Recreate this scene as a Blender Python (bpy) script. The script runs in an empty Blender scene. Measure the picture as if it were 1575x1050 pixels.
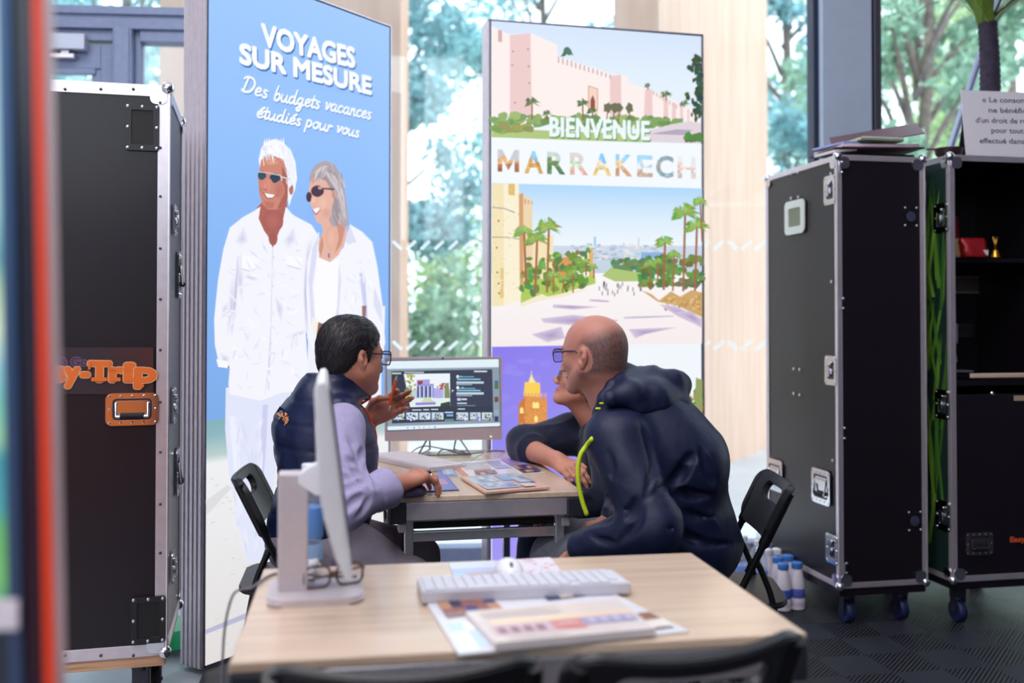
import bpy, bmesh, math, random
import numpy as np
from mathutils import Vector, Matrix, noise as mnoise
from mathutils.bvhtree import BVHTree
from mathutils.geometry import tessellate_polygon
random.seed(7); RNG = np.random.default_rng(7)
SC = bpy.context.scene
COL = SC.collection
PI = math.pi

# ---------------------------------------------------------------- camera
W_PX, H_PX = 1575.0, 1050.0
LENS = 35.0
F_PX = LENS / 36.0 * W_PX
PITCH = math.radians(1.0)
HORIZON = 490.0
CY = HORIZON - F_PX * math.tan(PITCH)      # row of the optical axis
CX = W_PX / 2
CAM_Z = 1.30
cam_d = bpy.data.cameras.new('camera')
cam = bpy.data.objects.new('camera', cam_d); COL.objects.link(cam)
cam.location = (0, 0, CAM_Z)
cam.rotation_euler = (PI / 2 + PITCH, 0, 0)
cam_d.lens = LENS; cam_d.sensor_width = 36.0
cam_d.shift_y = -(H_PX / 2 - CY) / W_PX
cam_d.clip_start = 0.05; cam_d.clip_end = 300
cam_d.dof.use_dof = True
cam_d.dof.focus_distance = 3.2
cam_d.dof.aperture_fstop = 1.7
SC.camera = cam

# ---------------------------------------------------------------- colour management, sky, sun, lamps
SC.view_settings.view_transform = 'Standard'
SC.view_settings.look = 'None'
SC.view_settings.gamma = 1.0
SC.view_settings.use_curve_mapping = False
SC.view_settings.exposure = 0.0
wd = bpy.data.worlds.new('sky'); SC.world = wd; wd.use_nodes = True
bg = wd.node_tree.nodes['Background']
bg.inputs['Color'].default_value = (0.84, 0.93, 1.0, 1)
bg.inputs['Strength'].default_value = 3.5

def sun(name, strength, way, color, angle=0.02):
    d = bpy.data.lights.new(name, 'SUN'); d.energy = strength; d.color = color; d.angle = angle
    o = bpy.data.objects.new(name, d); COL.objects.link(o); o.rotation_euler = Vector(way).to_track_quat('-Z', 'Y').to_euler()
    return o
sun('sun', 2.2, (0.78, -0.12, -0.62), (1.0, 0.93, 0.84))

def area_lamp(name, loc, size, power, color, rot=(0, 0, 0)):
    d = bpy.data.lights.new(name, 'AREA'); d.shape = 'RECTANGLE'; d.size, d.size_y = size
    d.energy = power; d.color = color
    o = bpy.data.objects.new(name, d); COL.objects.link(o); o.location = loc; o.rotation_euler = rot
    return o
CEIL_Z = 5.4
for lx, ly_, lw in ((-0.5, 2.4, 55), (1.3, 2.0, 14), (-2.3, 1.6, 60), (-1.2, -0.4, 88), (0.8, -0.4, 44)):
    area_lamp('fill_lamp', (lx, ly_, CEIL_Z - 0.05), (1.4, 0.6), lw, (1.0, 0.945, 0.965))  # unseen overhead lamps, added to fill the interior

SC.cycles.max_bounces = 8
SC.cycles.diffuse_bounces = 3
SC.cycles.glossy_bounces = 4
SC.cycles.transmission_bounces = 4
SC.cycles.transparent_max_bounces = 24
SC.cycles.caustics_reflective = False
SC.cycles.caustics_refractive = False
SC.cycles.sample_clamp_indirect = 6.0
SC.cycles.use_denoising = True

# ---------------------------------------------------------------- rays through photo points -> places in the room
def ray(px, py):
    a = (px - CX) / F_PX; b = (CY - py) / F_PX
    c, s = math.cos(PITCH), math.sin(PITCH)
    return Vector((a, c - s * b, s + c * b))
CAM = Vector((0, 0, CAM_Z))
def at(px, py, Y):
    d = ray(px, py); return CAM + d * (Y / d.y)
def onz(px, py, z):
    d = ray(px, py); return CAM + d * ((z - CAM_Z) / d.z)
def onplane(px, py, o, n):
    d = ray(px, py); return CAM + d * ((o - CAM).dot(n) / d.dot(n))

# ---------------------------------------------------------------- objects
def link(o):
    COL.objects.link(o); return o
def thing(name, label, cat, loc=(0, 0, 0), rz=0.0, group=None):
    o = link(bpy.data.objects.new(name, None)); o.location = loc; o.rotation_euler = (0, 0, rz)
    o.empty_display_size = 0.05
    o['label'] = label; o['category'] = cat
    if group: o['group'] = group
    return o
def tag(o, label, cat, group=None, kind=None):
    o['label'] = label; o['category'] = cat
    if group: o['group'] = group
    if kind: o['kind'] = kind
    return o
def structure(o):
    o['kind'] = 'structure'; return o
def obj(name, bm, mat, parent=None, smooth=False, label=None):
    if isinstance(bm, bpy.types.Mesh): me = bm
    else:
        me = bpy.data.meshes.new(name)
        bmesh.ops.recalc_face_normals(bm, faces=bm.faces)
        bm.to_mesh(me); bm.free()
    me.name = name
    if isinstance(mat, (list, tuple)):
        for m in mat: me.materials.append(m)
    elif mat is not None:
        me.materials.append(mat)
    if smooth:
        me.polygons.foreach_set('use_smooth', [True] * len(me.polygons))
        if smooth != 'all':
            try: me.set_sharp_from_angle(angle=math.radians(40))
            except Exception: pass
    o = link(bpy.data.objects.new(name, me))
    if parent is not None: o.parent = parent
    if label: o['label'] = label
    return o
def dup(root, loc, rz, label, group=None):
    r = root.copy(); link(r); r.location = loc; r.rotation_euler = (0, 0, rz); r['label'] = label
    if group: r['group'] = group
    for ch in list(root.children):
        c = ch.copy(); link(c); c.parent = r
        for g in ch.children:
            d = g.copy(); link(d); d.parent = c
    return r

# ---------------------------------------------------------------- mesh helpers
def B(): return bmesh.new()
def xf(bm, verts, M):
    bmesh.ops.transform(bm, matrix=M, verts=verts)
def box(bm, c, s, bevel=0.0, rot=None, seg=2):
    r = bmesh.ops.create_cube(bm, size=1.0); vs = r['verts']
    xf(bm, vs, Matrix.Diagonal((s[0], s[1], s[2], 1)))
    if bevel > 0:
        es = list({e for v in vs for e in v.link_edges})
        rb = bmesh.ops.bevel(bm, geom=es, offset=bevel, segments=seg, profile=0.5, affect='EDGES')
        vs = list({v for f in rb['faces'] for v in f.verts} | {v for v in vs if v.is_valid})
    M = Matrix.Translation(Vector(c))
    if rot is not None: M = M @ rot.to_4x4()
    xf(bm, vs, M)
    return vs
def bar(bm, a, b, w, h, up=(0, 0, 1), bevel=0.0):
    a, b = Vector(a), Vector(b); d = b - a; L = d.length; x = d.normalized()
    z = Vector(up); y = z.cross(x)
    if y.length < 1e-5: y = Vector((0, 1, 0)).cross(x)
    y.normalize(); z = x.cross(y)
    R = Matrix((x, y, z)).transposed()
    return box(bm, (a + b) / 2, (L, w, h), bevel, R)
def tube(bm, pts, r, n=10, closed=False):
    pts = [Vector(p) for p in pts]; m = len(pts)
    rs = r if isinstance(r, (list, tuple)) else [r] * m
    T = []
    for i in range(m):
        if closed: t = pts[(i + 1) % m] - pts[i - 1]
        else: t = pts[min(i + 1, m - 1)] - pts[max(i - 1, 0)]
        T.append(t.normalized() if t.length > 1e-9 else Vector((0, 0, 1)))
    u = T[0].orthogonal().normalized(); rings = []
    for i in range(m):
        u = (u - T[i] * u.dot(T[i]))
        if u.length < 1e-6: u = T[i].orthogonal()
        u.normalize(); v = T[i].cross(u)
        rings.append([bm.verts.new(pts[i] + (u * math.cos(2 * PI * k / n) + v * math.sin(2 * PI * k / n)) * rs[i]) for k in range(n)])
    for i in range(m if closed else m - 1):
        A, Bq = rings[i], rings[(i + 1) % m]
        off = 0
        if closed and i == m - 1:
            off = min(range(n), key=lambda o: (A[0].co - Bq[o].co).length)
        for k in range(n):
            bm.faces.new((A[k], A[(k + 1) % n], Bq[(k + 1 + off) % n], Bq[(k + off) % n]))
    if not closed:
        bm.faces.new(rings[0][::-1]); bm.faces.new(rings[-1])
def spline(pts, n=8):
    pts = [Vector(p) for p in pts]; out = []
    P = [pts[0] * 2 - pts[1]] + pts + [pts[-1] * 2 - pts[-2]]
    for i in range(1, len(P) - 2):
        for k in range(n):
            t = k / n
            a, b, c, d = P[i - 1], P[i], P[i + 1], P[i + 2]
            out.append(0.5 * ((2 * b) + (c - a) * t + (2 * a - 5 * b + 4 * c - d) * t * t + (3 * b - a - 3 * c + d) * t ** 3))
    out.append(pts[-1]); return out
def lathe(bm, prof, n=20, M=None, sx=1.0, sy=1.0):
    rings = []; vs = []
    for (r, z) in prof:
        ring = [bm.verts.new((r * sx * math.cos(2 * PI * k / n), r * sy * math.sin(2 * PI * k / n), z)) for k in range(n)]
        rings.append(ring); vs += ring
    for A, Bq in zip(rings, rings[1:]):
        for k in range(n): bm.faces.new((A[k], A[(k + 1) % n], Bq[(k + 1) % n], Bq[k]))
    bm.faces.new(rings[0][::-1]); bm.faces.new(rings[-1])
    if M is not None: xf(bm, vs, M)
    return vs
def rrect(w, h, r, n=5, cx=0, cy=0):
    out = []
    for (sx, sy, a0) in ((1, 1, 0), (-1, 1, PI / 2), (-1, -1, PI), (1, -1, 1.5 * PI)):
        for k in range(n + 1):
            a = a0 + PI / 2 * k / n
            out.append((cx + sx * (w / 2 - r) + r * math.cos(a), cy + sy * (h / 2 - r) + r * math.sin(a)))
    return out
def prism(bm, poly, t0, t1, M=None, tris=False):
    """polygon in local xy, extruded along z from t0 to t1"""
    n = len(poly)
    A = [bm.verts.new((p[0], p[1], t0)) for p in poly]; C = [bm.verts.new((p[0], p[1], t1)) for p in poly]
    for k in range(n): bm.faces.new((A[k], A[(k + 1) % n], C[(k + 1) % n], C[k]))
    if tris:
        for t in tessellate_polygon([[Vector((p[0], p[1], 0)) for p in poly]]):
            bm.faces.new([A[i] for i in t][::-1]); bm.faces.new([C[i] for i in t])
    else:
        bm.faces.new(A[::-1]); bm.faces.new(C)
    if M is not None: xf(bm, A + C, M)
    return A + C
def ringprism(bm, outer, inner, t0, t1, M=None, fn=None):
    n = len(outer); V = []
    for t in (t0, t1):
        V.append([bm.verts.new((p[0], p[1], t)) for p in outer]); V.append([bm.verts.new((p[0], p[1], t)) for p in inner])
    o0, i0, o1, i1 = V
    for k in range(n):
        q = (k + 1) % n
        bm.faces.new((o0[k], o0[q], o1[q], o1[k])); bm.faces.new((i0[q], i0[k], i1[k], i1[q]))
        bm.faces.new((o1[k], o1[q], i1[q], i1[k])); bm.faces.new((o0[q], o0[k], i0[k], i0[q]))
    vs = [v for L in V for v in L]
    if fn:
        for v in vs: v.co = fn(v.co)
    if M is not None: xf(bm, vs, M)
    return vs
def MX(o, x, y, z):
    """matrix from origin and three axes"""
    m = Matrix((Vector(x), Vector(y), Vector(z))).transposed().to_4x4(); m.translation = Vector(o); return m
# local frames: FRONT faces -y: poly x -> x, poly y -> z, extrusion -> -y
def FR(o): return MX(o, (1, 0, 0), (0, 0, 1), (0, -1, 0))
def LFT(o): return MX(o, (0, -1, 0), (0, 0, 1), (-1, 0, 0))      # faces -x
def RGT(o): return MX(o, (0, 1, 0), (0, 0, 1), (1, 0, 0))      # faces +x
def UP(o): return Matrix.Translation(Vector(o))

# ---------------------------------------------------------------- materials
MATS = {}
def lin(c):
    c = c / 255.0
    return c / 12.92 if c <= 0.04045 else ((c + 0.055) / 1.055) ** 2.4
def rgb(r, g, b): return (lin(r), lin(g), lin(b))
def pbr(name, col, rough=0.5, metal=0.0, nscale=0, nvar=0.0, bump=0.0, bscale=200, coat=0.0, spec=0.5, sheen=0.0, sss=0.0, trans=0.0):
    if name in MATS: return MATS[name]
    m = bpy.data.materials.new(name); m.use_nodes = True; nt = m.node_tree
    p = nt.nodes['Principled BSDF']
    p.inputs['Base Color'].default_value = (*col, 1); p.inputs['Roughness'].default_value = rough
    p.inputs['Metallic'].default_value = metal; p.inputs['Specular IOR Level'].default_value = spec
    if coat: p.inputs['Coat Weight'].default_value = coat; p.inputs['Coat Roughness'].default_value = 0.22
    if sheen: p.inputs['Sheen Weight'].default_value = sheen
    if sss:
        p.inputs['Subsurface Weight'].default_value = sss; p.inputs['Subsurface Radius'].default_value = (0.01, 0.004, 0.002)
    if trans: p.inputs['Transmission Weight'].default_value = trans
    tc = None
    if nvar or bump: tc = nt.nodes.new('ShaderNodeTexCoord')
    if nvar:
        n = nt.nodes.new('ShaderNodeTexNoise'); n.inputs['Scale'].default_value = nscale; n.inputs['Detail'].default_value = 4
        nt.links.new(tc.outputs['Object'], n.inputs['Vector'])
        r = nt.nodes.new('ShaderNodeValToRGB')
        r.color_ramp.elements[0].position = 0.3; r.color_ramp.elements[1].position = 0.7
        r.color_ramp.elements[0].color = (*[max(0, c * (1 - nvar)) for c in col], 1)
        r.color_ramp.elements[1].color = (*[min(1, c * (1 + nvar)) for c in col], 1)
        nt.links.new(n.outputs['Fac'], r.inputs['Fac']); nt.links.new(r.outputs['Color'], p.inputs['Base Color'])
    if bump:
        n2 = nt.nodes.new('ShaderNodeTexNoise'); n2.inputs['Scale'].default_value = bscale; n2.inputs['Detail'].default_value = 3
        nt.links.new(tc.outputs['Object'], n2.inputs['Vector'])
        b = nt.nodes.new('ShaderNodeBump'); b.inputs['Strength'].default_value = bump; b.inputs['Distance'].default_value = 0.004
        nt.links.new(n2.outputs['Fac'], b.inputs['Height']); nt.links.new(b.outputs['Normal'], p.inputs['Normal'])
    MATS[name] = m; return m
def attr_mat(name, rough=0.6, emit=0.0, sss=0.0, bump=0.0, bscale=120, spec=0.5):
    """colour comes from the mesh's own printed / dyed colours (attribute 'Col')"""
    if name in MATS: return MATS[name]
    m = bpy.data.materials.new(name); m.use_nodes = True; nt = m.node_tree
    p = nt.nodes['Principled BSDF']; a = nt.nodes.new('ShaderNodeAttribute'); a.attribute_name = 'Col'
    p.inputs['Roughness'].default_value = rough; p.inputs['Specular IOR Level'].default_value = spec
    if emit:
        p.inputs['Base Color'].default_value = (0.02, 0.02, 0.02, 1)
        nt.links.new(a.outputs['Color'], p.inputs['Emission Color']); p.inputs['Emission Strength'].default_value = emit
    else: nt.links.new(a.outputs['Color'], p.inputs['Base Color'])
    if sss:
        p.inputs['Subsurface Weight'].default_value = sss; p.inputs['Subsurface Radius'].default_value = (0.012, 0.005, 0.003)
        p.inputs['Subsurface Scale'].default_value = 0.6
    if bump:
        tc = nt.nodes.new('ShaderNodeTexCoord'); n2 = nt.nodes.new('ShaderNodeTexNoise'); n2.inputs['Scale'].default_value = bscale
        nt.links.new(tc.outputs['Object'], n2.inputs['Vector']); b = nt.nodes.new('ShaderNodeBump')
        b.inputs['Strength'].default_value = bump; b.inputs['Distance'].default_value = 0.003
        nt.links.new(n2.outputs['Fac'], b.inputs['Height']); nt.links.new(b.outputs['Normal'], p.inputs['Normal'])
    MATS[name] = m; return m
def clear_mat(name, tint, gloss=0.08, rough=0.02, white=0.0, film=False):
    if name in MATS: return MATS[name]
    m = bpy.data.materials.new(name); m.use_nodes = True; nt = m.node_tree
    nt.nodes.remove(nt.nodes['Principled BSDF']); out = nt.nodes['Material Output']
    t = nt.nodes.new('ShaderNodeBsdfTransparent'); t.inputs['Color'].default_value = (*tint, 1)
    g = nt.nodes.new('ShaderNodeBsdfGlossy'); g.inputs['Roughness'].default_value = rough
    fr = nt.nodes.new('ShaderNodeFresnel'); ge_ = nt.nodes.new('ShaderNodeNewGeometry')
    io = nt.nodes.new('ShaderNodeMath'); io.operation = 'MULTIPLY_ADD'; io.inputs[1].default_value = 1 / 1.45 - 1.45; io.inputs[2].default_value = 1.45   # same reflection from both sides
    nt.links.new(ge_.outputs['Backfacing'], io.inputs[0]); nt.links.new(io.outputs[0], fr.inputs['IOR'])
    mx = nt.nodes.new('ShaderNodeMixShader'); mul = nt.nodes.new('ShaderNodeMath'); mul.operation = 'MULTIPLY_ADD'
    mul.inputs[1].default_value = 1.0; mul.inputs[2].default_value = gloss - 0.034
    nt.links.new(fr.outputs[0], mul.inputs[0]); nt.links.new(mul.outputs[0], mx.inputs['Fac'])
    nt.links.new(t.outputs[0], mx.inputs[1]); nt.links.new(g.outputs[0], mx.inputs[2])
    last = mx
    if white:
        d = nt.nodes.new('ShaderNodeBsdfTranslucent' if film else 'ShaderNodeBsdfDiffuse'); d.inputs['Color'].default_value = (0.9, 0.93, 0.95, 1)
        m2 = nt.nodes.new('ShaderNodeMixShader'); m2.inputs['Fac'].default_value = white
        nt.links.new(mx.outputs[0], m2.inputs[1]); nt.links.new(d.outputs[0], m2.inputs[2]); last = m2
    nt.links.new(last.outputs[0], out.inputs['Surface'])
    MATS[name] = m; return m
def wood_mat(name, c0, c1, scale=(2, 30, 30), rough=0.4, coat=0.0):
    if name in MATS: return MATS[name]
    m = bpy.data.materials.new(name); m.use_nodes = True; nt = m.node_tree; p = nt.nodes['Principled BSDF']
    tc = nt.nodes.new('ShaderNodeTexCoord'); mp = nt.nodes.new('ShaderNodeMapping'); mp.inputs['Scale'].default_value = scale
    nt.links.new(tc.outputs['Object'], mp.inputs['Vector'])
    n = nt.nodes.new('ShaderNodeTexNoise'); n.inputs['Scale'].default_value = 1.6; n.inputs['Detail'].default_value = 6; n.inputs['Distortion'].default_value = 0.6
    nt.links.new(mp.outputs['Vector'], n.inputs['Vector'])
    r = nt.nodes.new('ShaderNodeValToRGB'); r.color_ramp.elements[0].position = 0.32; r.color_ramp.elements[1].position = 0.68
    r.color_ramp.elements[0].color = (*c0, 1); r.color_ramp.elements[1].color = (*c1, 1)
    nt.links.new(n.outputs['Fac'], r.inputs['Fac']); nt.links.new(r.outputs['Color'], p.inputs['Base Color'])
    p.inputs['Roughness'].default_value = rough
    if coat: p.inputs['Coat Weight'].default_value = coat; p.inputs['Coat Roughness'].default_value = 0.12
    MATS[name] = m; return m
def emit_mat(name, col, s):
    if name in MATS: return MATS[name]
    m = bpy.data.materials.new(name); m.use_nodes = True; p = m.node_tree.nodes['Principled BSDF']
    p.inputs['Base Color'].default_value = (0.02, 0.02, 0.02, 1)
    p.inputs['Emission Color'].default_value = (*col, 1); p.inputs['Emission Strength'].default_value = s
    MATS[name] = m; return m

ALU = pbr('brushed_aluminium', rgb(222, 214, 222), 0.3, 0.72, 30, 0.05)
CHROME = pbr('polished_chrome', rgb(225, 225, 230), 0.12, 1.0)
STEEL = pbr('galvanised_steel', rgb(206, 208, 216), 0.28, 0.8, 40, 0.06)
BLACKPANEL = pbr('black_laminate', rgb(22, 16, 26), 0.5, 0, 60, 0.12, 0.10, 400, coat=0.45, spec=0.2)
BLACKPLASTIC = pbr('black_plastic', rgb(26, 27, 33), 0.42, 0, 80, 0.1, 0.1, 500)
BLACKMETAL = pbr('black_painted_steel', rgb(18, 18, 24), 0.35, 0.2, 50, 0.1)
RUBBER = pbr('black_rubber', rgb(20, 20, 24), 0.8, 0, 60, 0.15)
WHITEPLASTIC = pbr('white_plastic', rgb(236, 236, 242), 0.35, 0, 40, 0.02)
SILVERPLASTIC = pbr('silver_plastic', rgb(208, 198, 204), 0.38, 0.25, 40, 0.03)
PLY = wood_mat('plywood_edge', rgb(176, 128, 96), rgb(224, 180, 144), (3, 3, 90), 0.6)
GREYFRAME = pbr('grey_powder_coat', rgb(128, 140, 172), 0.45, 0.1, 30, 0.05)
DARKFRAME = pbr('dark_powder_coat', rgb(78, 76, 92), 0.45, 0.1, 30, 0.05)
PAPER = pbr('white_paper', rgb(222, 220, 224), 0.6, 0, 20, 0.02)
GLASS = clear_mat('window_glass', (0.93, 0.965, 0.985), 0.06, 0.01)
EYEGLASS = clear_mat('spectacle_glass', (0.92, 0.94, 0.98), 0.10)
CLEARPET = clear_mat('clear_plastic', (0.90, 0.94, 0.98), 0.10, 0.08, white=0.12)
PRINT = attr_mat('printed_ink', 0.45)
PRINTGLOSS = attr_mat('glossy_print', 0.22)
BACKLIT = attr_mat('backlit_print', 0.5, emit=1.0, spec=0.2)
SCREEN = attr_mat('lit_screen', 0.25, emit=1.0, spec=0.3)

# ---------------------------------------------------------------- flat printed artwork: layered coloured polygons on a plane
class Print:
    """polygons drawn in plane coordinates (u right, v up), later layers slightly proud of earlier ones"""
    def __init__(s, o, x, y, n, step=0.00025):
        s.o, s.x, s.y, s.n = Vector(o), Vector(x).normalized(), Vector(y).normalized(), Vector(n).normalized()
        s.verts, s.faces, s.cols, s.layer, s.step, s.count = [], [], [], 0, step, 0
    def p(s, px, py):                       # photo point -> plane coordinates
        q = onplane(px, py, s.o, s.n) - s.o
        return (q.dot(s.x), q.dot(s.y))
    def uv(s, pts): return [s.p(*q) for q in pts]
    def up(s, k=1): s.layer += k; return s
    def add(s, pts, col, tri=None):
        i0 = len(s.verts); h = s.layer * s.step + s.count * 5e-6; s.count += 1
        per = isinstance(col[0], (tuple, list))
        for i, (u, v) in enumerate(pts):
            s.verts.append(s.o + s.x * u + s.y * v + s.n * h)
            c = col[i] if per else col
            s.cols.append((*rgb(*c), 1))
        if tri is None:
            if len(pts) == 3: tri = [(0, 1, 2)]
            else: tri = tessellate_polygon([[Vector((u, v, 0)) for u, v in pts]])
        for t in tri: s.faces.append([i0 + q for q in t])
    def poly(s, pts, col): s.add(s.uv(pts), col)
    def fan(s, pts, cc, ce):
        """soft-edged printed patch: cc in the middle, ce along the outline"""
        q = s.uv(pts); cx, cy = sum(p[0] for p in q) / len(q), sum(p[1] for p in q) / len(q); n = len(q)
        s.add(q + [(cx, cy)], [ce] * n + [cc], [(i, (i + 1) % n, n) for i in range(n)])
    def softblob(s, cx, cy, rx, ry, cc, ce, n=14, rot=0.0):
        s.fan([(cx + rx * math.cos(a) * math.cos(rot) - ry * math.sin(a) * math.sin(rot), cy + rx * math.cos(a) * math.sin(rot) + ry * math.sin(a) * math.cos(rot)) for a in [2 * PI * k / n for k in range(n)]], cc, ce)
    def rect(s, x0, y0, x1, y1, col): s.poly([(x0, y0), (x1, y0), (x1, y1), (x0, y1)], col)
    def blob(s, cx, cy, rx, ry, col, n=14, jag=0.0, rot=0.0):
        pts = []
        for k in range(n):
            a = 2 * PI * k / n; q = 1 + jag * (random.random() * 2 - 1)
            dx, dy = rx * q * math.cos(a), ry * q * math.sin(a)
            pts.append((cx + dx * math.cos(rot) - dy * math.sin(rot), cy + dx * math.sin(rot) + dy * math.cos(rot)))
        s.poly(pts, col)
    def line(s, pts, w, col):
        for (a, b) in zip(pts, pts[1:]):
            dx, dy = b[0] - a[0], b[1] - a[1]; L = math.hypot(dx, dy) or 1; nx, ny = -dy / L * w / 2, dx / L * w / 2
            s.poly([(a[0] + nx, a[1] + ny), (b[0] + nx, b[1] + ny), (b[0] - nx, b[1] - ny), (a[0] - nx, a[1] - ny)], col)
    def palm(s, x, y, r, col, trunk=None, tw=3, n=11, tcol=(150, 100, 70)):
        if trunk: s.line([(x, y), (x + trunk[0], y + trunk[1])], tw, tcol)
        for k in range(n):
            a = -PI * 0.08 + (PI * 1.16) * k / (n - 1) + random.uniform(-.12, .12); L = r * random.uniform(.75, 1.1)
            ex, ey = x + L * math.cos(a), y - L * math.sin(a) * 0.85 + r * .25
            mx_, my_ = x + .5 * L * math.cos(a), y - .62 * L * math.sin(a)
            w = r * .16
            c = tuple(max(0, min(255, q + random.randint(-22, 22))) for q in col)
            s.poly([(x, y), (mx_ - w, my_ - w), (ex, ey), (mx_ + w, my_ + w)], c)
    def mesh(s, name):
        me = bpy.data.meshes.new(name); me.from_pydata([tuple(v) for v in s.verts], [], s.faces)
        a = me.attributes.new('Col', 'FLOAT_COLOR', 'POINT')
        a.data.foreach_set('color', [q for c in s.cols for q in c]); me.update()
        bm = bmesh.new(); bm.from_mesh(me)
        for f in bm.faces:
            f.normal_update()
            if f.normal.dot(s.n) < 0: f.normal_flip()
        bm.to_mesh(me); bm.free()
        return me
    def build(s, name, mat, parent=None, label=None):
        me = s.mesh(name)
        if parent is not None:
            me.transform(world_inv(parent))
        return obj(name, me, mat, parent, label=label)
def world_inv(o):
    M = Matrix.Translation(o.location) @ o.rotation_euler.to_matrix().to_4x4()
    if o.parent is not None: M = (Matrix.Translation(o.parent.location) @ o.parent.rotation_euler.to_matrix().to_4x4()) @ M
    return M.inverted()
_FC = {}
def text_geo(body, bold=0.0, shear=0.0, res=3, spacing=1.0):
    """outline letters as flat triangles: (verts, tris), unit size"""
    key = (body, bold, shear, spacing)
    if key in _FC: return _FC[key]
    cu = bpy.data.curves.new('lettering', 'FONT'); cu.body = body; cu.size = 1.0; cu.offset = bold; cu.shear = shear
    cu.resolution_u = res; cu.space_character = spacing; cu.fill_mode = 'FRONT'
    o = bpy.data.objects.new('lettering', cu); COL.objects.link(o)
    dg = bpy.context.evaluated_depsgraph_get(); me = bpy.data.meshes.new_from_object(o.evaluated_get(dg))
    V = [(v.co.x, v.co.y) for v in me.vertices]; me.calc_loop_triangles()
    T = [tuple(t.vertices) for t in me.loop_triangles]
    bpy.data.objects.remove(o); bpy.data.curves.remove(cu); bpy.data.meshes.remove(me)
    _FC[key] = (V, T); return V, T
def put_text(pr, body, a, b, h, col, bold=0.0, shear=0.0, px=True, dx=0, dy=0, spacing=1.0, colfn=None, rnd=0.0):
    """letters on print pr with the baseline running from a to b; h = cap height in plane metres"""
    V, T = text_geo(body, bold, shear, spacing=spacing)
    if not V: return
    A, Bq = (pr.p(*a), pr.p(*b)) if px else (a, b)
    x0, x1 = min(v[0] for v in V), max(v[0] for v in V)
    ux, uy = Bq[0] - A[0], Bq[1] - A[1]; L = math.hypot(ux, uy); ux, uy = ux / L, uy / L
    sx = L / (x1 - x0); cap = 0.729; sy = h / cap
    pts = [(A[0] + dx + ux * (v[0] - x0) * sx - uy * v[1] * sy, A[1] + dy + uy * (v[0] - x0) * sx + ux * v[1] * sy) for v in V]
    if rnd:
        for k in range(10):
            a_ = 2 * PI * k / 10; pr.add([(q[0] + rnd * math.cos(a_), q[1] + rnd * math.sin(a_)) for q in pts], col, T)
    if colfn: cols = [colfn((v[0] - x0) / (x1 - x0), v[1] / cap) for v in V]; pr.add(pts, cols, T)
    else: pr.add(pts, col, T)
# ================================================================ the setting
ROT = math.radians(9.8)
E1 = Vector((math.cos(ROT), math.sin(ROT), 0)); E2 = Vector((-math.sin(ROT), math.cos(ROT), 0))

# floor: black interlocking garage tiles, plain and ribbed squares in a checker
def tile_material():
    m = bpy.data.materials.new('ribbed_floor_tiles'); m.use_nodes = True; nt = m.node_tree; p = nt.nodes['Principled BSDF']
    tc = nt.nodes.new('ShaderNodeTexCoord'); mp = nt.nodes.new('ShaderNodeMapping')
    nt.links.new(tc.outputs['Object'], mp.inputs['Vector'])
    ck = nt.nodes.new('ShaderNodeTexChecker'); ck.inputs['Scale'].default_value = 5.0
    nt.links.new(mp.outputs['Vector'], ck.inputs['Vector'])
    m2 = nt.nodes.new('ShaderNodeMapping'); m2.inputs['Rotation'].default_value = (0, 0, math.radians(-45))
    nt.links.new(tc.outputs['Object'], m2.inputs['Vector'])
    wv = nt.nodes.new('ShaderNodeTexWave'); wv.wave_type = 'BANDS'; wv.bands_direction = 'Y'; wv.wave_profile = 'SIN'
    wv.inputs['Scale'].default_value = 22.0
    nt.links.new(m2.outputs['Vector'], wv.inputs['Vector'])
    st = nt.nodes.new('ShaderNodeValToRGB'); st.color_ramp.elements[0].position = .42; st.color_ramp.elements[1].position = .58
    nt.links.new(wv.outputs['Fac'], st.inputs['Fac'])
    mx = nt.nodes.new('ShaderNodeMix'); mx.data_type = 'FLOAT'; mx.inputs[2].default_value = 0.85
    nt.links.new(ck.outputs['Fac'], mx.inputs[0]); nt.links.new(st.outputs['Color'], mx.inputs[3])
    cr = nt.nodes.new('ShaderNodeValToRGB'); cr.color_ramp.elements[0].color = (.003, .003, .005, 1); cr.color_ramp.elements[1].color = (.034, .037, .052, 1)
    nt.links.new(mx.outputs[0], cr.inputs['Fac']); nt.links.new(cr.outputs['Color'], p.inputs['Base Color'])
    b = nt.nodes.new('ShaderNodeBump'); b.inputs['Distance'].default_value = 0.006; b.inputs['Strength'].default_value = .8
    nt.links.new(mx.outputs[0], b.inputs['Height']); nt.links.new(b.outputs['Normal'], p.inputs['Normal'])
    p.inputs['Roughness'].default_value = 0.45; p.inputs['Specular IOR Level'].default_value = 0.25
    return m
bm = B(); box(bm, (0, 0, -0.008), (7.0, 7.0, 0.016))
fl = structure(obj('floor', bm, tile_material())); fl.rotation_euler = (0, 0, ROT)
# left edge of the mat: world x about -1.16 at y 3.6
fl.location = Vector((-1.13, 3.65, 0)) + E1 * 3.5 - E2 * 2.4
CONC = pbr('pale_screed', rgb(168, 174, 182), 0.35, 0, 3, 0.08, 0.1, 30)
bm = B(); box(bm, (-0.5, 0.5, -0.045), (16, 10.6, 0.05)); structure(obj('floor_slab', bm, CONC)).name = 'floor_2'
PAVE = pbr('pale_paving', rgb(205, 205, 208), 0.8, 0, 2, 0.08, 0.2, 40)
bm = B(); box(bm, (0, 10.3, -0.08), (60, 9.0, 0.06)); structure(obj('ground_paving', bm, PAVE))
GRASS = pbr('lawn', rgb(120, 150, 90), 0.9, 0, 3, 0.3, 0.5, 60)
bm = B(); box(bm, (0, 44.8, -0.09), (120, 60, 0.06)); structure(obj('ground_lawn', bm, GRASS))

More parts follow.
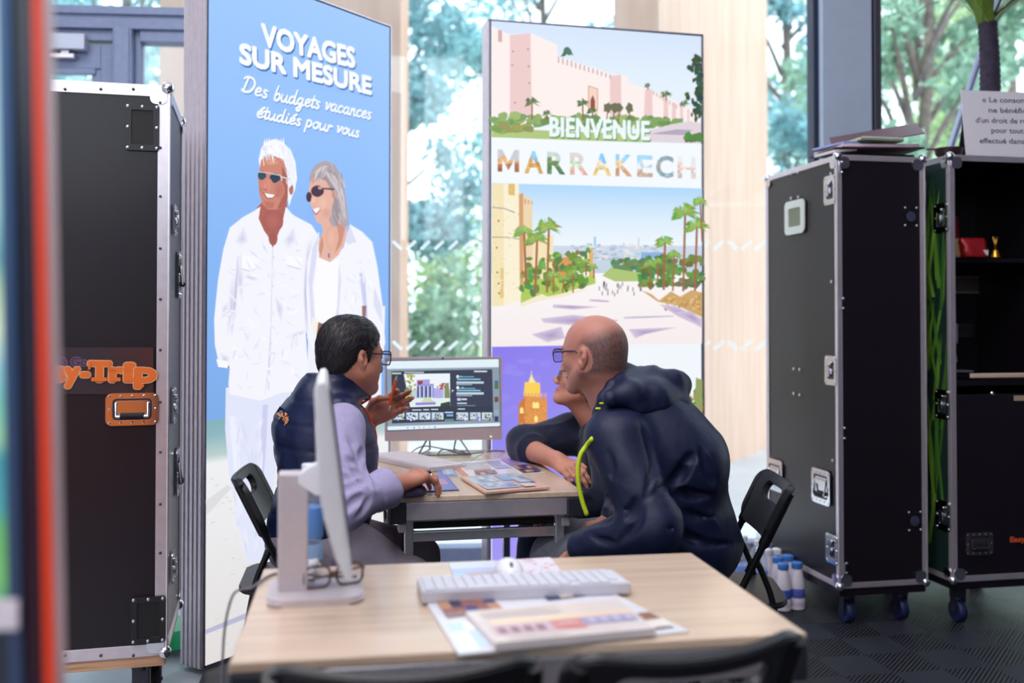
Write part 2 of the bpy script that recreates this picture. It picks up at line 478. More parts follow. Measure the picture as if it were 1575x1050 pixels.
# ceiling over the hall
CEILM = pbr('pale_ceiling', rgb(214, 214, 220), 0.8, 0, 3, 0.03)
bm = B(); box(bm, (0, 1.2, CEIL_Z + .1), (12, 9.0, .2)); structure(obj('ceiling', bm, CEILM))

# unseen hall walls, added; open behind and dark at right to shape light
HALLM = pbr('hall_wall_paint', rgb(206, 202, 208), 0.8, 0, 3, 0.03)
bm = B(); box(bm, (0, -3.4, 1.2), (12, .2, 2.4)); box(bm, (0, -3.4, CEIL_Z - .2), (12, .2, .4))
box(bm, (3.4, -3.4, CEIL_Z / 2), (5.4, .2, CEIL_Z))
for k in range(-2, 1): box(bm, (k * 2.4, -3.4, CEIL_Z / 2), (.25, .2, CEIL_Z))
structure(obj('wall_back', bm, HALLM))
bm = B(); box(bm, (6.1, .9, CEIL_Z / 2), (.2, 8.4, CEIL_Z)); structure(obj('wall_right', bm, pbr('dark_light_damping_wall', rgb(84, 80, 96), 0.8, 0, 3, 0.03)))
bm = B(); box(bm, (-6.1, .9, CEIL_Z / 2), (.2, 8.4, CEIL_Z)); structure(obj('wall_left', bm, HALLM))

# glazed wall behind the stand
WALLROT = math.radians(4.5); WX = Vector((math.cos(WALLROT), math.sin(WALLROT), 0)); WN = Vector((math.sin(WALLROT), -math.cos(WALLROT), 0))
WO = Vector((0, 5.32, 0))
def wall_s(px, py=300): # distance along the glazed wall of a photo column
    return (onplane(px, py, WO, WN) - WO).dot(WX)
def wall_z(px, py): return onplane(px, py, WO, WN).z
def wbox(bm, s0, s1, z0, z1, d0, d1, bevel=0.004):
    """box on the wall: along s, height z, d towards the room"""
    c = WO + WX * (s0 + s1) / 2 + WN * (d0 + d1) / 2; R = Matrix((WX, -WN, Vector((0, 0, 1)))).transposed()
    box(bm, (c.x, c.y, (z0 + z1) / 2), (abs(s1 - s0), abs(d1 - d0), abs(z1 - z0)), bevel, R)
SL, SR = -6.0, 6.0
sD = wall_s(285, 40)                    # end of the door bay (hidden behind the first light box)
sD2 = wall_s(330, 40)
sC0, sC1, sC2 = wall_s(1255), wall_s(1330), wall_s(1350)
zT0, zT1 = wall_z(200, 50), wall_z(200, 21)
# panes
def pane(n, s0, s1, z0, z1):
    bm = B(); wbox(bm, s0, s1, z0, z1, -.006, .006, 0)
    return structure(obj('window_%d' % n, bm, GLASS))
w1 = pane(1, SL, sD2, zT1, CEIL_Z); w2 = pane(2, sD2 + .07, sC0 - .03, .10, CEIL_Z); w3 = pane(3, sC2, SR, .10, CEIL_Z)
sP0, sP1 = wall_s(181, 90), wall_s(210, 90)
w4 = pane(4, sP1 + .03, sD2, .10, wall_z(230, 68))
# frames of the wall
bm = B()
wbox(bm, SL, sD2 + .07, zT0, zT1, -.05, .07); wbox(bm, SL, sD2 + .07, zT1 - .03, zT1 + .012, -.05, .09)
structure(obj('trim_1', bm, GREYFRAME))
bm = B(); wbox(bm, sP0, sP1, 0, zT0, -.05, .09); wbox(bm, sP0 + .01, sP1 - .01, 0, zT0, .09, .10); wbox(bm, sP1, sP1 + .03, 0, zT0, -.05, .03)
structure(obj('trim_2', bm, GREYFRAME))
bm = B(); wbox(bm, sP1 + .03, sD2, wall_z(230, 68), zT0, -.05, .05); wbox(bm, sP1 + .03, sD2, 0, .1, -.05, .05); wbox(bm, sD2, sD2 + .07, 0, CEIL_Z, -.05, .07)
structure(obj('trim_3', bm, GREYFRAME))
bm = B(); wbox(bm, sC0 - .03, sC0, 0, CEIL_Z, -.05, .05); structure(obj('trim_4', bm, pbr('dark_gasket', rgb(20, 32, 60), .5)))
bm = B(); wbox(bm, sC0, sC1, 0, CEIL_Z, -.08, .10); structure(obj('trim_5', bm, pbr('pale_grey_cladding', rgb(172, 186, 208), .55, 0, 8, .03)))
bm = B(); wbox(bm, sC1, sC2, 0, CEIL_Z, -.06, .06); wbox(bm, sC1 + .02, sC1 + .035, 0, CEIL_Z, .06, .085); structure(obj('trim_6', bm, DARKFRAME))
bm = B(); wbox(bm, sD2 + .07, sC0 - .03, 0, .1, -.05, .06); wbox(bm, sC2, SR, 0, .1, -.05, .06); structure(obj('trim_7', bm, GREYFRAME))
# door leaf with rail and glass
dl = structure(thing('door_1', 'grey framed glass door behind the tall black case at left', 'door', (0, 0, 0)));
del dl['label']; del dl['category']
z62 = wall_z(150, 64)
sd0 = sP0 - 1.05
bm = B()
wbox(bm, sd0, sP0, z62 - .005, zT0, -.05, .04)
st_ = wall_s(163, 100)
wbox(bm, st_ - .02, sP0 - .005, .01, z62 - .02, -.04, .02); wbox(bm, sd0, sd0 + .12, .01, z62 - .02, -.04, .02)
zg = wall_z(130, 107); wbox(bm, sd0 + .12, st_ - .02, zg, z62 - .02, -.04, .02); wbox(bm, sd0 + .12, st_ - .02, .01, .25, -.04, .02)
sg = wall_s(143, 110); wbox(bm, sg, st_ - .02, .25, zg, -.035, .012); wbox(bm, sd0 + .12, sg + .02, zg - .03, zg, .0, .028)
obj('door_leaf', bm, GREYFRAME, dl)
bm = B(); wbox(bm, sd0 + .12, sg, .25, zg, -.006, .006, 0); obj('door_glass', bm, GLASS, dl)
clo = thing('door_closer', 'silver door closer box at the top of the grey glass door', 'door closer', (0, 0, 0))
bm = B(); wbox(bm, wall_s(20, 70), wall_s(139, 70), wall_z(110, 82), wall_z(110, 58), .03, .09, .004); obj('housing', bm, pbr('silver_paint', rgb(190, 196, 214), .4, .3), clo)
bm = B(); wbox(bm, wall_s(20, 90), wall_s(121, 90), wall_z(110, 94), wall_z(110, 87), .03, .07, .003); wbox(bm, wall_s(100, 84), wall_s(112, 84), wall_z(110, 88), wall_z(110, 82), .035, .06, 0); obj('slide_arm', bm, ALU, clo)
# rows of white slashes stuck on the glass at eye and waist height
WHITEFILM = clear_mat('white_window_film', (0.9, 0.95, 0.97), 0.05, .2, white=.8, film=True)
pat = '/\\///\\\\'
for wi, wp, px0, px1 in ((2, w2, 560, 1240), (3, w3, 1350, 1575)):
    bm = B()
    for py in (377, 531):
        for k in range(int((px1 - px0) / 21.5)):
            x = px0 + 8 + 21.5 * k; s = -1 if k % 6 == 2 else 1
            a = onplane(x - 7 * s, py + 6.5, WO + WN * .009, WN); b = onplane(x + 7 * s, py - 6.5, WO + WN * .009, WN)
            d_ = (b - a).normalized(); n_ = d_.cross(WN) * .009; bm.faces.new([bm.verts.new(q_) for q_ in (a - n_, b - n_, b + n_, a + n_)])
    o = obj('safety_marking', bm, WHITEFILM, wp)

# timber fins outside, carrying the canopy
GLULAM = wood_mat('pale_glulam', rgb(222, 184, 160), rgb(236, 202, 180), (6, 6, .5), .7)
def fin(n, x0, x1, y0, ang, depth):
    """front face from x0 to x1 at y0; runs back at angle ang"""
    bm = B(); d = Vector((math.sin(ang), math.cos(ang), 0)) * depth
    c = [Vector((x0, y0, 0)), Vector((x1, y0 + (x1 - x0) * .08, 0)), Vector((x1, y0 + (x1 - x0) * .08, 0)) + d, Vector((x0, y0, 0)) + d]
    prism(bm, [(p.x, p.y) for p in c], -.05, 6.5)
    return structure(obj('trim_%d' % n, bm, GLULAM))
p = lambda px, Y: at(px, 490, Y).x
fin(8, p(945, 7.9), p(1015, 7.9), 7.9, math.atan2(p(1183, 10.4) - p(1015, 7.9), 2.5), 2.5 / math.cos(math.atan2(p(1183, 10.4) - p(1015, 7.9), 2.5)))
fin(9, p(470, 7.6), p(614, 7.6), 7.6, .0, .6)
fin(10, p(243, 7.4), p(330, 7.4), 7.4, -.1, .6)

# ================================================================ planting outside
LEAFM = {}
def leaf_mat(name, c):
    m = bpy.data.materials.new(name); m.use_nodes = True; nt = m.node_tree; out = nt.nodes['Material Output']; nt.nodes.remove(nt.nodes['Principled BSDF'])
    d = nt.nodes.new('ShaderNodeBsdfDiffuse'); t = nt.nodes.new('ShaderNodeBsdfTranslucent'); mx = nt.nodes.new('ShaderNodeMixShader'); mx.inputs['Fac'].default_value = .5
    oi = nt.nodes.new('ShaderNodeNewGeometry'); r = nt.nodes.new('ShaderNodeValToRGB')
    r.color_ramp.elements[0].color = (*[q * .6 for q in c], 1); r.color_ramp.elements[1].color = (*[min(1, q * 1.5) for q in c], 1)
    nt.links.new(oi.outputs['Random Per Island'], r.inputs['Fac'])
    for n in (d, t): nt.links.new(r.outputs['Color'], n.inputs['Color'])
    nt.links.new(d.outputs[0], mx.inputs[1]); nt.links.new(t.outputs[0], mx.inputs[2]); nt.links.new(mx.outputs[0], out.inputs['Surface'])
    return m
L_TEAL = leaf_mat('bluish_green_leaves', rgb(150, 190, 196)); L_MID = leaf_mat('mid_green_leaves', rgb(162, 192, 172)); L_YEL = leaf_mat('yellow_green_leaves', rgb(192, 208, 170))
BARK = pbr('grey_bark', rgb(128, 116, 108), .9, 0, 14, .3, .5, 40)
def leaves_mesh(clumps, n, size, rng):
    """leaf blades scattered in ellipsoid clumps [(center, radii)]"""
    V = []; Fc = []
    wts = np.array([c[1][0] * c[1][1] * c[1][2] for c in clumps]) ** .75; wts /= wts.sum()
    idx = rng.choice(len(clumps), n, p=wts)
    for i in idx:
        c, r = clumps[i]; d = rng.normal(size=3); d /= np.linalg.norm(d); q = rng.random() ** .4
        pos = np.array(c) + d * q * np.array(r)
        a = rng.normal(size=3); a /= np.linalg.norm(a); b = np.cross(a, rng.normal(size=3)); b /= np.linalg.norm(b)
        s = size * rng.uniform(.6, 1.3); k = len(V)
        V += [pos - a * s, pos + b * s * .45, pos + a * s, pos - b * s * .45]; Fc.append((k, k + 1, k + 2, k + 3))
    me = bpy.data.meshes.new('foliage'); me.from_pydata([tuple(v) for v in V], [], Fc); me.update(); return me
def tree(label, x, y, h, crown, n, mat, size=.085, trunk=.13, lean=0.0, seed=0, group='trees outside the glass wall'):
    rng = np.random.default_rng(seed); t = thing('tree', label, 'tree', (x, y, -.06), 0, group)
    bm = B(); pts = [(0, 0, 0), (lean * .3, 0, h * .3), (lean * .7 + .1, .05, h * .62), (lean, .1, h * .9)]
    tube(bm, spline(pts, 4), [trunk * (1 - .055 * i) for i in range(13)], 8)
    clumps = []; n = int(n * 2.6)
    for k in range(int(crown[3] * 1.5)):
        a = rng.random() * 2 * PI; q = rng.random() ** .5; zz = rng.uniform(crown[1], crown[2])
        c = (lean * zz / h + crown[0] * q * math.cos(a), crown[0] * q * math.sin(a), zz); rr = rng.uniform(.5, 1.0) * crown[0] * .52
        clumps.append((c, (rr, rr, rr * .75)))
        zs = max(h * .25, zz - 1.2)
        tube(bm, [(lean * zs / h, .03, zs), ((c[0] + lean * zs / h) / 2, c[1] / 2, (zs + zz) / 2 + .1), c], [trunk * .35, trunk * .22, .015], 5)
    obj('trunk', bm, BARK, t, smooth='all')
    obj('foliage', leaves_mesh(clumps, n, size, rng), mat, t)
    return t
def shrub(label, x, y, w, h, n, mat, seed, group='shrubs outside the glass wall'):
    rng = np.random.default_rng(seed); t = thing('shrub', label, 'shrub', (x, y, -.06), 0, group)
    cl = [((rng.uniform(-w, w) * .7, rng.uniform(-.4, .4), rng.uniform(.25, .75) * h), (w * .45, .5, h * .32)) for _ in range(9)]
    bm = B()
    for c, r in cl: tube(bm, [(c[0] * .2, 0, 0), (c[0] * .7, c[1] * .6, c[2] * .6), c], [.04, .025, .01], 5)
    obj('stems', bm, BARK, t, smooth='all'); obj('foliage', leaves_mesh(cl, n, .09, rng), mat, t); return t
px_x = lambda px, Y: (px - CX) / F_PX * Y
tree('bluish green leafy tree behind the left edge of the glass, left of the door', px_x(-60, 13), 13, 7.5, (1.5, 1.6, 7.2, 14), 3000, L_TEAL, seed=1)
tree('tree seen above the grey door beam at upper left', px_x(180, 17), 17, 9, (1.9, 2.5, 9.4, 18), 4200, L_TEAL, seed=2)
tree('dark teal tree between the wooden column and the blue poster light box', px_x(565, 14), 14, 8, (1.3, 1.2, 8.0, 18), 3400, L_TEAL, seed=3)
tree('loose crowned tree rising behind the city poster light box', px_x(830, 18.5), 18.5, 9.5, (1.9, 3.2, 9.6, 17), 3900, L_TEAL, seed=4)
tree('tree seen in the narrow window strip left of the pale grey column', px_x(1205, 16), 16, 8.5, (1.5, 1.6, 8.2, 18), 4000, L_TEAL, seed=5)
tree('bushy tree close behind the pale grey column', px_x(1325, 23), 23, 10.5, (2.3, 1.8, 10.6, 16), 3800, L_MID, seed=6)
tree('tree with a leaning grey trunk in the right window, above the folders', px_x(1372, 11.6), 11.6, 6.5, (1.25, 2.8, 6.6, 12), 1900, L_MID, trunk=.13, lean=.5, seed=7)
tree('yellowish green tree behind the yucca at the right edge', px_x(1555, 18), 18, 9.0, (2.0, 1.6, 9.0, 16), 3800, L_YEL, seed=8)
shrub('low green shrub seen between the two light boxes', px_x(650, 12), 12, .8, 2.1, 1700, L_MID, 11)
shrub('yellow green shrub seen just left of the city poster light box', px_x(722, 15.6), 15.6, 1.0, 3.3, 1900, L_YEL, 12)
shrub('low shrub at far left behind the red edged panel', px_x(20, 10.5), 10.5, 1.0, 1.6, 1500, L_YEL, 13)
shrub('shrub behind the narrow window strip by the first right hand case', px_x(1190, 12.6), 12.6, .7, 2.4, 1500, L_MID, 14)
shrub('shrub behind the bowl and the printed sign', px_x(1490, 13.6), 13.6, 1.2, 3.0, 2000, L_YEL, 15)
# ================================================================ back-lit advertising boxes
def lightbox(name, label, A, Bp, ztop, depth):
    """A, Bp: floor points of the left and right end of the lit face; returns thing and a Print on the face"""
    x = (Bp - A).normalized(); n = Vector((x.y, -x.x, 0)); w = (Bp - A).length
    t = thing(name, label, 'light box', (A + Bp) / 2, math.atan2(x.y, x.x), None)
    bm = B(); fw = .006
    # extruded frame: ribbed sides, closed back
    for sx in (-1, 1):
        box(bm, (sx * (w / 2 + .004), depth / 2, ztop / 2), (.012, depth, ztop), .001)
        for k in range(5): box(bm, (sx * (w / 2 + .0115), depth * (.1 + .2 * k), ztop / 2), (.006, depth * .10, ztop - .004), .001)
    for zz in (.006, ztop - .006): box(bm, (0, depth / 2, zz), (w + .02, depth, .012), .001)
    obj('frame', bm, ALU, t)
    bm = B(); box(bm, (0, depth - .006, ztop / 2), (w, .008, ztop - .03)); obj('back_panel', bm, WHITEPLASTIC, t)
    bm = B()
    for sx in (-1, 1): box(bm, (sx * (w / 2 - .001), .001, ztop / 2), (.005, .004, ztop - .01))
    box(bm, (0, .001, ztop - .008), (w, .004, .006)); box(bm, (0, .001, .008), (w, .004, .006))
    obj('face_gasket', bm, pbr('dark_blue_gasket', rgb(40, 52, 96), .5), t)
    pr = Print(A + n * .0 + Vector((0, 0, 0)), x, (0, 0, 1), n)
    pr.w, pr.h = w, ztop
    pr.o = A - n * (-.001)
    return t, pr
# ---- first: blue poster with the couple in white
A1 = onz(314, 1029, 0.0)
dirL = Vector((math.cos(math.radians(56)), math.sin(math.radians(56)), 0))
r6 = ray(600, 300); # right end under photo column 600
k = (r6.x * A1.y - r6.y * A1.x) / (dirL.x * r6.y - dirL.y * r6.x)
B1 = A1 + dirL * k
kk = B1.y / ray(600, 39).y; ZT1 = CAM_Z + ray(600, 39).z * kk
lb1, P1 = lightbox('light_box', 'tall light box with a blue poster of a smiling couple in white clothes', A1, B1, ZT1, .125)
def bands(pr, u0, u1, stops):
    """vertical colour run of the printed picture: stops [(height, colour)] from bottom up"""
    for (z0, c0), (z1, c1) in zip(stops, stops[1:]):
        pr.add([(u0, z0), (u1, z0), (u1, z1), (u0, z1)], [c0, c0, c1, c1])
w, h = P1.w - .008, P1.h - .014
zz = lambda py, px=330: P1.p(px, py)[1]
bands(P1, .004, w, [(.012, (226, 222, 220)), (zz(800), (236, 236, 238)), (zz(712), (238, 240, 242)), (zz(700), (188, 208, 206)), (zz(668), (140, 182, 192)), (zz(648), (132, 178, 186)), (zz(643), (126, 172, 234)), (zz(420), (134, 182, 246)), (zz(150), (150, 194, 252)), (h, (160, 202, 254))])
P1.up()
for k in range(60): # shells and shade streaks on the printed sand
    x, y = random.uniform(322, 420), random.uniform(730, 1000); P1.blob(x, y, random.uniform(1, 5), .9, (214, 212, 212), 6)
P1.up(); P1.poly([(316, 770), (350, 745), (356, 750), (318, 792)], (222, 222, 226)); P1.poly([(316, 968), (420, 925), (420, 935), (316, 975)], (186, 186, 214))
P1.up()
SK1, SK1d, SK2, SK2d = (206, 134, 116), (172, 98, 86), (232, 180, 162), (204, 146, 128)
WHT, WSH, WS2 = (243, 244, 252), (220, 222, 244), (204, 206, 238)
# the man's trousers and legs
P1.poly([(347, 596), (470, 590), (474, 640), (440, 660), (424, 720), (414, 800), (402, 862), (380, 866), (366, 800), (352, 730), (346, 660)], (226, 230, 250))
P1.up(); P1.poly([(404, 622), (412, 622), (408, 700), (399, 800), (392, 830), (396, 740)], (206, 208, 240)); P1.poly([(352, 640), (362, 640), (372, 790), (366, 790)], (236, 239, 252))
P1.up()
# woman's trousers below the jacket, then her jacket
P1.poly([(474, 500), (586, 490), (586, 640), (470, 660)], (238, 240, 250)); P1.up()
P1.poly([(545, 480), (592, 470), (590, 552), (575, 572), (550, 560)], (236, 238, 250)); P1.up()
P1.poly([(490, 356), (476, 380), (469, 430), (472, 520), (486, 545), (500, 528), (530, 560), (580, 560), (592, 528), (588, 470), (580, 410), (572, 372), (556, 356), (538, 345), (528, 380), (508, 402), (492, 396)], WHT)
P1.up()
P1.poly([(490, 360), (480, 380), (474, 430), (478, 500), (484, 500), (480, 440), (486, 396)], WSH); P1.poly([(520, 398), (524, 430), (519, 500), (514, 500), (516, 440), (511, 404)], WSH)
P1.poly([(552, 420), (560, 418), (566, 500), (558, 470)], WS2); P1.poly([(575, 440), (586, 470), (588, 500), (574, 470)], WSH); P1.poly([(556, 470), (563, 470), (560, 520), (557, 505)], (150, 110, 104))
P1.poly([(538, 348), (548, 372), (534, 376), (528, 366)], WSH)
P1.up(); P1.poly([(488, 396), (506, 404), (521, 398), (518, 470), (512, 505), (486, 500), (482, 440)], (250, 250, 254)); P1.up()
P1.poly([(488, 495), (503, 500), (499, 519), (486, 516)], (150, 96, 84)); P1.poly([(479, 488), (489, 494), (486, 516), (478, 505)], (244, 240, 232)); P1.up()
# woman's neck, face, hair
P1.poly([(492, 338), (516, 326), (534, 344), (530, 372), (520, 392), (507, 403), (490, 396), (489, 372), (496, 356)], SK2); P1.up()
P1.poly([(516, 340), (530, 350), (524, 376), (514, 390), (520, 366)], SK2d); P1.poly([(489, 384), (494, 362), (497, 376), (493, 394)], SK2d)
P1.line([(498, 372), (504, 384), (516, 362)], 1.2, (205, 190, 190)); P1.blob(505, 393, 1.7, 4.5, (120, 130, 170), 8); P1.up()
P1.poly([(478, 262), (486, 252), (500, 247), (514, 253), (523, 268), (529, 292), (533, 320), (535, 344), (528, 352), (520, 338), (512, 352), (505, 340), (508, 316), (500, 280), (486, 272), (477, 282), (474, 276)], (176, 164, 172)); P1.up()
P1.poly([(476, 282), (484, 268), (498, 268), (510, 284), (512, 304), (509, 322), (502, 336), (492, 345), (485, 340), (482, 326), (477, 314), (472, 302)], SK2); P1.up()
P1.poly([(478, 282), (490, 266), (506, 270), (514, 284), (522, 300), (524, 326), (516, 350), (510, 330), (512, 300), (500, 278), (488, 274)], (160, 148, 156))
P1.poly([(496, 262), (514, 270), (528, 300), (532, 340), (526, 330), (518, 296)], (206, 196, 200)); P1.poly([(480, 268), (492, 256), (506, 254), (494, 264)], (202, 190, 196)); P1.up()
P1.blob(513, 300, 4, 7, SK2d, 10); P1.up()
P1.blob(487, 294, 10, 9, (74, 44, 66), 14); P1.blob(474, 303, 4.5, 8, (70, 46, 66), 12); P1.line([(496, 290), (513, 291)], 2.6, (90, 66, 80)); P1.up(); P1.blob(491, 289, 3.5, 2.5, (190, 160, 176), 8)
P1.poly([(480, 322), (494, 317), (490, 326), (484, 328)], (250, 246, 246)); P1.line([(479, 323), (485, 330), (495, 318)], 1.6, (186, 92, 96)); P1.up()
# the man's shirt
P1.poly([(394, 322), (372, 334), (352, 350), (342, 384), (334, 430), (328, 490), (329, 530), (336, 562), (352, 566), (350, 590), (352, 606), (400, 616), (430, 604), (474, 600), (472, 560), (468, 500), (467, 430), (478, 380), (488, 362), (478, 346), (452, 332), (438, 322), (432, 344), (418, 380), (402, 348)], (244, 244, 252))
P1.up()
for q in ([(358, 372), (374, 344), (382, 372), (370, 380)], [(364, 396), (374, 420), (372, 470), (362, 440)], [(352, 430), (360, 420), (364, 470), (352, 512), (346, 520)], [(470, 372), (484, 358), (474, 392), (468, 430), (464, 440)], [(432, 370), (452, 345), (456, 372), (440, 384)],
          [(376, 420), (398, 428), (392, 434), (372, 426)], [(398, 366), (414, 392), (404, 384)], [(414, 500), (417, 500), (414, 600), (404, 612), (410, 570)], [(438, 516), (470, 505), (470, 512), (444, 524)], [(336, 540), (352, 548), (352, 562), (338, 556)], [(340, 470), (350, 462), (350, 486), (338, 492)], [(420, 450), (436, 470), (432, 500), (424, 480)]):
    P1.fan(q, (206, 208, 236), WHT)
for q in ([(363, 392), (367, 395), (362, 470), (356, 515), (353, 512), (358, 460)], [(468, 400), (472, 400), (469, 440), (473, 510), (468, 505), (465, 450)], [(368, 392), (398, 396), (396, 412), (384, 419), (368, 415)], [(434, 394), (464, 398), (462, 416), (440, 410)]):
    P1.fan(q, (182, 180, 222), (232, 232, 248))
P1.up()
P1.poly([(370, 392), (398, 394), (396, 410), (384, 416), (370, 412)], (250, 250, 254)); P1.poly([(436, 393), (464, 396), (462, 413), (440, 407)], (250, 250, 254)); P1.line([(418, 380), (415, 500), (412, 600)], 1.6, WSH)
for y in (362, 396, 440, 484, 528): P1.blob(420 - (y - 380) * .03, y, 1.4, 1.8, (222, 222, 236), 8)
P1.poly([(331, 552), (350, 556), (349, 566), (334, 564)], (250, 250, 254)); P1.blob(350, 564, 1.2, 2, (70, 60, 60), 6)
P1.up()
# his neck, face, hair
P1.poly([(393, 320), (404, 308), (440, 306), (440, 326), (430, 350), (418, 381), (410, 362), (398, 350), (392, 336)], (176, 100, 90)); P1.up()
P1.poly([(392, 322), (399, 318), (396, 336), (404, 354), (412, 366), (398, 364), (388, 340)], WHT); P1.poly([(438, 318), (450, 332), (446, 340), (440, 338), (432, 346)], WHT)
P1.poly([(400, 228), (408, 218), (421, 214), (434, 219), (446, 232), (453, 250), (455, 275), (452, 292), (447, 304), (443, 318), (440, 300), (430, 250), (404, 240), (398, 258), (396, 246)], (243, 245, 252)); P1.up()
P1.poly([(400, 246), (409, 238), (424, 237), (434, 246), (439, 262), (441, 284), (441, 304), (434, 318), (424, 323), (410, 322), (402, 314), (397, 298), (395, 272)], SK1); P1.up()
P1.poly([(432, 256), (440, 268), (441, 304), (434, 318), (424, 322), (432, 304)], SK1d); P1.blob(446, 291, 3.6, 9, (190, 112, 100), 10); P1.poly([(402, 250), (412, 243), (424, 244), (416, 250)], (228, 168, 150)); P1.blob(409, 284, 5, 6, (222, 142, 124), 10); P1.poly([(404, 309), (420, 312), (418, 320), (408, 320)], (190, 116, 102))
P1.up()
P1.poly([(434, 246), (440, 260), (442, 290), (450, 282), (452, 262), (446, 242)], (238, 240, 250)); P1.poly([(399, 236), (420, 222), (440, 236), (430, 244), (410, 236)], (250, 251, 255))
P1.blob(401, 270, 6.5, 7, (46, 76, 96), 12); P1.blob(421, 274, 8.5, 7.5, (36, 62, 84), 12); P1.line([(395, 264), (410, 266), (430, 270), (432, 278)], 1.6, (206, 206, 210)); P1.line([(430, 272), (446, 276)], 2, (214, 214, 218)); P1.up()
P1.poly([(404, 297), (421, 300), (417, 304), (408, 304)], (252, 250, 250)); P1.line([(403, 296), (409, 305), (417, 305), (422, 300)], 1.4, (150, 70, 66)); P1.up()
# softer modelling of the printed faces, necks and cloth
P1.softblob(409, 285, 9, 12, (226, 152, 134), SK1); P1.softblob(428, 292, 8, 14, (190, 116, 102), (200, 128, 112)); P1.softblob(416, 250, 13, 5, (232, 172, 152), SK1)
P1.softblob(406, 286, 4.5, 7, (230, 150, 134), (206, 130, 114)); P1.line([(402, 291), (409, 292)], 1.2, (160, 90, 82)); P1.line([(400, 296), (397, 288)], .9, (170, 100, 90)); P1.line([(424, 303), (427, 294)], 1, (168, 98, 88))
P1.softblob(418, 340, 16, 18, (186, 108, 98), (168, 94, 86)); P1.softblob(418, 366, 7, 12, (160, 86, 80), (172, 98, 90))
P1.up()
rg_ = random.Random(4)
for k in range(70):   # white hair strands
    x = rg_.uniform(400, 452); y = 216 + ((x - 425) / 30) ** 2 * 14 + rg_.uniform(0, 20 if x < 430 else 60)
    if 404 < x < 436 and y > 238: continue
    P1.line([(x, y), (x + rg_.uniform(1, 5), y + rg_.uniform(5, 13))], rg_.uniform(.5, 1.1), rg_.choice([(255, 255, 255), (226, 230, 242), (214, 220, 238), (248, 250, 255)]))
for k in range(9): x = 404 + k * 3.6; P1.poly([(x - 1.6, 224), (x + 1.2, 213 - (k % 3)), (x + 2.6, 224)], (246, 248, 254))
for k in range(60):   # her grey blonde strands
    x = rg_.uniform(480, 530); y = 250 + abs(x - 505) * .5 + rg_.uniform(0, 14)
    if x > 508: x = min(x, 523); y = rg_.uniform(264, 330)
    elif y > 268: continue
    P1.line([(x, y), (x + (rg_.uniform(2, 7) if x > 500 else -rg_.uniform(2, 6)), y + rg_.uniform(8, 18))], rg_.uniform(.6, 1.2), rg_.choice([(216, 206, 210), (148, 136, 146), (190, 178, 186), (228, 216, 214)]))
P1.softblob(494, 312, 8, 12, (240, 194, 176), SK2); P1.softblob(480, 308, 4, 7, (240, 196, 180), SK2); P1.softblob(500, 328, 8, 8, (216, 160, 142), (228, 176, 158)); P1.softblob(507, 366, 9, 20, (238, 188, 168), (226, 172, 152))
P1.up()
for k in range(90):   # crumpled linen
    x, y = rg_.uniform(338, 466), rg_.uniform(360, 596)
    if (x < 366 and y < 400) or (388 < x < 446 and y < 396) or x > 462 - (y - 360) * .02 or x < 344: continue
    a = rg_.uniform(-.5, 2.1); P1.softblob(x, y, rg_.uniform(5, 14), rg_.uniform(1.2, 3), rg_.choice([(226, 228, 246), (232, 232, 248), (253, 253, 255), (222, 222, 242)]), WHT, 10, a)
for k in range(40):
    x, y = rg_.uniform(528, 562 + 14 * rg_.random()), rg_.uniform(400, 548); P1.softblob(x, y, rg_.uniform(5, 13), rg_.uniform(1.2, 2.6), rg_.choice([(226, 228, 246), (232, 232, 248), (253, 253, 255)]), WHT, 10, rg_.uniform(.6, 2.2))
for k in range(34):
    x, y = rg_.uniform(358, 400), rg_.uniform(640, 840); P1.softblob(x, y, rg_.uniform(8, 24), rg_.uniform(1.5, 4), rg_.choice([(216, 220, 246), (238, 240, 253)]), (226, 230, 250), 10, rg_.uniform(1.2, 1.9))
P1.up()
# lettering with its printed drop shadow
def cap(pr, a, b): return abs(pr.p(*a)[1] - pr.p(*b)[1])
for (txt, a, b, hh, bold, sh) in (('VOYAGES', (401, 70), (543, 104), cap(P1, (401, 70), (401, 36)), .0, .0058), ('SUR MESURE', (367, 97), (568, 145), cap(P1, (367, 97), (367, 66)), .0, .0058)):
    put_text(P1, txt, a, b, hh, (66, 116, 190), bold, 0, dx=.006, dy=-.007, rnd=sh)
P1.up()
for (txt, a, b, hh, bold, sh) in (('VOYAGES', (401, 70), (543, 104), cap(P1, (401, 70), (401, 36)), .0, .0058), ('SUR MESURE', (367, 97), (568, 145), cap(P1, (367, 97), (367, 66)), .0, .0058)):
    put_text(P1, txt, a, b, hh, (250, 252, 255), bold, 0, rnd=sh)
script = [('Des', (368, 140), (408, 152), 25), ('budgets', (417, 154), (488, 168), 23), ('vacances', (496, 168), (567, 184), 22), ('étudiés', (391, 180), (459, 194), 21), ('pour', (466, 194), (507, 204), 21), ('vous', (514, 203), (549, 212), 20)]
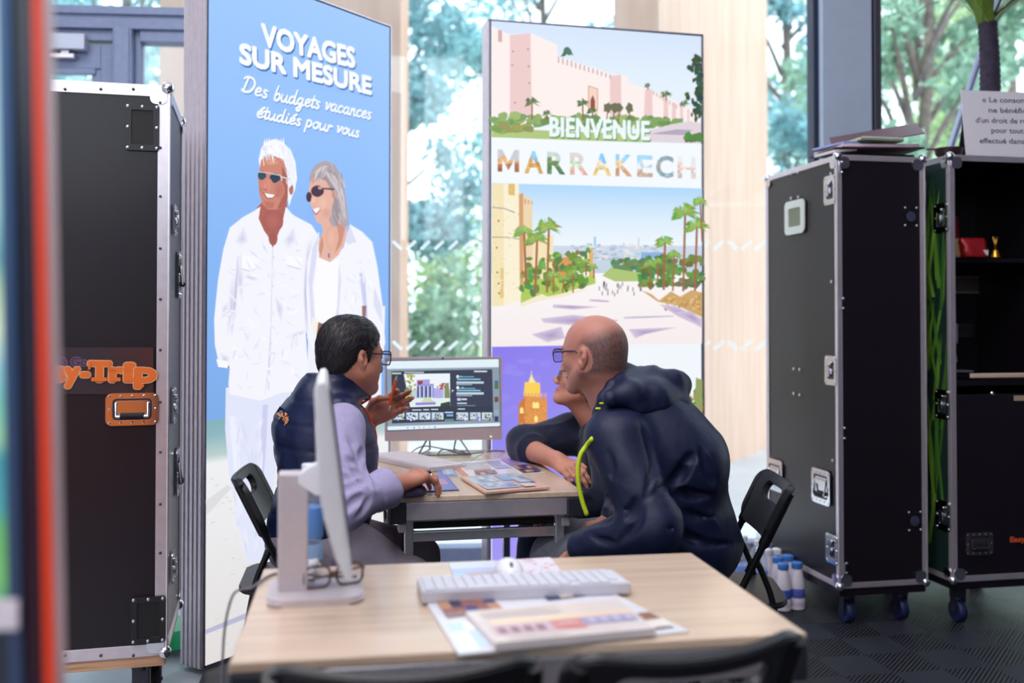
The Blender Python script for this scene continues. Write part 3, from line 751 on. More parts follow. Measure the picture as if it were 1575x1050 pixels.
BRUSH = {'a': (.54, [[(.38, .42), (.25, .5), (.08, .35), (.05, .12), (.18, 0), (.32, .12), (.40, .46)], [(.40, .46), (.37, .12), (.45, 0), (.58, .1)]]),
 'b': (.47, [[(.16, 1.0), (.09, .5), (.08, .1), (.2, 0), (.36, .14), (.36, .38), (.25, .48), (.1, .34)]]), 'c': (.42, [[(.36, .42), (.24, .5), (.07, .34), (.06, .12), (.2, 0), (.44, .12)]]),
 'd': (.56, [[(.36, .42), (.24, .5), (.07, .34), (.05, .12), (.17, 0), (.32, .14), (.44, 1.0)], [(.44, 1.0), (.38, .2), (.46, 0), (.60, .1)]]), 'e': (.42, [[(.04, .2), (.3, .3), (.32, .46), (.2, .5), (.07, .34), (.07, .12), (.2, 0), (.44, .14)]]),
 'g': (.54, [[(.36, .42), (.24, .5), (.07, .34), (.06, .14), (.18, .04), (.32, .16), (.40, .48)], [(.40, .48), (.34, -.2), (.22, -.42), (.08, -.34), (.16, -.18), (.58, .1)]]), 'i': (.27, [[(.1, .48), (.07, .14), (.14, 0), (.30, .1)], [(.14, .67), (.15, .71)]]),
 'n': (.5, [[(.08, .48), (.06, 0)], [(.07, .2), (.2, .46), (.32, .44), (.32, .12), (.4, 0), (.54, .1)]]), 'o': (.46, [[(.24, .5), (.07, .34), (.06, .12), (.2, 0), (.36, .14), (.36, .38), (.24, .5), (.4, .44), (.48, .46)]]),
 'p': (.46, [[(.1, .48), (.05, -.42)], [(.08, .3), (.22, .5), (.36, .38), (.34, .12), (.2, 0), (.08, .1)]]), 'r': (.36, [[(.08, .48), (.06, 0)], [(.07, .25), (.18, .46), (.34, .44)]]), 's': (.38, [[(.32, .46), (.18, .5), (.1, .38), (.26, .22), (.28, .06), (.14, 0), (.02, .08)]]),
 't': (.3, [[(.16, .85), (.1, .2), (.16, 0), (.32, .1)], [(.0, .52), (.32, .57)]]), 'u': (.52, [[(.06, .48), (.05, .14), (.16, 0), (.32, .16), (.38, .48)], [(.38, .48), (.36, .12), (.44, 0), (.56, .1)]]), 'v': (.42, [[(.02, .44), (.1, .46), (.14, .02), (.3, .3), (.34, .48), (.46, .44)]]),
 'D': (.74, [[(.22, .95), (.12, .05)], [(.0, .80), (.15, .98), (.5, .95), (.66, .6), (.5, .15), (.2, 0), (.02, .08), (.14, .14)]])}
BRUSH['\u00e9'] = (.42, BRUSH['e'][1] + [[(.22, .64), (.38, .80)]])
def brush_text(pr, word, a, b, h, col, w, dx=0, dy=0):
    """hand brushed script with round stroke ends, baseline from photo point a to b"""
    A, Bq = pr.p(*a), pr.p(*b); L = math.hypot(Bq[0] - A[0], Bq[1] - A[1]); ux, uy = (Bq[0] - A[0]) / L, (Bq[1] - A[1]) / L
    sx = L / sum(BRUSH[c][0] for c in word); x0 = 0
    for ch in word:
        for st in BRUSH[ch][1]:
            q = [(p_.x, p_.y) for p_ in spline([(x + x0, y, 0) for x, y in st], 4)] if len(st) > 2 else [(x + x0, y) for x, y in st]
            P = [(A[0] + dx + ux * (x * sx + y * h * .30), A[1] + dy + uy * (x * sx + y * h * .30) + y * h) for x, y in q]; n = len(P)
            for k in range(n):
                ww = w * (.72 + .38 * math.sin(PI * (k + .5) / n))
                pr.add([(P[k][0] + ww * math.cos(2 * PI * m / 8), P[k][1] + ww * math.sin(2 * PI * m / 8)) for m in range(8)], col, [(0, m, m + 1) for m in range(1, 7)])
                if k < n - 1:
                    ex, ey = P[k + 1][0] - P[k][0], P[k + 1][1] - P[k][1]; l = math.hypot(ex, ey) or 1; nx, ny = -ey / l * ww, ex / l * ww
                    pr.add([(P[k][0] + nx, P[k][1] + ny), (P[k + 1][0] + nx, P[k + 1][1] + ny), (P[k + 1][0] - nx, P[k + 1][1] - ny), (P[k][0] - nx, P[k][1] - ny)], col, [(0, 1, 2), (0, 2, 3)])
        x0 += BRUSH[ch][0]
cnt0 = P1.count
for dxy, c in (((.003, -.004), (100, 146, 214)), ((0, 0), (244, 250, 255))):
    for txt, a, b, hp in script:
        P1.count = cnt0; brush_text(P1, txt, a, b, cap(P1, a, (a[0], a[1] - hp)), c, .0050, dxy[0], dxy[1])
    P1.up(2)
P1.build('backlit_poster', BACKLIT, lb1)

# ---- second: city poster
A2 = Vector((at(754, 490, 4.42).x, 4.42, 0)); t2 = math.tan(math.radians(13.5))
r7 = ray(1079.5, 300); k = (A2.y - t2 * A2.x) / (r7.y - t2 * r7.x); B2 = Vector((r7.x * k, r7.y * k, 0))
kk = A2.y / ray(754, 29).y; ZT2 = CAM_Z + ray(754, 29).z * kk
lb2, P2 = lightbox('light_box', 'tall light box with pictures of a pink walled desert city and palm avenue', A2, B2, ZT2, .12)
w2_, h2 = P2.w - .006, P2.h - .014
Z = lambda py: P2.p(900, py)[1]
P2.add([(.004, .012), (w2_, .012), (w2_, h2), (.004, h2)], (240, 246, 251)); P2.up()
def quad_y(yl0, yr0, yl1, yr1, c0, c1=None, x0=755.5, x1=1078.5):
    c1 = c1 or c0
    P2.add(P2.uv([(x0, yl0), (x1, yr0), (x1, yr1), (x0, yl1)]), [c0, c0, c1, c1])
# top picture
quad_y(32, 56, 120, 130, (214, 230, 252), (228, 240, 252)); quad_y(120, 130, 212, 222, (228, 240, 252), (240, 246, 252)); P2.up()
P2.palm(873, 82, 11, (70, 110, 90), n=13); P2.blob(873, 78, 7, 7, (80, 120, 100), 10, .3); P2.up()
P2.poly([(756, 190), (756, 40), (783, 53), (817, 51), (857, 69), (858, 86), (940, 113), (966, 117), (966, 128), (1000, 138), (1030, 152), (1075, 172), (1075, 196)], (252, 240, 237)); P2.up()
for q in ([(784, 54), (816, 51), (818, 182), (784, 178)], [(938, 117), (955, 115), (956, 180), (938, 178)], [(992, 138), (1003, 137), (1004, 188), (990, 186)], [(1021, 152), (1027, 151), (1028, 190), (1020, 190)], [(1034, 158), (1039, 158), (1040, 190), (1033, 190)], [(1046, 163), (1050, 163), (1051, 192), (1046, 192)], [(1057, 168), (1060, 168), (1060, 192), (1057, 192)]): P2.poly(q, (238, 205, 204))
P2.poly([(766, 46), (772, 47), (772, 65), (766, 64)], (214, 172, 178))
for k in range(13): x = 858 + k * 6.6; y = 87 + k * 2.3; P2.rect(x, y, x + 2.2, y + 10 - k * .3, (204, 176, 190))
for k in range(8): P2.rect(1004 + k * 5, 140 + k * 3, 1006 + k * 5, 146 + k * 3, (214, 184, 184))
for x, y in ((789, 79), (812, 76), (813, 102), (814, 128), (792, 158), (788, 100)): P2.blob(x, y, 1.3, 1.6, (170, 120, 120), 7)
P2.poly([(904, 131), (920, 136), (920, 172), (904, 168)], (246, 214, 196)); P2.up()
P2.line([(905, 168), (905, 132), (919, 137), (919, 170)], 1.2, (214, 160, 140)); P2.poly([(908, 170), (908, 154), (911.5, 146), (915, 155), (915, 172)], (150, 80, 76)); P2.up()
for k in range(95):
    x = random.uniform(757, 1060); g = random.random(); y = 178 + random.uniform(0, 12) + (x - 757) * .02
    P2.blob(x, y, random.uniform(4, 11), random.uniform(3, 8), (int(96 + 70 * g), int(140 + 50 * g), int(80 + 40 * g)), 9, .3)
P2.up(); P2.poly([(756, 196), (860, 202), (990, 206), (1000, 220), (756, 211)], (178, 200, 130)); P2.poly([(990, 203), (1030, 192), (1060, 186), (1078, 190), (1078, 221), (985, 218)], (226, 214, 222)); P2.poly([(1000, 206), (1040, 199), (1066, 200), (1050, 208)], (178, 170, 190)); P2.up()
for k in range(26): x = random.uniform(757, 815); P2.blob(x, 198 + random.uniform(-4, 5), random.uniform(5, 10), 4.5, (random.randint(120, 170), random.randint(150, 185), 90), 9, .25)
for k in range(20): P2.blob(random.uniform(1055, 1077), 214 + random.uniform(-8, 4), 5, 4, (random.randint(70, 120), random.randint(110, 150), 70), 9, .3)
for k in range(70): P2.blob(1078 - abs(random.gauss(0, 8)), random.uniform(88, 184), random.uniform(1.5, 5), random.uniform(3, 6), (random.randint(36, 70), random.randint(66, 100), random.randint(50, 80)), 8, .3)
P2.up()
for x, y, r, tr in ((818, 158, 13, 26), (896, 160, 12, 26), (841, 175, 8, 10), (911, 172, 10, 14), (1024, 146, 10, 8), (996, 132, 6, 6), (1052, 160, 9, 5)): P2.palm(x, y, r, (92, 122, 76), (0, tr), 2.2, 10)
for x in (932, 942, 950, 966): P2.line([(x, 195), (x + 2, 172)], 1.8, (130, 100, 84)); P2.blob(x + 2, 166, 6, 8, (110, 112, 84), 10, .25)
P2.up()
hB = cap(P2, (845, 209), (845, 179))
put_text(P2, 'BIENVENUE', (846, 209), (998, 215), hB, (96, 148, 110), 0, dx=.004, dy=-.006, rnd=.0044, spacing=1.06); P2.up()
put_text(P2, 'BIENVENUE', (846, 209), (998, 215), hB, (236, 250, 248), 0, rnd=.004, spacing=1.06); P2.up()
# white band and the picture-filled letters
quad_y(212, 222, 281, 291, (243, 249, 253)); P2.up()
tops = [(206, 206, 214), (150, 210, 246), (206, 216, 210), (226, 214, 216), (140, 206, 250), (156, 214, 252), (176, 220, 252), (150, 170, 186), (236, 236, 240)]
mids = [(236, 186, 130), (214, 160, 90), (120, 150, 96), (206, 226, 200), (240, 224, 196), (236, 214, 180), (214, 226, 244), (176, 180, 176), (236, 214, 206)]
lows = [(180, 120, 84), (222, 176, 96), (84, 130, 84), (226, 178, 164), (236, 206, 130), (200, 150, 110), (208, 180, 160), (150, 176, 190), (224, 210, 206)]
xs = [(765, 798), (806, 835), (841, 869), (876, 904), (911, 939), (946, 972), (979, 1003), (1008, 1035), (1041, 1069)]
for i, ch in enumerate('MARRAKECH'):
    V, T = text_geo(ch, .03)
    if ch == 'M':
        V = [(0, 0), (0, .729), (.17, .729), (.40, .33), (.63, .729), (.80, .729), (.80, 0), (.63, 0), (.63, .42), (.40, .05), (.17, .42), (.17, 0)]
        T = [tuple(t) for t in tessellate_polygon([[Vector((a_, b_, 0)) for a_, b_ in V]])]
    (xa, xb) = xs[i]; a = P2.p(xa, 264 + (xa - 765) * .032); b = P2.p(xb, 264 + (xb - 765) * .032)
    x0 = min(v[0] for v in V); x1 = max(v[0] for v in V); hh = cap(P2, (800, 265), (800, 231)); ncol = 7
    # cut every letter into bands so that the printed picture shows inside it
    bm = bmesh.new(); bv = [bm.verts.new((v[0], v[1], 0)) for v in V]
    for t in T:
        try: bm.faces.new([bv[q] for q in t])
        except ValueError: pass
    for f in (.18, .32, .45, .58, .72):
        bmesh.ops.bisect_plane(bm, geom=bm.verts[:] + bm.edges[:] + bm.faces[:], plane_co=(0, f * .729, 0), plane_no=(0.12 * random.uniform(-1, 1), 1, 0))
    for f in (.3, .52, .74):
        bmesh.ops.bisect_plane(bm, geom=bm.verts[:] + bm.edges[:] + bm.faces[:], plane_co=(x0 + f * (x1 - x0), 0, 0), plane_no=(1, .1, 0))
    for f in bm.faces:
        c = f.calc_center_median(); v = c.y / .729; r = random.randint(-26, 26)
        base = tops[i] if v > .58 + .1 * math.sin(c.x * 9) else (mids[i] if v > .3 else lows[i])
        col = tuple(max(0, min(255, q + (r if v < .6 else r // 4))) for q in base)
        pts = [(a[0] + (q.co.x - x0) / (x1 - x0) * (b[0] - a[0]), a[1] + (q.co.x - x0) / (x1 - x0) * (b[1] - a[1]) + q.co.y / .729 * hh) for q in f.verts]
        P2.add(pts, col)
    bm.free()
P2.up()
# middle picture: avenue with palms
quad_y(282, 290, 340, 342, (176, 216, 250), (222, 238, 252)); quad_y(340, 342, 378, 378, (222, 238, 252), (238, 246, 252)); quad_y(378, 378, 420, 420, (206, 218, 234), (196, 210, 226)); quad_y(420, 420, 532, 528, (250, 246, 246), (246, 236, 236)); P2.up()
for k in range(120):
    x, y = random.uniform(868, 1030), random.uniform(374, 398); c = random.choice([(186, 204, 224), (226, 232, 240), (236, 226, 222), (160, 186, 214), (176, 190, 206)]); P2.rect(x, y, x + random.uniform(3, 9), y + random.uniform(1.5, 4), c)
P2.rect(912, 364, 916, 378, (176, 208, 236)); P2.rect(980, 366, 982, 378, (196, 206, 220)); P2.rect(985, 388, 1022, 398, (140, 178, 226))
P2.up()
for k in range(60): P2.blob(random.uniform(940, 1000), random.uniform(400, 418), random.uniform(4, 8), random.uniform(3, 6), (random.randint(70, 130), random.randint(120, 160), random.randint(70, 110)), 8, .3)
P2.poly([(938, 412), (985, 420), (1020, 432), (945, 433), (925, 424)], (176, 198, 120))
for q, c in (([(797, 297), (803, 300), (818, 308), (818, 440), (797, 440)], (238, 214, 176)), ([(797, 299), (804, 297), (804, 440), (797, 440)], (214, 160, 110)), ([(818, 360), (850, 362), (850, 430), (818, 440)], (246, 228, 186)), ([(849, 397), (880, 395), (880, 425), (849, 432)], (222, 156, 84)), ([(880, 390), (908, 384), (908, 425), (880, 430)], (250, 246, 240)), ([(904, 382), (911, 381), (911, 428), (905, 428)], (226, 180, 110))): P2.poly(q, c)
P2.up()
P2.poly([(800, 455), (806, 430), (850, 428), (914, 424), (915, 436), (880, 446), (850, 456), (800, 466)], (176, 204, 92)); P2.poly([(800, 466), (832, 452), (842, 456), (870, 450), (905, 444), (868, 456), (830, 462), (800, 472)], (244, 234, 206)); P2.up()
P2.poly([(756, 283), (774, 283), (774, 470), (756, 471)], (244, 228, 184)); P2.poly([(774, 283), (797, 283), (799, 462), (774, 470)], (250, 240, 212)); P2.up()
P2.poly([(781, 283), (791, 283), (791, 301), (781, 300)], (226, 190, 116)); P2.poly([(769, 412), (774, 412), (774, 458), (768, 458)], (230, 200, 130)); P2.line([(756, 319), (775, 321), (798, 330)], 1.3, (140, 130, 120)); P2.line([(756, 365), (775, 365), (798, 368)], 1.3, (150, 138, 124))
for x, y in ((766, 340), (763, 381), (764, 419), (767, 451), (766, 436)): P2.blob(x, y, 1.2, 2, (110, 90, 70), 7)
for k in range(70): P2.blob(random.uniform(757, 797), random.uniform(285, 460), random.uniform(1, 3), .8, random.choice([(236, 214, 160), (252, 246, 226)]), 6)
for x in (806, 811, 816): P2.rect(x, 306 + (x - 806) * .4, x + 1.8, 314, (196, 150, 110))
P2.up()
for k in range(110):
    x = random.uniform(799, 905); P2.blob(x, random.uniform(398, 452) - (x - 800) * .12, random.uniform(3, 7), random.uniform(3, 7), (random.randint(70, 150), random.randint(120, 180), random.randint(50, 90)), 8, .35)
for k in range(100):
    x = random.uniform(984, 1078); P2.blob(x, random.uniform(395, 440), random.uniform(3, 8), random.uniform(3, 7), (random.randint(60, 130), random.randint(110, 160), random.randint(50, 90)), 8, .35)
P2.up()
for x, y, r, tr in ((805, 358, 20, (3, 76)), (825, 370, 21, (-3, 82)), (843, 352, 23, (-3, 98)), (850, 425, 13, (0, 26)), (880, 422, 13, (0, 28)), (900, 404, 10, (0, 20)), (866, 430, 11, (-2, 20)), (912, 412, 9, (0, 16)), (1052, 330, 25, (-3, 118)), (1070, 350, 21, (-3, 98)), (1075, 312, 14, (3, 60)), (1021, 374, 17, (-2, 72)), (1035, 394, 15, (-2, 54)), (998, 408, 14, (0, 38)), (1010, 404, 11, (0, 30))):
    P2.palm(x, y, r, (126, 166, 76), tr, 3.4 if r > 15 else 2.4, 13, (164, 104, 72)); P2.palm(x, y - 2, r * .7, (150, 186, 96), n=9)
P2.up()
P2.poly([(984, 446), (1000, 452), (1012, 462), (1030, 448), (1044, 456), (1062, 446), (1078, 450), (1078, 488), (1040, 470), (1010, 464)], (208, 168, 110))
for k in range(40): P2.blob(random.uniform(1020, 1076), random.uniform(455, 476), 2.5, 2, random.choice([(190, 146, 84), (226, 190, 130)]), 7, .3)
for q in ([(905, 460), (936, 462), (934, 465), (905, 463)], [(850, 468), (890, 470), (920, 472), (880, 476), (848, 473)], [(830, 490), (880, 484), (950, 492), (940, 498), (880, 500), (835, 496)], [(816, 514), (862, 502), (868, 520), (840, 526)], [(965, 506), (1040, 503), (990, 514), (975, 520)], [(1012, 468), (1036, 470), (1078, 490), (1078, 504), (1040, 486)], [(1036, 480), (1060, 478), (1078, 492), (1078, 504)], [(958, 487), (1034, 485), (1034, 487), (958, 490)]): P2.fan(q, (172, 152, 196), (214, 200, 222))
for k in range(26): x, y = random.uniform(916, 985), random.uniform(432, 450); P2.rect(x, y, x + 1.4, y + 6, random.choice([(70, 70, 110), (150, 80, 80), (60, 90, 110), (120, 120, 130)]))
P2.up()
# lower pictures: tower at dusk (left), pale garden picture (right)
zb = .012
P2.add(P2.uv([(755.5, 533), (930, 530), (930, 720), (755.5, 725)]), [(138, 124, 236), (146, 134, 240), (158, 150, 246), (150, 140, 240)])
q0, q1 = P2.p(755.5, 725), P2.p(930, 720)
P2.add([q0, q1, (q1[0], zb), (q0[0], zb)], [(150, 140, 240), (158, 150, 246), (180, 170, 250), (172, 160, 248)])
P2.up()
for k in range(14): P2.blob(random.uniform(762, 850), random.uniform(545, 640), random.uniform(6, 14), random.uniform(3, 7), (150, 138, 242), 12, .2)
P2.up()
P2.poly([(796, 800), (796, 622), (806, 608), (840, 612), (839, 800)], (226, 150, 78)); P2.poly([(796, 800), (796, 622), (806, 608), (806, 800)], (206, 124, 62)); P2.poly([(804, 608), (806, 587), (829, 588), (830, 610)], (250, 210, 90)); P2.poly([(811, 588), (813, 582), (816, 574), (819, 582), (823, 588)], (252, 232, 150)); P2.line([(816, 575), (816, 570)], 1, (250, 240, 190)); P2.up()
for k in range(7): P2.rect(806 + k * 5, 604, 808.6 + k * 5, 610, (232, 170, 110))
for x, y in ((801, 630), (820, 622), (825, 622), (823, 643), (801, 655), (812, 660), (806, 664), (822, 668)): P2.poly([(x - 2.6, y + 5), (x - 2.6, y - 2), (x, y - 5), (x + 2.6, y - 2), (x + 2.6, y + 5)], (255, 236, 150))
for k in range(60): P2.blob(random.uniform(798, 838), random.uniform(612, 690), 1.1, .9, random.choice([(244, 180, 96), (200, 120, 60)]), 6)
P2.poly([(756, 803), (830, 782), (850, 783), (850, 806), (756, 806)], (250, 200, 70)); P2.up()
for k in range(46): P2.blob(random.uniform(1052, 1077), random.uniform(588, 640), random.uniform(2, 5), random.uniform(3, 7), random.choice([(120, 140, 70), (160, 170, 90), (80, 110, 60), (170, 150, 110), (190, 90, 80)]), 8, .3)
P2.poly([(1068, 580), (1078, 584), (1078, 650), (1066, 640)], (146, 160, 96)); P2.poly([(1050, 640), (1078, 648), (1078, 660), (1060, 660)], (120, 100, 180))
P2.build('backlit_poster', BACKLIT, lb2)
# ================================================================ folding tables
TZ = 0.75
TABLEWOOD = wood_mat('pale_oak_laminate', rgb(202, 174, 150), rgb(220, 196, 174), (1.2, 26, 26), .3, .35)
CAPM = pbr('dark_grey_corner_plastic', rgb(40, 42, 52), .45, 0, 40, .1)
def corner_fit(c):
    """average rectangle of the four measured table corners: near-left, near-right, far-right, far-left"""
    ctr = sum(c, Vector()) / 4; ex = ((c[1] - c[0]) + (c[2] - c[3])) / 2; ey = ((c[3] - c[0]) + (c[2] - c[1])) / 2
    return ctr, ex, ey
def folding_table(label, ctr, rz, L, W):
    t = thing('folding_table', label, 'table', (ctr.x, ctr.y, 0), rz, 'folding tables of the stand')
    bm = B(); box(bm, (0, 0, TZ - .009), (L, W, .018), .003); obj('tabletop', bm, TABLEWOOD, t)
    bm = B(); hz = TZ - .018 - .029
    for sy in (-1, 1): box(bm, (0, sy * (W / 2 - .014), hz), (L - .09, .02, .056), .003)
    for sx in (-1, 1): box(bm, (sx * (L / 2 - .014), 0, hz), (.02, W - .09, .056), .003)
    obj('apron_rail', bm, ALU, t)
    for sx in (-1, 1):
        for sy in (-1, 1):
            bm = B(); box(bm, (sx * (L / 2 - .026), sy * (W / 2 - .026), TZ - .018 - .033), (.056, .056, .066), .006); obj('corner_cap', bm, CAPM, t)
            bm = B(); box(bm, (sx * (L / 2 - .06), sy * (W / 2 - .065), (TZ - .05) / 2), (.024, .03, TZ - .05), .004); lg = obj('leg', bm, STEEL, t)
            bm = B(); box(bm, (sx * (L / 2 - .06), sy * (W / 2 - .065), .012), (.03, .036, .024), .004); obj('foot_cap', bm, RUBBER, lg)
            bm = B(); box(bm, (sx * (L / 2 - .07), sy * (W / 2 - .046), TZ - .105), (.05, .028, .03), .004); obj('hinge_block', bm, pbr('grey_plastic', rgb(196, 190, 194), .5), t)
        bm = B(); box(bm, (sx * (L / 2 - .06), 0, TZ - .135), (.02, W - .15, .032), .003); obj('crossbar', bm, STEEL, t)
        bm = B(); box(bm, (sx * (L / 2 - .09), 0, TZ - .105), (.03, W - .12, .022), .004); obj('folding_bar', bm, BLACKMETAL, t)
        bm = B(); box(bm, (sx * (L / 2 - .06), 0, .12), (.018, W - .15, .022), .003); obj('lower_bar', bm, STEEL, t)
        for sy in (-1, 1):
            bm = B(); tube(bm, [(sx * (L / 2 - .09), sy * (W / 2 - .05), TZ - .11), (sx * (L / 2 - .075), sy * (W / 2 - .05), TZ - .2), (sx * (L / 2 - .06), sy * (W / 2 - .055), TZ - .30)], .007, 6); obj('lock_strut', bm, BLACKMETAL, t)
    return t
fc = [onz(357, 1020, TZ), onz(1245, 972, TZ), onz(1060, 850, TZ), onz(402, 874, TZ)]
FT_c, fx, fy = corner_fit(fc)
FT_rz = math.atan2(fx.y, fx.x)
front_table = folding_table('folding table in the foreground with the white computer on it', FT_c, FT_rz, fx.length, fy.length)
bc = [onz(607, 768, TZ), onz(886, 752, TZ), onz(797, 688, TZ), onz(569, 699, TZ)]
BT_c, bx, by = corner_fit(bc)
BT_rz = math.atan2(by.y, by.x)
back_table = folding_table('folding table the three people sit at, with the lit screen on it', BT_c, BT_rz, by.length, bx.length)
bm = B(); tube(bm, [(-by.length / 2 + .085, bx.length / 2 - .10, TZ - .10), (-by.length / 2 + .075, bx.length / 2 - .055, TZ - .12), (-by.length / 2 + .07, bx.length / 2 - .05, TZ - .2), (-by.length / 2 + .065, bx.length / 2 - .065, TZ - .34)], [.011, .012, .010, .010], 4); obj('hanging_strap', bm, BLACKMETAL, back_table)
0 and print('TABLES', FT_c, fx.length, fy.length, math.degrees(FT_rz), BT_c, bx.length, by.length, math.degrees(BT_rz), bc)

# ================================================================ folding chairs
def make_chair(label, loc, rz):
    """local +x is the way the sitter faces"""
    t = thing('folding_chair', label, 'chair', loc, rz, 'black folding chairs')
    hw = .19
    bm = B(); prism(bm, rrect(.40, .37, .07, 6), .434, .452, None); bmesh.ops.bevel(bm, geom=[e for e in bm.edges if abs(e.verts[0].co.z - e.verts[1].co.z) < 1e-4], offset=.006, segments=2, affect='EDGES')
    for v in bm.verts: v.co.z -= .010 * max(0, 1 - (v.co.x ** 2 + v.co.y ** 2) / .03) if v.co.z > .45 else 0
    obj('seat', bm, BLACKPLASTIC, t, smooth=True)
    # back: moulded shell with a hand slot
    ang = math.atan2(.20 + .19, .80)
    axz = Vector((-math.sin(ang), 0, math.cos(ang))); axx = Vector((math.cos(ang), 0, math.sin(ang)))
    P0 = Vector((.19, 0, 0)) ; top = .80 / math.cos(ang)
    def onback(u, v, w):  # v along the tube, u sideways, w forward
        return P0 + axz * v + Vector((0, u, 0)) + axx * w
    bm = B(); n = 8
    outer = rrect(.42, .19, .055, n); inner = rrect(.27, .052, .024, n, 0, .036)
    def bend(c): return Vector((c.x, c.y, c.z - .045 * (1 - (c.x / .21) ** 2)))
    M = Matrix((Vector((0, 1, 0)), axz, axx)).transposed().to_4x4(); M.translation = onback(0, top - .095, .012)
    # subdivide the outline sideways by using many points on the long edges
    def dense(poly, k):
        out = []
        for ii, (a, b) in enumerate(zip(poly, poly[1:] + poly[:1])):
            m = k if ii % (n + 1) == n else 1
            for q in range(m): out.append((a[0] + (b[0] - a[0]) * q / m, a[1] + (b[1] - a[1]) * q / m))
        return out
    O, I = dense(outer, 8), dense(inner, 8)
    vs = ringprism(bm, O, I, -.010, .012, None, bend); xf(bm, vs, M)
    bmesh.ops.bevel(bm, geom=[e for e in bm.edges if len(e.link_faces) == 2 and e.calc_face_angle(0) > 1.2], offset=.004, segments=2, affect='EDGES')
    obj('backrest', bm, BLACKPLASTIC, t, smooth=True)
    for s in (-1, 1):
        bm = B(); pts = [onback(s * hw, top - .02, 0), onback(s * hw, top - .19, 0), onback(s * hw, top - .20, 0), onback(s * hw, .02, 0)]
        tube(bm, pts, [.017, .017, .011, .011], 10); lg = obj('front_leg', bm, BLACKMETAL, t, smooth=True)
        bm = B(); tube(bm, [onback(s * hw, .05, 0), onback(s * hw, .0, 0)], .014, 10); obj('foot_cap', bm, RUBBER, lg, smooth=True)
        y = s * (hw - .024)
        bm = B(); tube(bm, spline([onback(s * (hw - .024), .60, 0), (-.095, y, .575), (-.125, y, .52), (-.15, y, .44), (-.19, y, .22), (-.235, y, .01)], 5), .010, 10); lg = obj('rear_leg', bm, BLACKMETAL, t, smooth=True)
        bm = B(); tube(bm, [(-.228, y, .045), (-.238, y, .0)], .014, 10); obj('foot_cap', bm, RUBBER, lg, smooth=True)
    bm = B(); tube(bm, [onback(-hw, .22, 0), onback(hw, .22, 0)], .008, 8); obj('crossbar', bm, BLACKMETAL, t, smooth=True)
    return t
CH_M1 = (-.69, 3.33)      # under the man in the vest
chair0 = make_chair('black folding chair under the man in the quilted vest', (CH_M1[0], CH_M1[1], 0), math.radians(9))
CH_M2 = (.645, 3.17)
dup(chair0, (CH_M2[0], CH_M2[1], 0), math.radians(176), 'black folding chair under the man in the navy hooded jacket')
dup(chair0, (.56, 3.90, 0), math.radians(172), 'black folding chair under the woman, hidden behind the man in the navy jacket')
dup(chair0, (-.184, 1.665, 0), math.radians(98), 'blurred black folding chair at the front table, left of the two near chairs')
dup(chair0, (.218, 1.74, 0), math.radians(109), 'blurred black folding chair at the front table, right of the two near chairs')

# ================================================================ flight cases
LETTER_ORANGE = pbr('orange_vinyl', rgb(232, 108, 30), .4, 0, 20, .04)
def hw_frame(face, o):
    return {'F': FR, 'L': LFT, 'R': RGT}[face](o)
def rivets(bm, pts, M, r=.0045, h=.003):
    for (x, y) in pts: lathe(bm, [(r, 0), (r, h * .5), (r * .5, h)], 8, M @ Matrix.Translation((x, y, 0)))
def latch(t, face, o, w=.10, h=.13, name='butterfly_latch'):
    M = hw_frame(face, o)
    bm = B(); ringprism(bm, rrect(w, h, .016), rrect(w * .56, h * .62, .008), 0, .0035, M); prism(bm, rrect(w * .57, h * .63, .008), 0, .001, M)
    rivets(bm, [(sx * w * .40, sy * h * .42) for sx in (-1, 1) for sy in (-1, 0, 1)], M @ UP((0, 0, .0035)))
    o_ = obj(name, bm, CHROME, t)
    bm = B(); prism(bm, rrect(w * .55, h * .60, .008), .0012, .0016, M); obj('recess', bm, pbr('dark_recess', rgb(52, 56, 70), .4, .4), o_)
    bm = B(); vs = lathe(bm, [(.017, 0), (.017, .006), (.012, .009)], 14, M @ UP((0, -.004, .001))); prism(bm, rrect(.012, .046, .004), .006, .014, M @ UP((0, -.004, 0))); prism(bm, rrect(.030, .016, .004), .001, .012, M @ UP((0, h * .24, 0))); obj('twist_wing', bm, CHROME, o_, smooth=True)
    return o_
def sprung_handle(t, face, o, w=.16, h=.115, mat=None):
    mat = mat or CHROME; M = hw_frame(face, o)
    bm = B(); ringprism(bm, rrect(w, h, .018), rrect(w * .76, h * .68, .012), 0, .004, M); prism(bm, rrect(w * .77, h * .69, .012), 0, .001, M)
    rivets(bm, [(x * w * .43, y * h * .41) for x in (-1, -.5, 0, .5, 1) for y in (-1, 1)] + [(-w * .43, 0), (w * .43, 0)], M @ UP((0, 0, .004)), .004)
    o_ = obj('recessed_handle', bm, mat, t)
    bm = B(); ringprism(bm, rrect(w * .74, h * .66, .012), rrect(w * .66, h * .55, .008), .001, .0025, M); obj('dish_edge', bm, pbr('dark_recess', rgb(52, 56, 70), .4, .4), o_)
    bm = B(); tube(bm, [M @ Vector(q) for q in ((-w * .30, h * .2, .004), (-w * .30, -h * .2, .012), (w * .30, -h * .2, .012), (w * .30, h * .2, .004))], .0045, 8); prism(bm, rrect(w * .56, .020, .004), .004, .007, M @ UP((0, h * .14, 0))); obj('bail', bm, mat, o_, smooth=True)
    bm = B(); tube(bm, [M @ Vector((-w * .22, -h * .2, .013)), M @ Vector((w * .22, -h * .2, .013))], .0085, 10); obj('rubber_grip', bm, RUBBER, o_, smooth=True)
    return o_
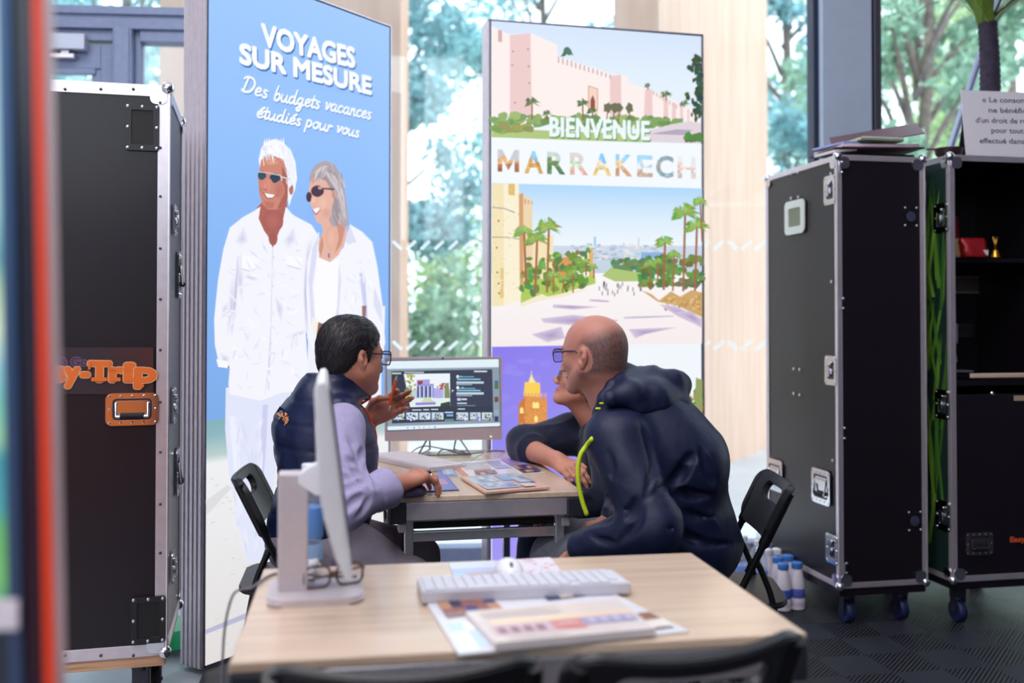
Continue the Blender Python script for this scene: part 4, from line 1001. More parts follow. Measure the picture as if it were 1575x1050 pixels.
def caster(t, x, y, z1, blue=True):
    R = min(.048, z1 * .42)
    bm = B(); box(bm, (x, y, z1 - .004), (.09, .09, .008), .002)
    for s in (-1, 1): box(bm, (x + s * .024, y, (z1 + R * .7) / 2), (.004, .036, z1 - R * .7), .001)
    lathe(bm, [(.03, 0), (.03, .012), (.022, .018)], 14, UP((x, y, z1 - .026))); box(bm, (x, y, (z1 + 2 * R) / 2 + .004), (.05, .05, max(.01, z1 - 2 * R - .012)), .002)
    tube(bm, [(x - .03, y, R), (x + .03, y, R)], .007, 8); c = obj('caster', bm, pbr('dark_caster_steel', rgb(70, 70, 82), .4, .6), t)
    bm = B(); M = MX((x, y, R), (0, 1, 0), (0, 0, 1), (1, 0, 0)); lathe(bm, [(R * .3, -.018), (R * .9, -.018), (R, -.012), (R, .012), (R * .9, .018), (R * .3, .018)], 22, M); obj('wheel', bm, pbr('blue_rubber_wheel', rgb(30, 40, 88), .5) if blue else RUBBER, c, smooth=True)
def case_shell(name, label, ctr, rz, w, d, z0, z1, panel, tw=.028, group='wheeled flight cases', base=True, body=True):
    t = thing(name, label, 'flight case', (ctr.x, ctr.y, 0), rz, group)
    H = z1 - z0
    if body:
        bm = B(); box(bm, (0, 0, (z0 + z1) / 2), (w - .006, d - .006, H - .006)); obj('panelled_body', bm, panel, t)
    bm = B(); q = tw
    for sx in (-1, 1):
        for sy in (-1, 1): 
            box(bm, (sx * (w / 2 - q / 2), sy * (d / 2 - .001), (z0 + z1) / 2), (q, .004, H), .0008); box(bm, (sx * (w / 2 - .001), sy * (d / 2 - q / 2), (z0 + z1) / 2), (.004, q, H), .0008)
            tube(bm, [(sx * (w / 2), sy * (d / 2), z0), (sx * (w / 2), sy * (d / 2), z1)], .004, 6)
    for zz, s in ((z0, 1), (z1, -1)):
        for sy in (-1, 1): box(bm, (0, sy * (d / 2 - .001), zz + s * q / 2), (w, .0042, q), .0008); box(bm, (0, sy * (d / 2 - q / 2), zz), (w, q, .004), .0008)
        for sx in (-1, 1): box(bm, (sx * (w / 2 - .001), 0, zz + s * q / 2), (.0042, d, q), .0008); box(bm, (sx * (w / 2 - q / 2), 0, zz), (q, d, .004), .0008)
    obj('edge_trim', bm, ALU, t)
    for sx in (-1, 1):
        for sy in (-1, 1):
            for zz, s in ((z0, 1), (z1, -1)):
                bm = B(); bmesh.ops.create_icosphere(bm, subdivisions=2, radius=.021, matrix=UP((sx * (w / 2 - .006), sy * (d / 2 - .006), zz + s * .006)))
                for M in (FR((sx * (w / 2 - .032), sy * d / 2, zz + s * .032)), ):
                    if sy < 0: prism(bm, rrect(.05, .05, .018), 0, .004, M)
                if sx < 0 or sx > 0: prism(bm, rrect(.045, .045, .018), 0, .004, (LFT if sx < 0 else RGT)((sx * w / 2, sy * (d / 2 - .03), zz + s * .032)))
                obj('ball_corner', bm, CHROME, t, smooth=True)
    if base:
        bm = B(); box(bm, (0, 0, z0 - .018), (w - .01, d - .01, .034), .002); obj('base_board', bm, base if base is not True else BLACKPANEL, t)
        for sx in (-1, 1):
            for sy in (-1, 1): caster(t, sx * (w / 2 - .08), sy * (d / 2 - .08), z0 - .035, base is True)
    return t
def loc_on(t, px, py, p_local, n_local):
    M = Matrix.Translation(t.location) @ t.rotation_euler.to_matrix().to_4x4()
    q = onplane(px, py, M @ Vector(p_local), (M.to_3x3() @ Vector(n_local)))
    return M.inverted() @ q
CR = math.radians(11.0); c1 = Vector((math.cos(CR), math.sin(CR), 0)); c2 = Vector((-math.sin(CR), math.cos(CR), 0))
# ---- left closed case
CL = math.radians(14.3); k1 = Vector((math.cos(CL), math.sin(CL), 0)); k2 = Vector((-math.sin(CL), math.cos(CL), 0))
q = at(259, 490, 3.06); w, d = .62, .54
z0 = at(255, 1006, 3.06).z; z1 = at(255, 133, 3.06).z
ctrL = Vector((q.x, 3.06, 0)) - k1 * w / 2 + k2 * d / 2
caseL = case_shell('flight_case', 'tall closed black flight case at left with orange lettering and plywood base', ctrL, CL, w, d, z0, z1, BLACKPANEL, .034, base=PLY)
fp = (0, -d / 2 - .003, 1); fn_ = (0, -1, 0)
L = lambda px, py: loc_on(caseL, px, py, fp, fn_)
for px, py in ((219, 196), (228, 953)):  # black pull cups with eight screws
    o = L(px, py); M = FR(o); bm = B(); ringprism(bm, rrect(.098, .142, .008), rrect(.064, .106, .003), 0, .004, M); obj_ = obj('cup_plate', bm, BLACKPLASTIC, caseL)
    bm = B(); prism(bm, rrect(.066, .108, .003), .0002, .0008, M); obj('cup_recess', bm, pbr('deep_black', (.004, .003, .005), .6), obj_)
    bm = B(); rivets(bm, [(x * .042, y * .063) for x in (-1, 0, 1) for y in (-1, 0, 1) if (x or y)], M @ UP((0, 0, .004)), .0048); obj('screws', bm, STEEL, obj_, smooth=True)
sprung_handle(caseL, 'F', L(203.5, 629), w=.152, h=.098)
bm = B()
for py in (158, 227, 302, 382, 460, 538, 618, 695, 775, 850): rivets(bm, [(0, 0)], FR(L(246.5, py)), .0045)
for px in (100, 155, 205): rivets(bm, [(0, 0)], FR(L(px, 137)), .0045); rivets(bm, [(0, 0)], FR(L(px, 1008)), .0045)
obj('rivets', bm, pbr('dark_rivet', rgb(90, 84, 92), .4, .8), caseL, smooth=True)
Mc = Matrix.Translation(caseL.location) @ caseL.rotation_euler.to_matrix().to_4x4()
nW = Mc.to_3x3() @ Vector(fn_); pr = Print(Mc @ Vector((0, -d / 2 - .0032, 0)), k1, (0, 0, 1), nW, .0004)
pr.rect(90, 534, 236, 606, (44, 30, 40)); pr.up(); pr.add(pr.uv([(140, 536), (236, 534), (236, 606), (140, 606)]), [(46, 30, 40), (74, 24, 22), (66, 24, 24), (46, 30, 40)])
pr.up()
hh = cap(pr, (200, 586), (200, 556))
def slab(txt, a, b, hh, col, edge):
    put_text(pr, txt, a, b, hh, edge, 0, rnd=hh * .13); pr.up(); put_text(pr, txt, a, b, hh, col, 0, rnd=hh * .095); pr.up()
slab('& Go', (91, 561), (134, 562), cap(pr, (100, 561), (100, 549)), (70, 44, 70), (190, 140, 190))
for ch, xa, xb in (('s', 83, 99), ('y', 101, 121), ('-', 126, 136), ('T', 137, 169), ('r', 170, 190), ('i', 192, 206), ('p', 209, 239)):
    slab(ch, (xa, 585 + (xa - 90) * .006), (xb, 585 + (xb - 90) * .006), hh, (232, 110, 34), (240, 190, 150))
pr.rect(141, 580, 165, 586, (232, 110, 34)); pr.rect(171, 580, 186, 586, (232, 110, 34)); pr.rect(192, 580, 206, 586, (232, 110, 34)); pr.rect(209, 591, 222, 595, (232, 110, 34)); pr.rect(170, 565, 178, 569, (232, 110, 34)); pr.rect(190, 565, 199, 569, (232, 110, 34)); pr.rect(208, 565, 216, 569, (232, 110, 34))
pr.rect(136, 557, 140, 568, (232, 110, 34)); pr.rect(166, 557, 170, 568, (232, 110, 34))
pr.build('sticker', PRINT, caseL)
rp = (w / 2 + .003, 0, 1); rn = (1, 0, 0); Rr = lambda px, py: loc_on(caseL, px, py, rp, rn)
latch(caseL, 'R', Vector((w / 2 + .003, -.10, 1.62)), .08, .10); latch(caseL, 'R', Vector((w / 2 + .003, -.10, .50)), .08, .10); latch(caseL, 'R', Vector((w / 2 + .003, -.10, 1.02)), .08, .12)
sprung_handle(caseL, 'R', Vector((w / 2 + .003, .10, 1.45)), .12, .16); sprung_handle(caseL, 'R', Vector((w / 2 + .003, .08, .78)), .12, .16)

# ---- right closed case
w, d = .41, .68; q = at(1288.5, 490, 4.2)
zr1 = at(1288, 238, 4.2).z; zr0 = at(1290, 905, 4.2).z
BLUEPANEL = BLACKPANEL
ctr1 = Vector((q.x, 4.2, 0)) + c1 * w / 2 + c2 * d / 2
case1 = case_shell('flight_case', 'closed black flight case on blue wheels at right, with folders on top', ctr1, CR, w, d, zr0, zr1, BLACKPANEL, .022)
S = lambda px, py: loc_on(case1, px, py, (-w / 2 - .003, 0, 1), (-1, 0, 0)); Fq = lambda px, py: loc_on(case1, px, py, (0, -d / 2 - .003, 1), (0, -1, 0))
def clampy(v, m): v = v.copy(); v.y = max(-d / 2 + m, min(d / 2 - m, v.y)); return v
latch(case1, 'L', clampy(S(1282, 291), .052), .10, .125); latch(case1, 'L', clampy(S(1283, 570), .052), .10, .125); latch(case1, 'L', clampy(S(1285, 846), .052), .10, .125)
sprung_handle(case1, 'L', S(1263, 748), .16, .15); sprung_handle(case1, 'L', clampy(S(1192, 730), .09), .16, .15)
o = S(1223, 334); M = LFT(o); bm = B(); ringprism(bm, rrect(.19, .155, .025), rrect(.12, .085, .01), 0, .006, M); vt = obj('vent_frame', bm, pbr('pale_grey_plastic', rgb(214, 220, 214), .4), case1)
bm = B(); prism(bm, rrect(.12, .085, .01), 0, .001, M)
for k in range(9): prism(bm, rrect(.11, .004, .001), .001, .003, M @ UP((0, -.036 + .009 * k, 0)))
obj('vent_grille', bm, pbr('grey_green_mesh', rgb(140, 148, 128), .6), vt)
bm = B()
for px, py in ((1217, 305), (1228, 303), (1217, 267), (1227, 265), (1221, 567), (1230, 568), (1221, 605), (1230, 607), (1278, 267), (1279, 433), (1281, 708)): rivets(bm, [(0, 0)], LFT(S(px, py)), .007, .005)
obj('rivets', bm, STEEL, case1, smooth=True)
for a, b in (((1291, 249), (1291, 265)), ((1293, 459), (1293, 474)), ((1295, 658), (1295, 674)), ((1298, 866), (1298, 881))):
    bm = B()
    for (px, py) in (a, b): rivets(bm, [(0, 0)], FR(Fq(px + 4, py)), .006, .004)
    A_, B_ = Fq(a[0] + .6, a[1] - 1), Fq(b[0] + .6, b[1] + 1); box(bm, ((A_ + B_) / 2 + Vector((0, -.002, 0))), (.006, .003, A_.z - B_.z))
    obj('hinge_clip', bm, STEEL, case1)
for px, py in ((1401, 333), (1407, 801)):
    o = Fq(px, py); M = FR(o); bm = B(); lathe(bm, [(.022, 0), (.022, .002), (.012, .003)], 18, M); pc = obj('cable_port', bm, pbr('slate_plastic', rgb(62, 62, 88), .4), case1, smooth=True)
    bm = B(); rivets(bm, [(sx * .027, sy * .038) for sx in (-1, 1) for sy in (-1, 1)], M, .005, .004); obj('screws', bm, STEEL, pc, smooth=True)
latch(case1, 'R', Vector((w / 2 + .003, -d / 2 + .05, Fq(1425, 295).z)), .10, .11); latch(case1, 'R', Vector((w / 2 + .003, -d / 2 + .05, Fq(1425, 574).z)), .10, .11)

# ---- right open case, a bar cupboard
w, d = .60, .65; q = at(1462, 490, 4.21)
za1 = at(1462, 238, 4.21).z; za0 = at(1462, 895, 4.21).z
ctr2 = Vector((q.x, 4.21, 0)) + c1 * w / 2 + c2 * d / 2
case2 = case_shell('open_flight_case', 'open black flight case used as bar cupboard at the right edge', ctr2, CR, w, d, za0, za1, None, .024, body=False)
F2 = lambda px, py, yy=-.65 / 2: loc_on(case2, px, py, (0, yy, 1), (0, -1, 0))
zsplit = F2(1500, 583).z
bm = B()
for sx in (-1, 1): box(bm, (sx * (w / 2 - .008), 0, (za0 + za1) / 2), (.012, d - .006, za1 - za0 - .006))
box(bm, (0, d / 2 - .008, (za0 + za1) / 2), (w - .02, .012, za1 - za0 - .006))
for zz in (za0 + .008, za1 - .008): box(bm, (0, 0, zz), (w - .02, d - .02, .012))
obj('carcass', bm, BLACKPANEL, case2)
bm = B(); zs = F2(1500, 396, -d / 2 + .12).z; box(bm, (-.0, .04, zs - .01), (w - .025, d - .22, .018), .002); obj('shelf', bm, BLACKPANEL, case2)
bm = B(); box(bm, (0, .0, zsplit - .02), (w - .025, d - .05, .02), .002); obj('counter_board', bm, BLACKPANEL, case2)
bm = B(); box(bm, (.01, -d / 2 + .012, (za0 + zsplit) / 2 - .02), (w - .05, .016, zsplit - za0 - .09), .003); lowd = obj('lower_door', bm, BLACKPANEL, case2)
a, b = F2(1492, 578), F2(1575, 578); bm = B(); box(bm, (a.x + .2, -d / 2 + .012, a.z), (.38, .012, .02), .003); obj('pale_edge_strip', bm, wood_mat('pale_strip', rgb(196, 170, 150), rgb(214, 190, 168)), case2)
o = F2(1526, 605); bm = B(); lathe(bm, [(.007, 0), (.009, .006), (.006, .010)], 14, FR(o + Vector((0, .004, 0)))); obj('lock', bm, CHROME, lowd, smooth=True)
o = F2(1572, 612); bm = B(); prism(bm, rrect(.075, .022, .002), 0, .002, FR(o + Vector((.0, .003, 0)))); obj('label_holder', bm, pbr('tan_label', rgb(176, 156, 134), .5), lowd)
hd = sprung_handle(case2, 'F', F2(1507, 836) + Vector((0, .0035, 0)), .13, .095, pbr('dull_dark_chrome', rgb(120, 116, 122), .35, .9))
bm = B()
for px, py in ((1464, 806), (1464, 875), (1486, 880)): rivets(bm, [(0, 0)], FR(F2(px, py)), .005)
obj('rivets', bm, STEEL, case2, smooth=True)
M2 = Matrix.Translation(case2.location) @ case2.rotation_euler.to_matrix().to_4x4()
pr = Print(M2 @ F2(1553, 833), c1, (0, 0, 1), M2.to_3x3() @ Vector((0, -1, 0)), .0004); pr.o += pr.n * .004 - c2 * 0
hh = .022
put_text(pr, 'Easy-Trip', (.0, .0), (.16, .0), hh, (206, 84, 40), 0, px=False, rnd=.002); pr.build('small_sticker', PRINT, case2)
# leaf print on its left side
pr = Print(M2 @ Vector((-w / 2 - .0015, d / 2, 0)), -c2, (0, 0, 1), M2.to_3x3() @ Vector((-1, 0, 0)), .0003)
pr.add([(.024, za0 + .024), (d - .024, za0 + .024), (d - .024, za1 - .024), (.024, za1 - .024)], (20, 44, 40)); pr.up()
rl = random.Random(5)
for k in range(150):
    u = rl.uniform(.03, d - .05); v = rl.uniform(za0 + .04, za1 - .45); L_ = rl.uniform(.3, .55); an = rl.uniform(-.32, .32); wd_ = rl.uniform(.006, .014)
    du, dv = math.sin(an) * L_, math.cos(an) * L_
    cl = lambda q: (min(max(q[0], .026), d - .026), min(max(q[1], za0 + .026), za1 - .026))
    g = rl.random(); c = (int(40 + 90 * g), int(84 + 92 * g), int(30 + 24 * g))
    pr.add([cl((u - wd_, v)), cl((u + wd_, v)), cl((u + du * .5 + wd_, v + dv * .5)), cl((u + du, v + dv)), cl((u + du * .5 - wd_, v + dv * .5))], c)
    if k % 12 == 0: pr.up()
pr.build('leaf_print', PRINT, case2)
for px, py in ((1448, 333), (1438, 623), (1442, 796)):
    q = F2(1462, py); latch(case2, 'L', Vector((-w / 2 - .003, -d / 2 + .055, q.z)), .10, .125)
0 and print('CASES', z0, z1, zr0, zr1, za0, za1, zsplit)
# ================================================================ computers
def Mth(t): return Matrix.Translation(t.location) @ t.rotation_euler.to_matrix().to_4x4()
ZT = TZ + .001
# ---- white all-in-one computer seen edge-on on the front table
o = onz(486, 912, ZT)
pc = thing('desktop_computer', 'white all in one computer seen edge on, standing on the front table', 'computer', (o.x, o.y, TZ), math.radians(10.5), 'all in one computers')
bm = B(); prism(bm, rrect(.185, .19, .03, 6), .0, .014); bmesh.ops.bevel(bm, geom=[e for e in bm.edges if abs(e.verts[0].co.z - e.verts[1].co.z) < 1e-4], offset=.005, segments=2, affect='EDGES')
obj('stand_base', bm, SILVERPLASTIC, pc, smooth=True)
bm = B(); box(bm, (-.045, 0, .127), (.058, .050, .235), .004); obj('stand_column', bm, SILVERPLASTIC, pc)
bm = B(); prism(bm, [(-.035, .225), (-.035, .24), (-.012, .256), (.03, .270), (.03, .205), (.0, .200), (-.02, .214)], -.026, .026, MX((0, 0, 0), (1, 0, 0), (0, 0, 1), (0, -1, 0))); obj('tilt_arm', bm, WHITEPLASTIC, pc)
# side profile of the casing (x, z), extruded along y
prof = [(.060, .090), (.066, .092), (.022, .432), (.016, .438), (.006, .436), (-.002, .420), (.0, .38), (.004, .27), (.016, .20), (.036, .13), (.052, .094)]
bm = B(); prism(bm, prof, -.27, .27, MX((0, 0, 0), (1, 0, 0), (0, 0, 1), (0, -1, 0)))
bmesh.ops.bevel(bm, geom=[e for e in bm.edges if abs(e.verts[0].co.y - e.verts[1].co.y) < 1e-4 and e.calc_length() > .03], offset=.006, segments=2, affect='EDGES')
obj('casing', bm, WHITEPLASTIC, pc, smooth=True)
sl = Vector((-.044, 0, .340)).normalized()
bm = B(); box(bm, Vector((.0685, 0, .092)) + sl * .195 , (.002, .52, .28), 0, Matrix((Vector((sl.z, 0, -sl.x)), Vector((0, 1, 0)), sl)).transposed()); obj('screen', bm, pbr('switched_off_screen', rgb(24, 26, 34), .15), pc)
# ---- silver all-in-one computer with a lit screen on the back table
ms_ = [at(592, 553, 4.0), at(772, 547, 4.06)]
xd = (ms_[1] - ms_[0]); xd.z = 0; Wm = xd.length; ctrm = (ms_[0] + ms_[1]) / 2
zt_ = at(682, 549, 4.03).z; zb_ = at(682, 677, 4.03).z; Hm = zt_ - zb_
mon = thing('desktop_computer', 'silver all in one computer with a lit web page on the back table', 'computer', (ctrm.x, ctrm.y, TZ), math.atan2(xd.y, xd.x), 'all in one computers')
bm = B(); prism(bm, rrect(Wm, Hm, .006, 4), 0, .02, FR((0, .02, zb_ - TZ + Hm / 2))); box(bm, (0, .034, zb_ - TZ + Hm / 2), (Wm * .7, .03, Hm * .7), .01)
obj('casing', bm, pbr('rose_silver_plastic', rgb(196, 176, 178), .35, .3, 40, .02), mon)
Mm = Mth(mon); nn = Mm.to_3x3() @ Vector((0, -1, 0)); xx = Mm.to_3x3() @ Vector((1, 0, 0))
ps = Print(Mm @ Vector((0, -.0008, 0)), xx, (0, 0, 1), nn, .0001)
def sq(pts, col): ps.poly(pts, col)
sq([(594, 554), (768, 551), (770, 656), (595, 663)], (60, 92, 116)); ps.up()
sq([(595, 555.5), (767, 552), (769, 655), (596, 661.5)], (170, 190, 206)); ps.up()
sq([(595, 555.5), (767, 552), (767.2, 564), (595.2, 567)], (226, 240, 248)); sq([(596, 656), (769, 650), (769, 655), (596, 661.5)], (228, 240, 250)); sq([(595, 555.5), (618, 555), (618, 557), (595, 557.6)], (242, 250, 252)); ps.up()
sq([(595.3, 568), (767, 565), (768.6, 650), (596, 655)], (140, 156, 172)); ps.up()
sq([(602, 571), (757, 567.6), (759, 645), (603, 651)], (48, 56, 76)); sq([(690, 569), (757, 567.6), (758, 624), (692, 626)], (56, 62, 84)); ps.up()
sq([(621, 575), (692, 574), (692.5, 624), (631, 626)], (236, 244, 250))
ps.up()
for q, c in (([(622, 600), (692, 598), (692.4, 612), (628, 614)], (190, 208, 220)), ([(631, 613), (692, 611), (692.5, 624), (631, 626)], (224, 238, 236)), ([(641, 584), (661, 583), (661, 590), (641, 592)], (170, 160, 220)), ([(641, 591), (667, 590), (668, 611), (641, 611)], (150, 150, 214)), ([(667, 597), (681, 596), (681, 612), (668, 612)], (178, 170, 232)), ([(639, 619), (670, 618), (670, 622), (639, 623)], (150, 130, 220)), ([(652, 612), (662, 612), (668, 618), (648, 618)], (206, 214, 170)), ([(684, 590), (690, 588), (692, 612), (684, 612)], (130, 140, 90)), ([(678, 620), (692, 617), (692.4, 624), (677, 625)], (52, 74, 50)), ([(642, 586), (650, 585), (650, 590), (643, 592)], (150, 60, 70))): sq(q, c)
ps.up()
for k in range(60): ps.blob(random.gauss(629, 4), random.uniform(576, 612), 1.7, 1.8, random.choice([(206, 190, 90), (160, 170, 80), (110, 140, 70)]), 7, .3)
for k in range(22): ps.blob(random.gauss(679, 3), random.uniform(589, 598), 1.4, 1.4, random.choice([(170, 70, 60), (200, 110, 70)]), 7, .3)
for k in range(4): ps.rect(642 + k * 6.2, 594, 644 + k * 6.2, 611, (40, 44, 80)); ps.rect(645 + k * 6.2, 593, 646 + k * 6.2, 612, (220, 236, 240))
for y in (579, 596): ps.blob(704, y, 2.3, 2.4, (245, 250, 252), 10)
ps.up()
for (x0, y0, x1, hh_, c) in ((708, 577.6, 710, 1.6, (190, 210, 220)), (703, 578.6, 729, 1.4, (90, 190, 200)), (703, 582.2, 739, 1.8, (150, 204, 240)), (702, 586.4, 744, 3.4, (190, 210, 226)), (702, 590.6, 726, 1.4, (160, 180, 200)), (710, 595.2, 713, 1.5, (200, 214, 220)), (706, 596.4, 731, 1.4, (90, 190, 200)), (703, 599.4, 739, 1.8, (150, 204, 240)), (702, 603, 744, 3.6, (190, 210, 226)), (702, 607.6, 726, 1.4, (160, 180, 200)), (703, 612, 709, 4, (190, 200, 240)), (710, 612.6, 718, 2.4, (214, 224, 236)), (703, 619, 718, 2, (200, 214, 230)), (703, 623, 731, 1, (130, 150, 180)), (704, 628, 715, 1.6, (200, 214, 230)), (603, 573, 617, 2, (214, 224, 226)), (622, 571.6, 652, 1.8, (190, 200, 214)), (729, 570, 749, 2, (226, 232, 240)), (634, 629.4, 648, 1.6, (200, 220, 236)), (651, 629, 660, 1.6, (210, 224, 236)), (663, 628.6, 674, 1.6, (210, 224, 236)), (684, 633, 697, 2, (190, 214, 240)), (687, 637, 697, 3, (130, 170, 226))):
    ps.rect(x0, y0, x1, y0 + hh_, c)
ps.blob(604, 574, 1.4, 1.4, (240, 220, 90), 8); ps.poly([(694.5, 599), (698, 600), (694, 604), (696, 601)], (244, 248, 252))
for x0, x1 in ((605, 622), (625, 643), (645, 662), (664, 682), (702, 720), (723, 739), (741, 757)):
    ps.rect(x0, 634, x1, 645, (200, 216, 236)); ps.up()
    for k in range(16): ps.blob(random.uniform(x0 + 1, x1 - 1), random.uniform(636, 646), 1.4, 1.5, random.choice([(120, 120, 200), (160, 170, 90), (90, 120, 80), (236, 240, 250), (150, 150, 220), (60, 70, 110)]), 7, .3)
ps.rect(684, 644, 698, 648, (90, 140, 130))
for x, c in ((627, (120, 160, 220)), (637, (90, 120, 190)), (645, (150, 190, 220)), (652, (230, 150, 160)), (660, (200, 210, 230)), (669, (80, 130, 180))): ps.blob(x, 657.6 - (x - 627) * .03, 1.3, 1.2, c, 8)
for y, c in ((585, (70, 110, 150)), (590, (80, 120, 70)), (610, (120, 70, 60)), (630, (150, 170, 190)), (640, (40, 60, 100))): ps.rect(760.5, y, 766.5, y + 8, c)
ps.build('screen', SCREEN, mon)
bm = B(); lathe(bm, [(.0035, 0), (.0035, .001)], 14, FR((Mm.inverted() @ onplane(755, 671, Mm @ Vector((0, 0, 0)), nn)))); obj('power_light', bm, emit_mat('white_power_light', (.95, .97, 1), 1.2), mon)
bm = B(); lathe(bm, [(.004, 0), (.004, .001)], 14, FR((Mm.inverted() @ onplane(681, 550.5, Mm @ Vector((0, 0, 0)), nn)))); obj('webcam', bm, pbr('dark_lens', rgb(60, 24, 34), .2), mon)
bm = B(); zb = zb_ - TZ
for s in (-1, 1):
    tube(bm, [(s * .055, .03, zb + .02), (s * .105, -.045, .006)], .0035, 8); tube(bm, [(s * .055, .03, zb + .02), (s * .05, .13, .006)], .0035, 8); tube(bm, [(s * .105, -.045, .006), (s * .05, .13, .006)], .0035, 8)
tube(bm, [(-.105, -.045, .006), (.105, -.045, .006)], .0035, 8); tube(bm, [(-.06, .032, zb + .02), (.06, .032, zb + .02)], .005, 8)
obj('wire_stand', bm, pbr('dark_steel_wire', rgb(96, 92, 98), .3, .8), mon, smooth=True)
# ---- cables behind it
for nm, lab, pts, r, c in (('cable', 'pale cable looping across the back table under the lit screen', [(-.42, 4.0), (-.36, 4.06), (-.25, 4.09), (-.14, 4.03), (-.10, 3.96), (-.16, 3.86)], .0028, (190, 190, 196)), ('cable', 'dark cable arching from the lit screen over the back table', [(-.30, 4.04), (-.27, 3.96), (-.19, 3.98), (-.08, 4.02), (-.03, 4.12)], .0025, (80, 80, 90))):
    bm = B(); tube(bm, spline([(x, y, TZ + r + .001 + (.03 * math.sin(i * 1.3) ** 2 if 0 < i < len(pts) - 1 else 0)) for i, (x, y) in enumerate(pts)], 8), r, 8)
    tag(obj(nm, bm, pbr('cable_%d' % c[0], rgb(*c), .5), smooth='all'), lab, 'cable')
bm = B(); q1, q2, q3 = onz(388, 905, ZT), onz(425, 884, ZT), at(372, 1000, 1.75)
tube(bm, spline([(-.40, 2.02, TZ + .02), (q2.x, q2.y, TZ + .004), (q1.x, q1.y, TZ + .004), (q1.x - .04, q1.y - .015, TZ - .02), (q1.x - .06, q1.y + .0, TZ - .2), (q1.x - .05, q1.y + .03, .05), (q1.x - .0, q1.y + .1, .006)], 8), .0026, 8)
tag(obj('cable', bm, pbr('grey_cable', rgb(120, 112, 124), .5), smooth='all'), 'grey cable from the white computer hanging over the left edge of the front table', 'cable')

# ================================================================ keyboards and mice
def keyboard(name, label, corners, t0, t1, case_mat, key_mat, rows=5):
    """corners near-left, near-right, far-right, far-left on the table; t0 / t1 thickness near / far"""
    c = sum(corners, Vector()) / 4; x = (corners[1] - corners[0] + corners[2] - corners[3]) / 2; y = (corners[3] - corners[0] + corners[2] - corners[1]) / 2
    W, D = x.length, y.length
    t = thing(name, label, 'keyboard', (c.x, c.y, c.z), math.atan2(x.y, x.x))
    bm = B(); prism(bm, rrect(W, D, .008, 4), 0, t0)
    for v in bm.verts:
        if v.co.z > 1e-4: v.co.z = t0 + (t1 - t0) * (v.co.y / D + .5)
    bmesh.ops.bevel(bm, geom=[e for e in bm.edges if e.calc_length() > .02], offset=.002, segments=2, affect='EDGES')
    obj('case', bm, case_mat, t, smooth=True)
    bm = B(); kw = (W - .014) / 19.6
    slope = math.atan2(t1 - t0, D); R = Matrix.Rotation(slope, 3, 'X')
    zz = lambda yy: t0 + (t1 - t0) * (yy / D + .5)
    box(bm, (0, .002, zz(.002) + .0006), (W - .008, D - .014, .001), 0, R)
    for r_ in range(rows):
        yy = -D / 2 + .012 + (D - .02) / rows * (r_ + .35)
        k = 0
        while k < 19:
            span = 5 if (r_ == 0 and k == 4) else 1
            if k not in (14, 18) or r_ > 0:
                xx = -W / 2 + .008 + kw * (k + span / 2); box(bm, (xx, yy, zz(yy) + .0025), (kw * span - .0022, (D - .02) / rows - .0022, .004), .0008, R, 1)
            k += span
    obj('keys', bm, key_mat, t)
    return t
z = TZ + .006
keyboard('keyboard', 'white keyboard lying on magazines on the front table', [onz(648, 927, z), onz(976, 913, z), onz(938, 884, z), onz(641, 898, z)], .020, .012, pbr('keyboard_white', rgb(196, 194, 204), .45), pbr('white_keys', rgb(206, 207, 218), .55), 5)
z = TZ + .001
keyboard('keyboard', 'pale grey keyboard beside the mouse hand on the back table', [onz(620, 728, z), onz(684, 723, z), onz(652, 697, z), onz(600, 704, z)], .012, .018, pbr('warm_grey_plastic', rgb(206, 196, 200), .4), pbr('warm_grey_keys', rgb(214, 206, 210), .5), 5)
def mouse(label, x, y, z, rz, mat):
    t = thing('computer_mouse', label, 'mouse', (x, y, z), rz)
    bm = B(); bmesh.ops.create_uvsphere(bm, u_segments=24, v_segments=14, radius=1)
    for v in bm.verts:
        v.co = Vector((v.co.x * .031 * (1 - .1 * v.co.y), v.co.y * .052, max(v.co.z, -.25) * .030 + .0075))
    obj('shell', bm, mat, t, smooth='all')
    bm = B(); lathe(bm, [(.006, -.003), (.0075, -.002), (.0075, .002), (.006, .003)], 14, MX((0, .030, .030), (0, 1, 0), (0, 0, 1), (1, 0, 0))); obj('scroll_wheel', bm, pbr('grey_rubber', rgb(90, 90, 98), .6), t, smooth=True)
    return t
q = onz(783, 886, TZ + .004); mouse('white computer mouse on a brochure behind the white keyboard', q.x, q.y, TZ + .004, FT_rz + PI, WHITEPLASTIC)

# ================================================================ paper on the tables
def flat_item(name, label, cat, corners, z, thick, art, paper=PAPER, group=None, mat=None):
    """sheet, brochure or pad: near-left, near-right, far-right, far-left photo points on height z"""
    P = [onz(px, py, z + thick) for px, py in corners]
    ctr = sum(P, Vector()) / 4; x = (P[1] - P[0]).normalized()
    t = thing(name, label, cat, (ctr.x, ctr.y, z), math.atan2(x.y, x.x), group)
    Mi = Mth(t).inverted(); L2 = [Mi @ p_ for p_ in P]
    bm = B(); prism(bm, [(p_.x, p_.y) for p_ in L2], 0, thick); obj('pages', bm, paper, t)
    pr = Print(Vector((ctr.x, ctr.y, z + thick + .0002)), x, Vector((-x.y, x.x, 0)), (0, 0, 1), .00012)
    # art coordinates: 0..1 across (near edge left to right), 0..1 from near to far
    quad = [Vector(pr.p(*c)) for c in corners]
    def m(u, v): a = quad[0].lerp(quad[1], u); b_ = quad[3].lerp(quad[2], u); return tuple(a.lerp(b_, v))
    def R(u0, v0, u1, v1, col): pr.up().add([m(u0, v0), m(u1, v0), m(u1, v1), m(u0, v1)], col)
    art(pr, R, m); pr.build('printed_face', mat or PRINTGLOSS, t)
    return t
rt = random.Random(11)
